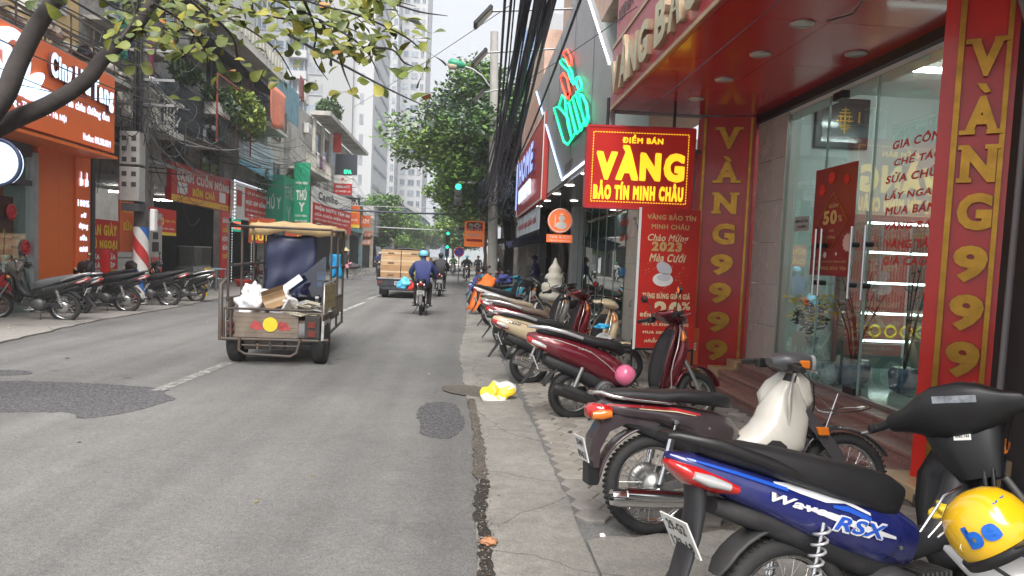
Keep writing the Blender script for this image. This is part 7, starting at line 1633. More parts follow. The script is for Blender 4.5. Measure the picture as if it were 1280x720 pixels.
tree('street_tree', 'hazy tree closing the right side of the street', (3.5, 118, 0), 5, (1.8, 120, 8, 6.5, 7, 5.5), [gB, gE, gA], 9, .3, .4, 600, 22)
tree('street_tree', 'hazy bluish tree in the far middle of the street view', (-3, 190, 0), 5, (-3, 190, 8, 8, 8, 6.5), [gE, gA], 10, .35, .55, 500, 20)
tree('street_tree', 'round dark tree on the far left pavement behind the tilted signs', (-10.2, 82, 0), 3.5, (-11, 84, 5.8, 4.2, 6, 3.3), [gA, gC, gB], 11, .25, .26, 900, 24)
tree('street_tree', 'bright green tree left of the street end', (-10.5, 112, 0), 3.5, (-10.8, 114, 6.0, 4.6, 8, 3.6), [gB, gD, gA], 12, .28, .33, 900, 24)
tree('street_tree', 'last green tree of the left row, lower than the others', (-9.5, 145, 0), 3, (-9.8, 148, 5.4, 4.6, 9, 3.6), [gB, gD, gE], 13, .28, .42, 700, 22)
def lamp():
 p = at(617, 330, Y=30); x, y = p.x, 30
 t = thing('lamp_post', 'round concrete post carrying a street lamp with a green hood', 'street lamp', (x, y, 0)); cm = mat('post_concrete', (.33, .32, .3), rough=.8, var=.15)
 topz = at(618, 40, Y=30).z
 put(MB().cyl((x, y, 0), (at(618, 40, Y=30).x, y, topz), .22, .16, n=16), 'post', cm, t)
 a = at(612, 108, Y=30); pts = [a, at(603, 95, Y=30), at(590, 86, Y=30), at(580, 83, Y=30)]
 put(MB().tube(pts, .04, 8), 'arm', mat('galv', (.3, .3, .31)), t)
 h0, h1 = at(582, 82, Y=30), at(560, 78, Y=30)
 st = [h0.lerp(h1, f) for f in (0, .15, .5, .85, 1)]
 put(MB().tube(st, [.05, .13, .18, .2, .08], 12), 'hood', mat('hood_green', (.02, .25, .14), rough=.4), t)
 put(MB().tube([st[2]+Vector((0, -.02, -.1)), st[3]+Vector((0, -.02, -.12)), st[4]+Vector((0, 0, -.03))], [.14, .17, .06], 12), 'lamp_glass', mat('lamp_glass_tan', (.5, .42, .3), rough=.2), t)
 put(MB().tube([(x, y, topz-2.0), (x+.5, y, topz-2.0)], .03, 6).tube([(x-.3, y, topz-4.3), (x+2.0, y, topz-4.2)], .04, 6), 'bracket', mat('galv', (.3, .3, .31)), t)
lamp()
p = at(651, 340, Y=26)
t = thing('concrete_pole', 'square grey concrete pole beside the dark tree trunk', 'pole', (p.x, 26, 0)); put(MB().bar((p.x, 26, 0), (p.x+.05, 26, 7.2), .38, .3), 'shaft', mat('post_concrete', (.33, .32, .3)), t)
p = at(676, 340, Y=24); t = thing('grey_post', 'tall square grey post right of the round sign', 'post', (p.x, 24, 0)); put(MB().bar((p.x, 24, 0), (p.x+.03, 24, 4.4), .3, .25), 'shaft', mat('grey_post_paint', (.2, .21, .22), rough=.6, var=.2), t)
def traffic(px, py, Y, label, h=.95, arm=None):
 c = at(px, py, Y=Y); t = thing('traffic_light', label, 'traffic light', c, 0, 'traffic lights at the crossing')
 put(MB().box(c.x-.17, c.x+.17, c.y-.08, c.y+.1, c.z-h+.2, c.z+.25), 'housing', ironm, t, bevel=.02)
 for k in range(3): put(MB().lathe([(0, -.0), (.13, 0), (.14, -.03), (.12, -.035), (0, -.03)], (c.x, c.y-.09, c.z+.08-k*.31), ax='y', n=18), 'lens', (mat('signal_green', (.05, 1, .6), emit=.6, ecol=(.02, .85, .45), var=0) if k == 0 else mat('signal_off', (.02, .02, .02))), t)
 if arm: put(MB().tube([c+Vector((0, .1, .3)), c+Vector((-arm, .1, .35))], .05, 6), 'arm', twh, t)
 else: put(MB().cyl((c.x, c.y+.15, 0), (c.x, c.y+.15, c.z+.3), .07, n=8), 'post', ironm, t)
traffic(573, 236, 33, 'green traffic light half hidden in the big tree crown', arm=-1.8); traffic(560, 293, 60, 'upper green traffic light on the arm over the road', 1.0, arm=6); traffic(559, 310, 62, 'lower green traffic light on a post under the arm')
c = at(574, 315, Y=44); t = thing('no_parking_sign', 'round blue and red no parking sign on a post by the right kerb', 'road sign', (c.x, 44, 0))
put(MB().lathe([(0, -.02), (.3, -.02), (.3, .02), (0, .02)], c, ax='y', n=28, smooth=False), 'disc', mat('sign_blue', (.02, .08, .5), rough=.4), t); put(MB().torus(c+Vector((0, -.03, 0)), .27, .035, ax='y', n=28, k=6), 'red_rim', pred, t)
put(MB().bar(c+Vector((-.19, -.03, .19)), c+Vector((.19, -.03, -.19)), .05, .02, upv=(0, 1, 0)), 'slash', pred, t); put(MB().cyl((c.x, 44.1, 0), (c.x, 44.1, c.z+.3), .04, n=8), 'post', alu, t)
c = at(580, 308, Y=36)
t, P, slab = board('orange_food_sign', 'orange signboard lettered BÒ BÍT TẾT beside the dark tree trunk', 'sign', c, (1, 0, 0), 1.0, 1.3, .1, mat('orange_face2', (.85, .22, .04), rough=.5, emit=.12, ecol=(1, .2, .03)), parts=[(.1, .9, .62, .95, pred), (.1, .9, .2, .3, pred)], lines=[('BÒ', .2, .8, .75, .93, whi, .08), ('BÍT TẾT', .15, .85, .62, .74, whi, .06), ('NGON', .2, .8, .38, .52, whi, .05)])
put(MB().box(c.x-.3, c.x+1.3, 36.1, 36.5, 2.9, 3.05), 'shelf', ironm, t); put(MB().bar((c.x+1.1, 36.2, 0), (c.x+1.1, 36.2, 3.2), .1), 'post', wood, t)
bw = thing('boundary_wall', 'dim grey wall with pasted notices behind the far right motorbikes', 'wall', (3.6, 27, 0))
put(MB().box(3.6, 3.8, 21, 60, 0, 3.2), 'wall', gwall, bw); put(MB().box(1.9, 3.6, 27.2, 27.35, 0, 2.2), 'wall', gwall, bw)
for q in range(5): put(MB().box(2.15+.3*q, 2.35+.3*q, 27.19, 27.198, 1.2+.15*(q % 3), 1.5+.15*(q % 3)), 'pasted_notice', mat('notice_pale', (.4, .4, .38), var=.3, scale=12), bw)
t, P, slab = board('stall_notice', 'small white notice board on the grey boundary wall', 'notice', (2.6, 27.1, 1.25), (1, 0, 0), .7, .5, .02, whi, lines=[('TRÀ ĐÁ', .1, .9, .55, .85, pblack, .05), ('NƯỚC MÍA', .1, .9, .15, .45, pblack, .05)])
for q, (y0, y1, x0, x1, z, lb_) in enumerate(((22, 26, 1.5, 3.6, 2.15, 'dark blue tarpaulin slung low over the stall by the grey pole'), (28, 33, 2.2, 3.7, 2.4, 'navy tarpaulin behind the dark tree trunk'), (38, 46, 1.3, 3.6, 2.5, 'grey brown stall roof sheet beyond the dark trunk'))):
 b = MB(); V_ = []; n = 10
 for i in range(n+1):
  for j in range(7): f, g_ = i/n, j/6; V_.append((x0+(x1-x0)*g_, y0+(y1-y0)*f, z+.35*g_-.22*math.sin(math.pi*f)*(1-g_*.5)+.04*math.sin(i*2+j)))
 b.add(V_, [(i*7+j, i*7+j+1, (i+1)*7+j+1, (i+1)*7+j) for i in range(n) for j in range(6)], 0, True)
 o = b.build('tarpaulin', (mat('tarp_navy', (.03, .035, .09), rough=.7, var=.2) if q < 2 else mat('tarp_brown', (.13, .11, .1), rough=.7))); s_ = o.modifiers.new('th', 'SOLIDIFY'); s_.thickness = .01; tag(o, lb_, 'tarpaulin')
for q, (y0, h, c, lb_) in enumerate(((27.5, 6.5, (.2, .19, .18), 'dim shop house hidden behind the right hand trees'), (36, 7.5, (.3, .24, .18), 'brown shop house behind the orange sign'), (46, 7, (.26, .27, .25), 'grey shop house beyond the no parking sign'), (58, 8, (.32, .3, .26), 'far right pale shop house under the trees'), (74, 7, (.3, .3, .3), 'last right shop house before the crossing'))):
 facade('shop_house', lb_, 0, 1, 0, gwall) if False else None
 t = thing('shop_house', lb_, 'building', (4.2, y0, 0), 0, 'shop houses along the right side'); put(MB().box(4.2, 10, y0, y0+9.9, 0, h), 'wall', mat('rs_wall_%d' % q, c, rough=.85, var=.2, dirt=.4), t)
 for k in range(3): put(MB().box(4.14, 4.196, y0+1+k*3, y0+2.4+k*3, 3.9, 5.4), 'window', pane, t)
 put(MB().box(4.1, 4.196, y0+.6, y0+9.3, .1, 2.6), 'shutter', tin, t)
r = random.Random(9)
for q, (x, y, h, rr_) in enumerate(((2.2, 33.5, 5.5, .1), (2.75, 24.3, 5, .09), (3.1, 22.5, 4.5, .07))):
 t = thing('slim_tree_trunk', ('slim dark trunk just past the navy tarpaulin', 'slim crooked trunk above the blue tarpaulin', 'thin vine-wrapped trunk near the ice cream figure')[q], 'tree', (x, y, 0), 0, 'slim trunks by the stalls')
 put(MB().tube([(x, y, 0), (x+.15, y, h*.35), (x-.05, y+.1, h*.7), (x+.1, y, h)], [rr_*1.2, rr_, rr_*.9, rr_*.6], 10), 'trunk', barkm, t)
 b = MB(); leafblob(b, (x+.1, y, h-.8), (1.0, 1.2, 1.3), 900, .15, 2, q+5); o = b.build('crown', [gC, gA], None, fix=False); o.parent = t; o.matrix_parent_inverse = world(t).inverted()
# - cable bundle over the right kerb
r = random.Random(31); b = MB()
cblk = mat('cable_navy', (.035, .042, .07), rough=.45)
for k in range(38):
 dx, dz = r.gauss(0, .11), r.gauss(0, .2)
 A_ = at(676+r.uniform(-4, 4), -40, Y=7.5)+Vector((dx*1.6, 0, dz*.5)); B_ = at(612, 238, Y=31)+Vector((r.gauss(0, .35), r.uniform(-1.5, 2), r.gauss(0, .4)))
 A0 = A_+(A_-B_)*.35+Vector((0, 0, .4))
 pts = cat(A_, B_, .45+r.uniform(-.25, .35), 16); b.tube([A0]+pts, r.choice([.011, .014, .018, .022]), 5)
 b.tube(cat(B_, (1.7+r.gauss(0, .3), 60, 5.2+r.gauss(0, .4)), .6, 8), .014, 4)
for k in range(26):
 c = at(618, 240, Y=29.5)+Vector((r.uniform(-.5, .9), r.uniform(-1.5, 1.5), r.uniform(-.9, .5))); rd = r.uniform(.2, .5)
 b.tube([c+Vector((rd*math.cos(2*math.pi*i/14), rd*.4*math.sin(2*math.pi*i/7), rd*math.sin(2*math.pi*i/14)*1.2)) for i in range(14)], .014, 4, closed=True, cap=False)
tag(b.build('cable_bundle', cblk, fix=False), 'thick bundle of dark cables sweeping down to the trees over the right kerb', 'cables', kind='stuff')
def cable(label, a, c, sag, rad, m=None, n=14):
 o = MB().tube(cat(a, c, sag, n), rad, 6).build('overhead_cable', m or cblk); return tag(o, label, 'cable')
cable('pair of sagging cables left of the thick bundle, nearer strand', at(664, -20, Y=9), at(618, 185, Y=28), .5, .02)
cable('pair of sagging cables left of the thick bundle, farther strand', at(672, -20, Y=9), at(628, 190, Y=28), .6, .018)
cable('single black cable slanting from the leaves down to the big tree', at(355, 40, Y=9), at(548, 138, Y=34), .1, .022)
cable('thick black cable crossing the street level above the truck', at(425, 262, Y=42), at(632, 268, Y=42), .08, .06)
cable('thin grey cable crossing under the thick one', at(425, 256, Y=44), at(640, 262, Y=44), .05, .02, mat('cable_pale', (.4, .4, .4)))
cable('thin wire slanting up across the sky between tower and lamp', at(440, 135, Y=60), at(640, 5, Y=20), .1, .012)
cable('thin black cable dropping in front of the grey fascia', at(640, 45, X=1.75), at(618, 200, Y=26), .4, .02)
cable('fine wire running from the floodlight arm to the gold shop fascia', at(640, 110, Y=15), (1.88, 8.3, 4.5), .05, .006)
cable('fine wire slanting over the red canopy edge', at(805, 142, Y=6.0), at(975, 0, Y=5.0), .0, .003)
# - overhanging bough with big leaves
bt_ = thing('almond_tree', 'overhanging dark bough with large yellow green leaves at the upper left', 'tree', (-6.9, 6.6, 0))
def bp_(pts, Y0, Y1, rads, nm='bough'):
 P3 = [at(x, y, Y=Y0+(Y1-Y0)*i/(len(pts)-1)) for i, (x, y) in enumerate(pts)]; rads = [q*.54 for q in rads]
 out = []; ro = []
 for i in range(len(P3)-1):
  for k in range(4):
   f = k/4; p_ = P3[max(i-1, 0)]; a = P3[i]; c = P3[i+1]; d = P3[min(i+2, len(P3)-1)]
   out.append(.5*((2*a)+(c-p_)*f+(2*p_-5*a+4*c-d)*f*f+(3*a-p_-3*c+d)*f**3)); ro.append(rads[i]+(rads[i+1]-rads[i])*f)
 out.append(P3[-1]); ro.append(rads[-1])
 return put(MB().tube(out, ro, 10 if rads[0] > .03 else 5), nm, barkm, bt_), out
bp_([(-260, 420), (-210, 300), (-100, 215), (0, 158), (62, 130), (108, 100), (128, 74), (162, 42), (190, 4), (215, -50)], 6.2, 7.4, [.2, .18, .16, .15, .135, .125, .12, .11, .1, .08])
bp_([(-210, 300), (-60, 190), (0, 128), (22, 80), (48, 30), (90, -30), (120, -80)], 6.2, 6.8, [.18, .17, .15, .14, .13, .11, .1])
put(MB().tube([(-6.9, 6.4, 0), (-6.8, 6.4, 1.0), at(-260, 420, Y=6.2)], [.3, .24, .2], 12), 'trunk', barkm, bt_)
r = random.Random(14); tw = []
twigs = [[(160, -20), (260, -12), (360, 0), (460, -4), (520, 8)], [(60, -30), (120, -5), (150, 12), (200, 22)], [(230, -10), (300, 12), (380, 28), (420, 30), (455, 44)], [(205, -30), (250, 5), (300, 30), (345, 62), (368, 100)], [(215, -50), (330, -5), (400, 25), (455, 60), (475, 100)], [(300, -40), (380, 0), (450, 20), (505, 45), (530, 66)], [(190, 4), (225, 25), (255, 60), (262, 100)], [(250, 5), (290, 45), (300, 80), (330, 104)], [(400, 25), (420, 60), (430, 90), (440, 115)], [(345, -30), (420, -8), (490, 5), (525, 15), (560, 20)], [(150, 50), (168, 20), (160, -10), (150, -40)], [(380, 0), (395, 40), (392, 72), (410, 100)], [(455, 60), (490, 62), (505, 78), (520, 84)], [(262, 10), (240, 50), (232, 84)], [(190, 4), (178, 30), (186, 50)]]
for q, pts in enumerate(twigs):
 o, out = bp_(pts, 6.2+.25*(q % 5), 6.6+.35*(q % 4), [.03]+[.018]*(len(pts)-2)+[.005], 'twig'); tw.append(out)
lm = [mat('almond_leaf_green', (.1, .13, .02), rough=.55, var=.25, scale=6, spec=.4), mat('almond_leaf_olive', (.15, .17, .02), rough=.55, var=.3, scale=6), mat('almond_leaf_yellow', (.26, .24, .03), rough=.55, var=.25, scale=6), mat('almond_leaf_dark', (.07, .1, .025), rough=.4, var=.25, scale=6), mat('almond_leaf_orange', (.5, .2, .04), rough=.5, var=.3, scale=6)]
prot = []
for m in lm:
 b = MB(); out = [(0, 0), (.25, .13), (.55, .29), (.8, .33), (.97, .19), (1.02, 0)]
 up_ = [(x, y, .06*math.sin(x*3)+abs(y)*.25) for x, y in out]; V_ = up_+[(x, -y, z) for x, y, z in up_[1:-1]]+[(.3, 0, .03), (.6, 0, .05), (.85, 0, .03)]
 fs = [(0, 10, 1), (10, 2, 1), (10, 11, 2), (11, 3, 2), (11, 12, 3), (12, 4, 3), (12, 5, 4), (0, 6, 10), (10, 6, 7), (10, 7, 11), (11, 7, 8), (11, 8, 12), (12, 8, 9), (12, 9, 5)]
 b.add(V_, fs, 0, True); b.tube([(-.22, 0, 0), (0, 0, 0)], .012, 4); prot.append(b.build('leaf', m, bt_))
cnt = 0
while cnt < 296:
 out = r.choice(tw); i = int(len(out)*r.uniform(.12, 1)); i = min(i, len(out)-1); p = out[i]
 k = r.randint(2, 5)
 p = p+Vector((r.gauss(0, .13), r.gauss(0, .15), r.gauss(-.02, .12)))
 for j in range(k):
  if cnt >= 296: break
  az = r.uniform(0, 6.28); d = Vector((math.cos(az), math.sin(az)*.6, r.uniform(-1.0, .35))).normalized(); s = r.uniform(.1, .165)
  z_ = Vector((r.uniform(-.6, .6), r.uniform(-1.2, -.1), r.uniform(.2, 1))); y_ = z_.cross(d).normalized(); z_ = d.cross(y_)
  M = Matrix(((d.x, y_.x, z_.x, 0), (d.y, y_.y, z_.y, 0), (d.z, y_.z, z_.z, 0), (0, 0, 0, 1)))
  pr_ = prot[r.choices(range(5), [5, 6, 2, 4, .35])[0]]
  o = pr_.copy(); COL.objects.link(o); o.name = 'leaf'; o.matrix_parent_inverse = world(bt_).inverted()
  o.matrix_basis = Matrix.Translation(p+d*.03) @ M @ Matrix.Scale(s, 4); cnt += 1
lb = MB()
for k in range(420):
 x, y = r.uniform(130, 500), r.triangular(-30, 95, -5)
 if y > 95-.11*abs(x-330): continue
 p = at(x, y, Y=r.uniform(6.4, 7.8)); az = r.uniform(0, 6.28); d = Vector((math.cos(az), math.sin(az)*.6, r.uniform(-1.0, .3))).normalized(); s = r.uniform(.08, .14)
 z_ = Vector((r.uniform(-.6, .6), r.uniform(-1.2, -.1), r.uniform(.2, 1))); y_ = z_.cross(d).normalized(); z_ = d.cross(y_)
 M = Matrix.Translation(p) @ Matrix(((d.x, y_.x, z_.x, 0), (d.y, y_.y, z_.y, 0), (d.z, y_.z, z_.z, 0), (0, 0, 0, 1))) @ Matrix.Scale(s, 4)
 lb.add(V_, fs, r.choices(range(5), [5, 6, 2, 5, .2])[0], True, M)
o = put(lb, 'small_leaves', lm, bt_, fix=False); o['kind'] = 'stuff'
for p in prot: bpy.data.objects.remove(p)
# - people
skin = mat('skin', (.42, .25, .17), rough=.5, var=.05); hair = mat('hair_black', (.015, .013, .012), rough=.5, bump=.3, bscale=200)
def person(name, label, J, segs, foot, loc, rz=0, headpos=None, face=(0, 1, 0), group=None):
 """one continuous skinned body; J joints {name:(x,y,z,r)}, segs [(a,b,material)], in local coordinates, forward +Y"""
 t = thing('person', label, 'person', loc, rz, group)
 names = list(J); idx = {n: i for i, n in enumerate(names)}
 me = bpy.data.meshes.new('body'); me.from_pydata([J[n][:3] for n in names], [(idx[a], idx[b]) for a, b, m in segs], []); o = bpy.data.objects.new('body', me); COL.objects.link(o)
 o.modifiers.new('skin', 'SKIN'); sv = me.skin_vertices[0].data
 for i, n in enumerate(names):
  rr_ = J[n][3]; sv[i].radius = (rr_, J[n][4] if len(J[n]) > 4 else rr_)
 sv[0].use_root = True
 s = o.modifiers.new('sub', 'SUBSURF'); s.levels = 2; s.render_levels = 2
 dg_ = bpy.context.evaluated_depsgraph_get(); dg_.update(); nm = bpy.data.meshes.new_from_object(o.evaluated_get(dg_)); nm.name = 'body'
 bpy.data.objects.remove(o); o = bpy.data.objects.new('body', nm); COL.objects.link(o); o.parent = t
 ms = [];
 for a, b_, m in segs:
  if m not in ms: ms.append(m)
 nm.materials.clear()
 for m in ms: nm.materials.append(m)
 S_ = [(Vector(J[a][:3]), Vector(J[b_][:3]), ms.index(m), (J[a][3]+J[b_][3])/2) for a, b_, m in segs]
 for f in nm.polygons:
  c = f.center; best = 9; bi = 0
  for a, b_, mi, rr_ in S_:
   d = b_-a; tt = max(0, min(1, (c-a).dot(d)/d.length_squared)); q = (c-(a+d*tt)).length-rr_
   if q < best: best = q; bi = mi
  f.material_index = bi; f.use_smooth = True
 return t
def head_parts(t, c, fd, hel=None, s=1, mask=None):
 """face, hair or helmet as children; c head centre, fd facing direction"""
 fd = Vector(fd).normalized(); az = math.atan2(fd.y, fd.x); M = Matrix.Translation(c) @ Matrix.Rotation(az, 4, 'Z') @ Matrix.Scale(s, 4)
 def X(b): b.v = [tuple(M @ Vector(v)) for v in b.v]; return b
 X(MB().loft([(.088, -.02, .012, .02), (.105, -.025, .012, .018), (.1, -.04, .016, .008)], n=8)).build('nose', skin, t)
 for q in (-1, 1):
  X(MB().lathe([(0, -.008), (.012, -.004), (.012, .004), (0, .008)], (.086, q*.032, .01), ax='x', n=10)).build('eye', mat('eye_dark', (.02, .015, .01), rough=.2), t)
  X(MB().loft([(-.01, -.01, .008, .03, q*.078), (.01, -.01, .008, .025, q*.08)], n=8)).build('ear', skin, t)
 X(MB().box(.086, .094, -.025, .025, -.062, -.054)).build('mouth', mat('lips', (.35, .12, .1)), t)
 if hel:
  X(MB().lathe([(.112, .0), (.12, .03), (.118, .07), (.1, .105), (.06, .13), (.0, .14)], n=24)).build('helmet', hel, t)
  X(MB().loft([(.08, .01, .09, .006), (.15, .0, .08, .005), (.18, -.005, .05, .004)], n=10)).build('helmet_peak', hel, t)
 else:
  X(MB().lathe([(.07, -.06), (.092, -.02), (.098, .03), (.09, .07), (.06, .105), (0, .118)], (-.015, 0, 0), n=20)).build('hair', hair, t)
 if mask: X(MB().loft([(.06, -.045, .07, .035), (.09, -.045, .055, .032), (.104, -.04, .02, .015)], n=12)).build('mask', mask, t)
def hands(t, pts, s=1):
 for (p, d, side) in pts:
  p, d = Vector(p), Vector(d).normalized(); u = Vector((0, 0, 1)); w_ = d.cross(u).normalized(); u2 = w_.cross(d)
  b = MB()
  b.tube([p-d*.03, p+d*.03, p+d*.075], [.026, .036, .032], 8)
  h = b.build('hand', skin, t)
  for k in range(4):
   o0 = p+d*.07+w_*(.024-.016*k); L_ = [.07, .078, .072, .055][k]
   MB().tube([o0, o0+d*L_*.5-u2*.008, o0+d*L_*.7-u2*.035, o0+d*L_*.45-u2*.055], [.0095, .009, .008, .007], 6).build('finger', skin, h)
  o0 = p+d*.01+w_*.03*side; MB().tube([o0, o0+w_*.03*side+d*.025, o0+w_*.025*side+d*.055-u2*.02], [.012, .010, .008], 6).build('thumb', skin, h)
def seated(top, legs, sk=skin, shoe=None, lean=.12, wide=.17, arms=True, reach=.5, shoe_m=None, grip=1.0):
 sh_ = shoe_m or mat('shoe_dark', (.03, .03, .03), rough=.6)
 J = {'pelvis': (0, 0, .86, .19, .16), 'waist': (0, .02, 1.0, .19, .15), 'chest': (0, lean*.7, 1.22, .22, .16), 'neckb': (0, lean, 1.4, .095), 'neck': (0, lean+.01, 1.46, .05), 'head': (0, lean+.02, 1.55, .085, .095), 'headt': (0, lean+.02, 1.62, .07, .08)}
 segs = [('pelvis', 'waist', top), ('waist', 'chest', top), ('chest', 'neckb', top), ('neckb', 'neck', sk), ('neck', 'head', sk), ('head', 'headt', sk)]
 for s, n in ((-1, 'l'), (1, 'r')):
  J.update({'hip'+n: (s*.1, .05, .84, .105), 'knee'+n: (s*wide, .42, .80, .075), 'shin'+n: (s*wide, .4, .58, .06), 'ankle'+n: (s*wide, .34, .3, .045), 'foot'+n: (s*wide, .46, .25, .04), 'sho'+n: (s*.19, lean, 1.34, .095), 'elb'+n: (s*.32, lean+.12, 1.13, .075), 'wri'+n: (s*.28, reach, grip, .035)})
  segs += [('pelvis', 'hip'+n, legs), ('hip'+n, 'knee'+n, legs), ('knee'+n, 'shin'+n, legs), ('shin'+n, 'ankle'+n, legs), ('ankle'+n, 'foot'+n, sh_), ('chest', 'sho'+n, top), ('sho'+n, 'elb'+n, top), ('elb'+n, 'wri'+n, top)]
 return J, segs
def standing(top, legs, stride=.25, bend=0, sk=skin):
 sh_ = mat('shoe_dark', (.03, .03, .03))
 J = {'pelvis': (0, 0, .92, .14, .11), 'waist': (0, 0, 1.05, .13, .1), 'chest': (0, .03+bend*.2, 1.28, .165, .115), 'neckb': (0, .05+bend*.3, 1.44, .07), 'neck': (0, .06+bend*.33, 1.5, .05), 'head': (0, .08+bend*.36, 1.59, .082, .092), 'headt': (0, .08+bend*.36, 1.66, .068, .078)}
 segs = [('pelvis', 'waist', top), ('waist', 'chest', top), ('chest', 'neckb', top), ('neckb', 'neck', sk), ('neck', 'head', sk), ('head', 'headt', sk)]
 for s, n in ((-1, 'l'), (1, 'r')):
  st_ = stride*s
  J.update({'hip'+n: (s*.09, 0, .86, .1), 'knee'+n: (s*.1, st_*.5+.04, .48, .065), 'ankle'+n: (s*.1, st_, .09, .045), 'foot'+n: (s*.11, st_+.14, .05, .038), 'sho'+n: (s*.18, .03+bend*.2, 1.4, .062), 'elb'+n: (s*.25, .0+bend*.3-st_*.2, 1.13, .048), 'wri'+n: (s*.25, .14-st_*.4+bend*.5, .9+bend*.1, .033)})
  segs += [('pelvis', 'hip'+n, legs), ('hip'+n, 'knee'+n, legs), ('knee'+n, 'ankle'+n, legs), ('ankle'+n, 'foot'+n, sh_), ('chest', 'sho'+n, top), ('sho'+n, 'elb'+n, top), ('elb'+n, 'wri'+n, top)]
 return J, segs
navy = mat('jacket_navy', (.025, .035, .14), rough=.7, var=.25, scale=5, bump=.4, bscale=9); trou = mat('trousers_dark', (.03, .022, .024), rough=.85, var=.2); greenj = mat('jacket_green', (.16, .33, .08), rough=.8); blackj = mat('jacket_black', (.015, .015, .017), rough=.7, var=.2)
helb = mat('helmet_sky', (.16, .5, .68), rough=.25, coat=.5); helg = mat('helmet_green', (.01, .25, .14), rough=.25, coat=.5)
def rider(label, x, y, rz, top, legs, hel, z=0, hpos=True, fd=(0, 1, 0), lean=.12, grip=1.0, reach=.5, mask=None, group=None):
 J, S_ = seated(top, legs, lean=lean, grip=grip, reach=reach)
 t = person('person', label, J, S_, None, (x, y, z), rz, group=group)
 head_parts(t, Vector((0, lean+.02, 1.56)), fd, hel, mask=mask)
 hands(t, [((s*.28, reach+.02, grip), (0, 1, -.1), -s) for s in (-1, 1)])
 return t
rb_, st_, S_ = underbone('black motorbike ridden away by two people behind the loaded truck', paint('gloss_black', (.018, .018, .02)), (-1.06, 18.5, 90, 0), 'wave', steer=0, lines=('29-Y7', '111.73'), mirrors=True, group='motorbikes ridden along the road')
rider('person in a navy jacket and sky blue helmet riding pillion behind the truck', -1.03, 18.35, 0, navy, trou, helb, z=-.02, lean=.05, reach=.3, grip=.95)
rider('person in a green jacket and green helmet driving the two-up motorbike', -1.09, 18.85, 0, greenj, trou, helg, z=-.04, lean=.12, reach=.42, grip=1.02, fd=(-.2, 1, 0))
crumple('plastic_bag_blue', (-1.52, 18.45, .78), .19, .15, .14, mat('bag_cyan', (.1, .45, .68), rough=.3, var=.25, scale=14), 'bright blue plastic bag carried at the left of the two-up motorbike', 'bag', 12, .6)
crumple('plastic_bag_red', (-1.33, 18.4, .72), .07, .07, .13, mat('bag_red', (.6, .05, .04), rough=.3), 'small red plastic bag beside the blue one on the two-up motorbike', 'bag', 13, .5)
underbone('dark motorbike ridden ahead of the two-up motorbike', blackb, (-.9, 27.5, 90, 0), 'wave', steer=0, detail=False, group='motorbikes ridden along the road')
rider('person in black without helmet riding ahead to the right of the truck', -.9, 27.9, 0, blackj, trou, None, z=0)
underbone('motorbike with its rider waiting at the right kerb by the dark trunk', paint('silver_grey', (.3, .29, .28)), (1.35, 30.8, -92, 0), 'dream', steer=6, detail=False, group='motorbikes ridden along the road')
rider('person in black with a cap sitting on a motorbike by the right kerb', 1.35, 30.4, math.pi, blackj, trou, mat('helmet_grey', (.45, .45, .45), rough=.3), fd=(0, 1, 0))
underbone('dark red motorbike parked nose to the road near the rider in black', dred, (.72, 33.5, -88, 4), 'wave', steer=6, detail=False)
for q, (x, y, h, c, lb_) in enumerate(((.2, 47, -90, 'silver', 'silver motorbike coming toward the camera far down the road'), (-.9, 62, -90, 'white', 'white motorbike coming nearer at the far crossing'), (1.0, 40, -80, 'black', 'dark motorbike parked beyond the no parking sign'), (-6.0, 52, -88, 'dark', 'dark motorbike coming past the far left kerb'), (-6.9, 62, -90, 'pale', 'pale motorbike beyond the bicycle on the left'))):
 underbone(lb_, {'silver': paint('silver_grey', (.3, .29, .28)), 'white': paint('white_paint', (.6, .6, .6)), 'black': blackb, 'dark': blackb, 'pale': paint('white_paint', (.6, .6, .6))}[c], (x, y, h, 0), 'wave', steer=0, detail=False, group='motorbikes ridden along the road')
 if q != 2: rider(('person riding the silver motorbike far down the road', 'person riding the white motorbike at the far crossing', '', 'person in dark clothes riding past the far left kerb', 'person in a pale shirt riding beyond the bicycle')[q], x, y-.4, math.pi, (blackj, greenj, None, navy, mat('shirt_pale', (.5, .5, .48)))[q], trou, (helb, None, None, mat('helmet_grey', (.45, .45, .45)), helg)[q])
def walker(label, x, y, rz, top, legs, hat=None, fd=(0, 1, 0), bend=0, stride=.2):
 J, S_ = standing(top, legs, stride, bend); t = person('person', label, J, S_, None, (x, y, 0), rz); head_parts(t, Vector((0, .08+bend*.36, 1.6)), fd, None)
 hands(t, [((s*.25, .16-stride*s*.4+bend*.5, .88+bend*.1), (0, .5, -1), -s) for s in (-1, 1)])
 if hat: MB().lathe([(.24, 1.63), (.12, 1.74), (.01, 1.84), (.0, 1.84)], (0, .08+bend*.36, 0), n=24).build('conical_hat', mat('straw', (.5, .4, .22), rough=.8), t)
 return t
walker('person in a conical hat and dark clothes walking beside a loaded bicycle', -6.7, 41, 0, blackj, trou, hat=True)
walker('person in dark clothes standing by the far right stall', 1.0, 50, math.pi, blackj, trou)
walker('person in a blue top by the grey post under the tarpaulin', 2.4, 23.5, 1.2, navy, trou)
bi = thing('bicycle', 'loaded bicycle with pink bundles at the far left kerb', 'bicycle', (-6.0, 41, 0), R(5))
for n_, x_ in (('wheel', -.5), ('wheel', .5)):
 MB().torus((x_, 0, .34), .32, .016, ax='y', n=28, k=6).build('wheel', mat('bike_tyre', (.3, .3, .3), rough=.6), bi)
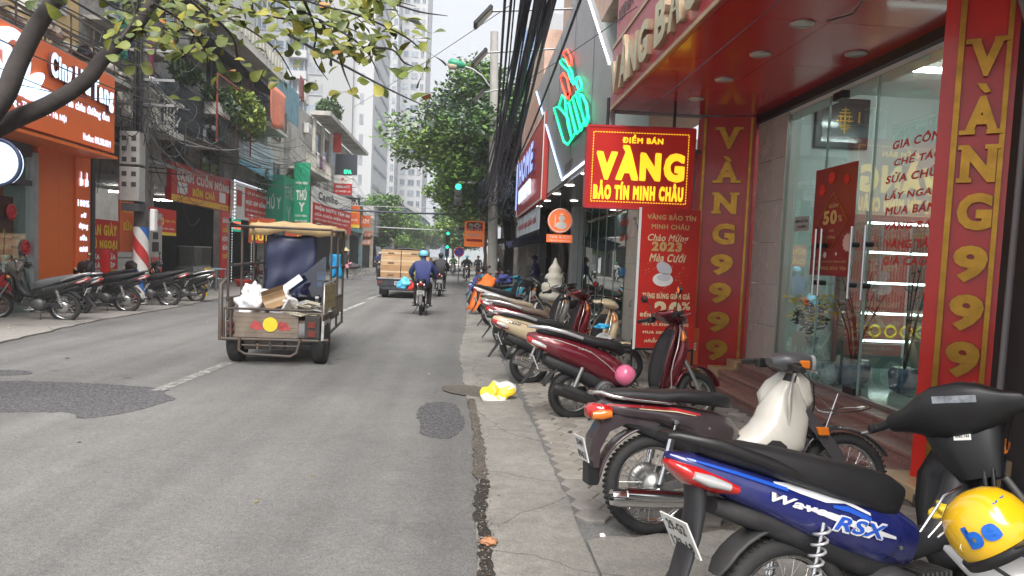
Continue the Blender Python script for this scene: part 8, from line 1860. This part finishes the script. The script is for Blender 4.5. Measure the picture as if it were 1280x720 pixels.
MB().tube([(-.5, 0, .34), (-.1, 0, .3), (.35, 0, .75), (.5, 0, .34)], .015, 6).tube([(-.1, 0, .3), (-.18, 0, .85)], .015, 6).tube([(.35, 0, .75), (.3, 0, 1.0)], .013, 6).tube([(.28, -.25, 1.02), (.28, .25, 1.02)], .012, 6).build('frame', ironm, bi)
MB().loft([(-.28, .86, .05, .02), (-.1, .87, .07, .025)], n=10).build('saddle', blackp, bi)
for q, (dx, m) in enumerate(((-.45, mat('bundle_pink', (.6, .25, .3))), (-.2, mat('bundle_dark', (.06, .05, .05))))):
 o = crumple('load_bundle', (0, 0, 0), .3, .25, .2, m, None, None, q, .5); o.parent = bi; o.location = (dx, .1-.2*q, .78)
# - loaded truck
tr_ = thing('flatbed_truck', 'dark pickup truck loaded with cartons driving away', 'truck', (-2.2, 25.2, 0), R(-1.5))
tm = paint('truck_dark', (.03, .035, .045)); tb = mat('truck_bed_grey', (.35, .35, .35), rough=.5, metal=.3, dirt=.4)
MB().box(-.78, .78, 0, 2.6, .62, .7).build('bed_floor', tm, tr_)
MB().box(-.8, .8, -.05, 0, .44, .72).build('tailgate_lower', tm, tr_, bevel=.01)
MB().box(-.79, .79, -.1, -.055, .68, .73).build('bed_edge', tb, tr_)
for s in (-1, 1): MB().box(s*.8, s*.84, 0, 2.6, .62, 1.02).build('side_panel', tm, tr_, bevel=.01)
MB().prism([(-.8, .44), (.8, .44), (.62, .3), (-.62, .3)], -.02, .04).build('rear_bumper', tm, tr_)
MB().box(-.2, .2, -.07, -.052, .47, .6).build('number_plate', mat('plate_grey', (.4, .4, .4)), tr_);
q_ = letters('29C-481.50', (-.18, -.074, .5), (1, 0, 0), (0, 0, 1), .36, .07, pblack, tr_, depth=.002, bold=.03)
for s in (-1, 1):
 w_ = bpy.data.objects.new('wheel', None); COL.objects.link(w_); w_.parent = tr_; w_.location = (s*.62, .75, .3)
 MB().lathe([(.18, -.1), (.29, -.1), (.31, -.06), (.31, .06), (.29, .1), (.18, .1)], ax='x', n=28).build('tyre', rubber, w_); MB().lathe([(0, -.05), (.18, -.09), (.18, .09), (0, .05)], ax='x', n=20).build('rim', engm, w_)
 MB().box(s*.7-.07, s*.7+.07, -.06, -.03, .52, .6).build('tail_lamp', mat('lens_dull_red', (.16, .03, .02), rough=.3), tr_)
 MB().box(s*.62-.14, s*.62+.14, .25, .28, .1, .55).build('mudflap', blackp, tr_)
MB().loft([(0, 0, 0, 0)]*2, n=4) if False else None
MB().prism([(2.65, .5), (4.2, .5), (4.25, 1.0), (3.9, 1.2), (3.3, 1.68), (2.75, 1.7), (2.65, 1.6)], -.74, .74, plane='yz').build('cab', tm, tr_, bevel=.06, seg=2)
MB().box(-.6, .6, 2.63, 2.648, 1.15, 1.6).build('rear_window', pane, tr_)
for s in (-1, 1): MB().tube([(s*.78, 2.2, .7), (s*.78, 2.3, 1.3), (s*.7, 2.4, 1.72), (0, 2.45, 1.78)], .035, 8).build('roll_bar', blackp, tr_)
for s in (-1, 1): MB().box(s*.76, s*.9, 3.5, 3.56, 1.1, 1.35).build('side_mirror', blackp, tr_)
MB().cyl((-.55, .75, .3), (.55, .75, .3), .06, n=10).build('axle', engm, tr_)
cmm = [mat('carton_a', (.4, .25, .13), rough=.85, var=.12, scale=3), mat('carton_b', (.34, .2, .1), rough=.85, var=.15, scale=3), mat('carton_c', (.46, .3, .17), rough=.85, var=.12, scale=3)]
tape = mat('packing_tape', (.55, .42, .28), rough=.25)
kk = 0
for (x0, x1) in ((-.72, -.02), (0, .98)):
 for (z0, z1, d) in ((.72, 1.14, 0), (1.145, 1.48, .03), (1.485, 1.7, .05)):
  kk += 1
  if x1 > .9 and z1 < 1.2: x1b = .78
  else: x1b = x1-(.1 if kk == 6 else .0)
  cx_ = thing('cardboard_box', ('bottom left carton', 'middle left carton', 'top left flat carton', 'bottom right wide carton', 'middle right wide carton', 'top right flat carton')[kk-1]+' of the stack on the truck bed', 'carton', (-2.2, 25.25, 0), R(-1.5), 'cartons on the truck bed')
  MB().box(x0+.005, x1b, .05+d, 1.6, z0, z1).build('carton', cmm[kk % 3], cx_, bevel=.008)
  MB().box(x0+.005, x1b, .045+d, .049+d, (z0+z1)/2-.03, (z0+z1)/2+.03).build('tape', tape, cx_)
  MB().box((x0+x1b)/2-.1, (x0+x1b)/2+.12, .044+d, .0445+d, z0+.06, z0+.12).build('printed_mark', mat('carton_print', (.15, .08, .05)), cx_)
# - cargo tricycle
rust = mat('rusty_frame', (.085, .075, .07), rough=.6, metal=.4, var=.3, dirt=.6, dcol=(.16, .08, .04), dscale=5)
plank = mat('weathered_plank', (.2, .16, .125), rough=.8, var=.25, scale=5, dirt=.5, dcol=(.09, .07, .06), dscale=3, bump=.2)
ck = thing('cargo_tricycle', 'battered cargo tricycle with a tan tarpaulin roof and scrap load', 'tricycle', (-2.46, 9.6, 0), R(2))
X0, X1, Lb = -.63, .6, 2.0
def ct(b, nm, m, par=None, **k): return b.build(nm, m, par or ck, **k)
for s in (-1, 1):
 w_ = bpy.data.objects.new('wheel', None); COL.objects.link(w_); w_.parent = ck; w_.location = (s*.55, .28, .29)
 MB().lathe([(.17, -.075), (.25, -.09), (.285, -.07), (.29, 0), (.285, .07), (.25, .09), (.17, .075)], ax='x', n=32).build('tyre', rubber, w_)
 MB().lathe([(0, -.03), (.06, -.06), (.165, -.05), (.175, -.07), (.175, .07), (.165, .05), (.06, .06), (0, .03)], ax='x', n=24).build('rim', alloy, w_)
 MB().lathe([(0, -.09), (.05, -.085), (.05, .085), (0, .09)], ax='x', n=14).build('hub', engm, w_)
w_ = bpy.data.objects.new('wheel', None); COL.objects.link(w_); w_.parent = ck; w_.location = (0, 3.0, .27)
MB().lathe([(.18, -.04), (.25, -.05), (.27, 0), (.25, .05), (.18, .04)], ax='x', n=28).build('tyre', rubber, w_); MB().lathe([(0, -.03), (.18, -.03), (.18, .03), (0, .03)], ax='x', n=18).build('rim', alloy, w_)
ct(MB().cyl((-.5, .28, .29), (.5, .28, .29), .045, n=10).lathe([(0, -.1), (.11, -.08), (.11, .08), (0, .1)], (0, .28, .29), ax='x', n=16), 'axle', engm)
ct(MB().box(X0+.04, X1-.04, .02, Lb, .56, .6), 'bed_floor', plank)
for x in (-.4, .4): ct(MB().box(x-.03, x+.03, .05, 2.9, .44, .55), 'chassis_rail', rust)
for k in range(5): ct(MB().box(-.26+.0-.28, .3, -.03, -.005, .365+k*.066, .365+k*.066+.063), 'tailgate_plank', plank)
ct(MB().lathe([(0, -.006), (.095, -.006), (.095, .0), (0, .0)], (-.06, -.032, .54), ax='y', n=28, smooth=False), 'yellow_disc', mat('disc_yellow', (.8, .58, .03), rough=.5, dirt=.25))
for x, w2 in ((-.24, .09), (.1, .1)):
 pts = [(x-w2, .5), (x-w2*.3, .59), (x+w2*.6, .56), (x+w2, .48), (x, .46)]
 ct(MB().prism(pts, -.0335, -.0305), 'red_mark', mat('faded_red', (.4, .06, .06), rough=.7, var=.5, scale=14))
def fr_(pts, nm='frame_tube', r_=.018, m=rust, **k): return ct(MB().tube(pts, r_, 8), nm, m, **k)
fr_([(X0-.02, -.04, .34), (X0-.02, -.04, .74), (X1-.1, -.04, .74)]); fr_([(-.56, -.05, .34), (-.56, -.05, .72)]); fr_([(X0-.04, -.06, .34), (X1-.02, -.06, .34)], r_=.022)
fr_([(X0-.06, -.05, .32), (X0-.06, -.05, 1.05), (X0-.04, .15, 1.12)], r_=.03)
fr_([(-.44, -.08, .36), (-.44, -.1, .2), (-.36, -.1, .15), (.22, -.1, .13), (.3, -.1, .18), (.34, -.08, .36)], 'bumper_loop', .02)
for x in (-.44, .34, -.05): fr_([(x, -.06, .34), (x, -.06, .2 if x == -.05 else .34)], r_=.015) if x == -.05 else None
fr_([(-.42, -.05, .26), (.32, -.05, .26)], r_=.013)
for k in range(4): ct(MB().box(-.4+k*.18, -.25+k*.18, .0, .04, .2, .33), 'under_slat', rust)
ct(MB().box(X0, X0+.13, -.03, .1, .38, .58), 'lamp_box', rust, bevel=.01); ct(MB().box(X0+.73+.28, X1-.02, -.02, .14, .36, .66), 'lamp_box', mat('lamp_box_dark', (.04, .035, .033), rough=.7), bevel=.01)
for x, z in ((X0+.065, .53), (X0+.065, .44)): ct(MB().lathe([(0, -.02), (.038, -.018), (.042, 0)], (x, -.035, z), ax='y', n=14), 'tail_lens', mat('lens_black_red', (.08, .02, .02), rough=.2))
for z in (.55, .43): ct(MB().box(.43, .52, -.03, -.021, z-.04, z+.04), 'tail_lens', mat('lens_dull_red', (.25, .04, .02), rough=.3))
for x in (X0, X1):
 for k in range(2): ct(MB().box(x-.012, x+.012, .02, Lb, .6+k*.125, .72+k*.125), 'side_plank', plank)
 fr_([(x, .0, .86), (x, Lb, .86)]); fr_([(x, .0, .34), (x, Lb, .42)], r_=.02)
 for y in (.05, .7, 1.35, 1.98): fr_([(x, y, .4), (x, y, 1.85 if y in (.7, 1.98) or x < 0 else (1.12 if y == .05 else 1.85))], r_=.017)
 fr_([(x, .7 if x > 0 else .05, 1.3), (x, Lb, 1.32)]); fr_([(x, .05 if x < 0 else .7, 1.82), (x, Lb, 1.86)])
fr_([(X0, .05, 1.86), (X0, .7, 1.84), (X1, .7, 1.84)]); fr_([(X0, .7, 1.3), (X1, .7, 1.3)], r_=.012) if False else None
for k in range(3): ct(MB().box(X1+.02, X1+.045, -.02, .9, .74+k*.115, .85+k*.115), 'side_board', mat('board_yellow', (.3, .24, .12), rough=.8, var=.35, scale=6, dirt=.5))
fr_([(X1+.03, -.04, .7), (X1+.03, -.04, 1.1), (X1+.03, .92, 1.12), (X1+.03, .92, .7), (X1+.03, -.04, .7)], r_=.014, m=alloy)
ct(MB().prism([(.0, .6), (.56, .6), (.6, .3), (.54, .3), (.5, .54), (.05, .54), (.02, .34), (-.03, .34)], X1-.0, X1+.03, plane='yz'), 'fender', alloy); fr_([(X1+.03, -.05, .35), (X1+.1, -.05, .35)], r_=.02)
V_ = []; nx, ny = 10, 8
for i in range(ny+1):
 for j in range(nx+1):
  fx, fy = j/nx, i/ny; V_.append((-.68+1.25*fx, 1.3+1.25*fy, 1.9+.05*math.sin(math.pi*fx)+.015*math.sin(j*2.1+i)))
rf = MB(); rf.add(V_, [(i*(nx+1)+j, i*(nx+1)+j+1, (i+1)*(nx+1)+j+1, (i+1)*(nx+1)+j) for i in range(ny) for j in range(nx)], 0, True)
E_ = [(v[0], v[1]-.012, v[2]) for v in V_[:nx+1]]+[(v[0], v[1]-.03, v[2]-.17-.02*math.sin(v[0]*9)) for v in V_[:nx+1]]
rf.add(E_, [(j, j+1, nx+2+j, nx+1+j) for j in range(nx)], 0, True)
E_ = [V_[i*(nx+1)+nx] for i in range(ny+1)]; E2 = [(v[0]+.02, v[1], v[2]-.15-.02*math.sin(v[1]*9)) for v in E_]; rf.add(E_+E2, [(i, i+1, ny+2+i, ny+1+i) for i in range(ny)], 0, True)
E_ = [V_[i*(nx+1)] for i in range(ny+1)]; E2 = [(v[0]-.02, v[1], v[2]-.1) for v in E_]; rf.add(E_+E2, [(i, i+1, ny+2+i, ny+1+i) for i in range(ny)], 0, True)
o = ct(rf, 'tarpaulin_roof', mat('tarp_tan', (.36, .26, .13), rough=.7, var=.12, scale=3, dirt=.4, dcol=(.16, .11, .06), dscale=3)); s_ = o.modifiers.new('th', 'SOLIDIFY'); s_.thickness = .008
b = MB(); V_ = []; nx, nz = 14, 14
for i in range(nz+1):
 for j in range(nx+1):
  fx, fz = j/nx, i/nz; V_.append((-.46+.74*fx+.03*fz*(fx-.5), 1.36+.035*math.sin(fx*11+fz*4)*(.3+fz)+.02*math.sin(fz*13+fx*5), 1.8-.98*fz-.06*math.sin(math.pi*fx)*(1-fz)))
b.add(V_, [(i*(nx+1)+j, i*(nx+1)+j+1, (i+1)*(nx+1)+j+1, (i+1)*(nx+1)+j) for i in range(nz) for j in range(nx)], 0, True)
o = ct(b, 'blue_sheet', mat('sheet_navy', (.018, .024, .06), rough=.4, var=.3, scale=3, dirt=.2, dcol=(.12, .13, .18))); s_ = o.modifiers.new('th', 'SOLIDIFY'); s_.thickness = .005
ct(MB().box(-.5, .4, 1.36, 1.4, .6, 1.0), 'driver_seat_back', blackp); ct(MB().box(-.2, .2, 2.1, 2.6, .6, .8), 'driver_seat', blackp, bevel=.04)
ct(MB().tube([(0, 3.0, .27), (0, 2.85, .6), (0, 2.75, 1.0)], .03, 8).tube([(-.34, 2.65, 1.02), (0, 2.75, 1.04), (.34, 2.65, 1.02)], .015, 8), 'steering_fork', rust)
ct(MB().loft([(0, 0, .05, .05)]*2, n=4), 'x', rust) if False else None
def ld(o, lb_, c_): o.parent = None; return tag(o, lb_, c_)
def cw(x, y, z): return ck.matrix_basis @ Vector((x, y, z)) if False else Vector((-2.46+x, 9.6+y, z))
clrbag = mat('bag_translucent', (.78, .78, .8), rough=.25, var=.08, scale=9, bump=.6, bscale=16)
crumple('plastic_sack', cw(-.4, .35, .74), .22, .3, .17, clrbag, 'big translucent white plastic sack at the left rear of the tricycle load', 'sack', 3, .4, n=4)
crumple('plastic_sack', cw(-.2, .75, .78), .27, .25, .17, clrbag, 'second white plastic sack behind the cardboard box on the tricycle', 'sack', 5, .4, n=4)
crumple('plastic_sack', cw(-.5, .7, .9), .13, .16, .15, clrbag, 'small peaked white sack against the left rail of the tricycle', 'sack', 8, .6, n=4)
cb_ = thing('cardboard_box', 'tilted brown cardboard box with open flaps in the tricycle load', 'carton', cw(-.06, .3, .74), 0, rot=(R(-8), R(-20), R(20)))
MB().box(-.15, .15, -.14, .14, 0, .2).build('carton', cmm[0], cb_, bevel=.005); MB().box(-.15, .15, -.142, -.1405, .08, .12).build('tape', tape, cb_)
MB().add([(-.15, -.14, .2), (.15, -.14, .2), (.16, -.24, .26), (-.14, -.24, .26)], [(0, 1, 2, 3)]).add([(.15, -.14, .2), (.15, .14, .2), (.25, .13, .27), (.25, -.12, .27)], [(0, 1, 2, 3)]).build('flap', cmm[2], cb_)
r = random.Random(8)
pm = [mat('scrap_white', (.66, .66, .66), rough=.6, var=.1), mat('scrap_grey', (.32, .32, .34), rough=.6, var=.2), mat('scrap_cream', (.5, .46, .36), rough=.7, var=.2)]
for k in range(16):
 x, y, z = r.uniform(.05, .52), r.uniform(.0, .6), .63+k*.011
 t = MB().box(-.16, .16, -.1, .1, 0, .012, M=Matrix.Translation(cw(x, y, z)) @ Matrix.Rotation(r.uniform(-.6, .6), 4, 'Z') @ Matrix.Rotation(r.uniform(-.14, .14), 4, 'Y')).build('scrap_sheet', pm[k % 3])
 tag(t, ('flat white', 'flat grey', 'flat cream')[k % 3]+' sheet of scrap board in the heap at the right of the tricycle load', 'scrap sheet', 'flat scrap sheets on the tricycle')
for k in range(9):
 p = cw(r.uniform(.12, .5), r.uniform(-.02, .3), .78+r.uniform(0, .08)); d = Vector((r.uniform(-1, 1), r.uniform(-1, .2), r.uniform(.1, .5))).normalized()
 o = MB().bar(p-d*.1, p+d*.1, .045, .03).build('scrap_profile', pm[(k*2) % 3]); tag(o, 'short bent length of pale scrap profile sticking out of the tricycle load', 'scrap piece', 'scrap profiles on the tricycle')
o = MB().box(-.16, .16, -.008, .008, -.05, .05, M=Matrix.Translation(cw(-.02, .95, 1.05)) @ Matrix.Rotation(R(-38), 4, 'Y')).build('foam_board', pm[0]); tag(o, 'tilted white foam board leaning on the dark blue sheet', 'board')
pf = glass_mat('blue_film', (.25, .5, .75), refl=.05)
o = MB().add([tuple(cw(*q)) for q in ((-.28, 1.12, .85), (.42, 1.14, .85), (.42, 1.16, 1.45), (.4, 1.16, 1.46))], [(0, 1, 2, 3)]).build('plastic_film', pf); s_ = o.modifiers.new('th', 'SOLIDIFY'); s_.thickness = .006; tag(o, 'sheet of clear blue plastic leaning diagonally on the tricycle load', 'plastic sheet')
t = thing('light_blue_jacket', 'bright light blue jacket hanging behind the right posts of the tricycle', 'jacket', cw(.46, 1.5, 1.3)); o = cloth('jacket_cloth', 11.05, -2.03, -1.88, 1.15, 1.5, mat('cyan_cloth', (.03, .35, .65)), None, seed=4, ax='x'); o.parent = t; o.matrix_parent_inverse = world(t).inverted()
for k in ('label', 'category', 'group'):
 if k in o: del o[k]
for (s_, az, el, sz) in (('be', -1.2, .25, .085), ('be', -.2, .8, .06)): helmet_text(s_, az, el, sz, BLT)
def car(label, x, y, rz, m):
 t = thing('car', label, 'car', (x, y, 0), rz, 'cars at the far crossing')
 MB().prism([(-2.1, .35), (2.1, .35), (2.15, .8), (1.3, .95), (.6, 1.42), (-1.2, 1.45), (-1.9, .98), (-2.15, .9)], -.85, .85, plane='yz').build('body', m, t, bevel=.08, seg=2)
 MB().prism([(.62, 1.38), (1.22, .98), (1.2, .96), (.55, 1.36)], -.7, .7, plane='yz').build('windscreen', pane, t)
 for s in (-1, 1):
  MB().prism([(-1.6, .98), (-1.15, 1.36), (.5, 1.35), (1.05, .98)], s*.855, s*.86, plane='yz').build('side_window', pane, t); MB().lathe([(0, -.1), (.31, -.1), (.31, .1), (0, .1)], (s*.78, 1.35, .31), ax='x', n=20).build('wheel', rubber, t); MB().lathe([(0, -.1), (.31, -.1), (.31, .1), (0, .1)], (s*.78, -1.35, .31), ax='x', n=20).build('wheel', rubber, t)
  MB().box(s*.6-.16, s*.6+.16, 2.12, 2.17, .6, .75).build('headlight', clearl, t)
car('white car at the far end of the road beyond the riders', -1.2, 78, math.pi, paint('white_paint', (.6, .6, .6))); car('dark car parked far down the left side', -6.0, 72, math.pi, blackb)
# - haze
hz_ = MB().box(-75, 75, -14, 345, -1.2, 96).build('haze'); hz_['kind'] = 'stuff'; hz_['label'] = 'thin pale haze that fades the far end of the street'
m = bpy.data.materials.new('haze_air'); m.use_nodes = True; n = m.node_tree; n.nodes.clear()
pv = n.nodes.new('ShaderNodeVolumePrincipled'); pv.inputs['Color'].default_value = (.97, .98, 1, 1); pv.inputs['Density'].default_value = .0017; pv.inputs['Anisotropy'].default_value = .3
o_ = n.nodes.new('ShaderNodeOutputMaterial'); n.links.new(pv.outputs[0], o_.inputs['Volume']); hz_.data.materials.append(m)
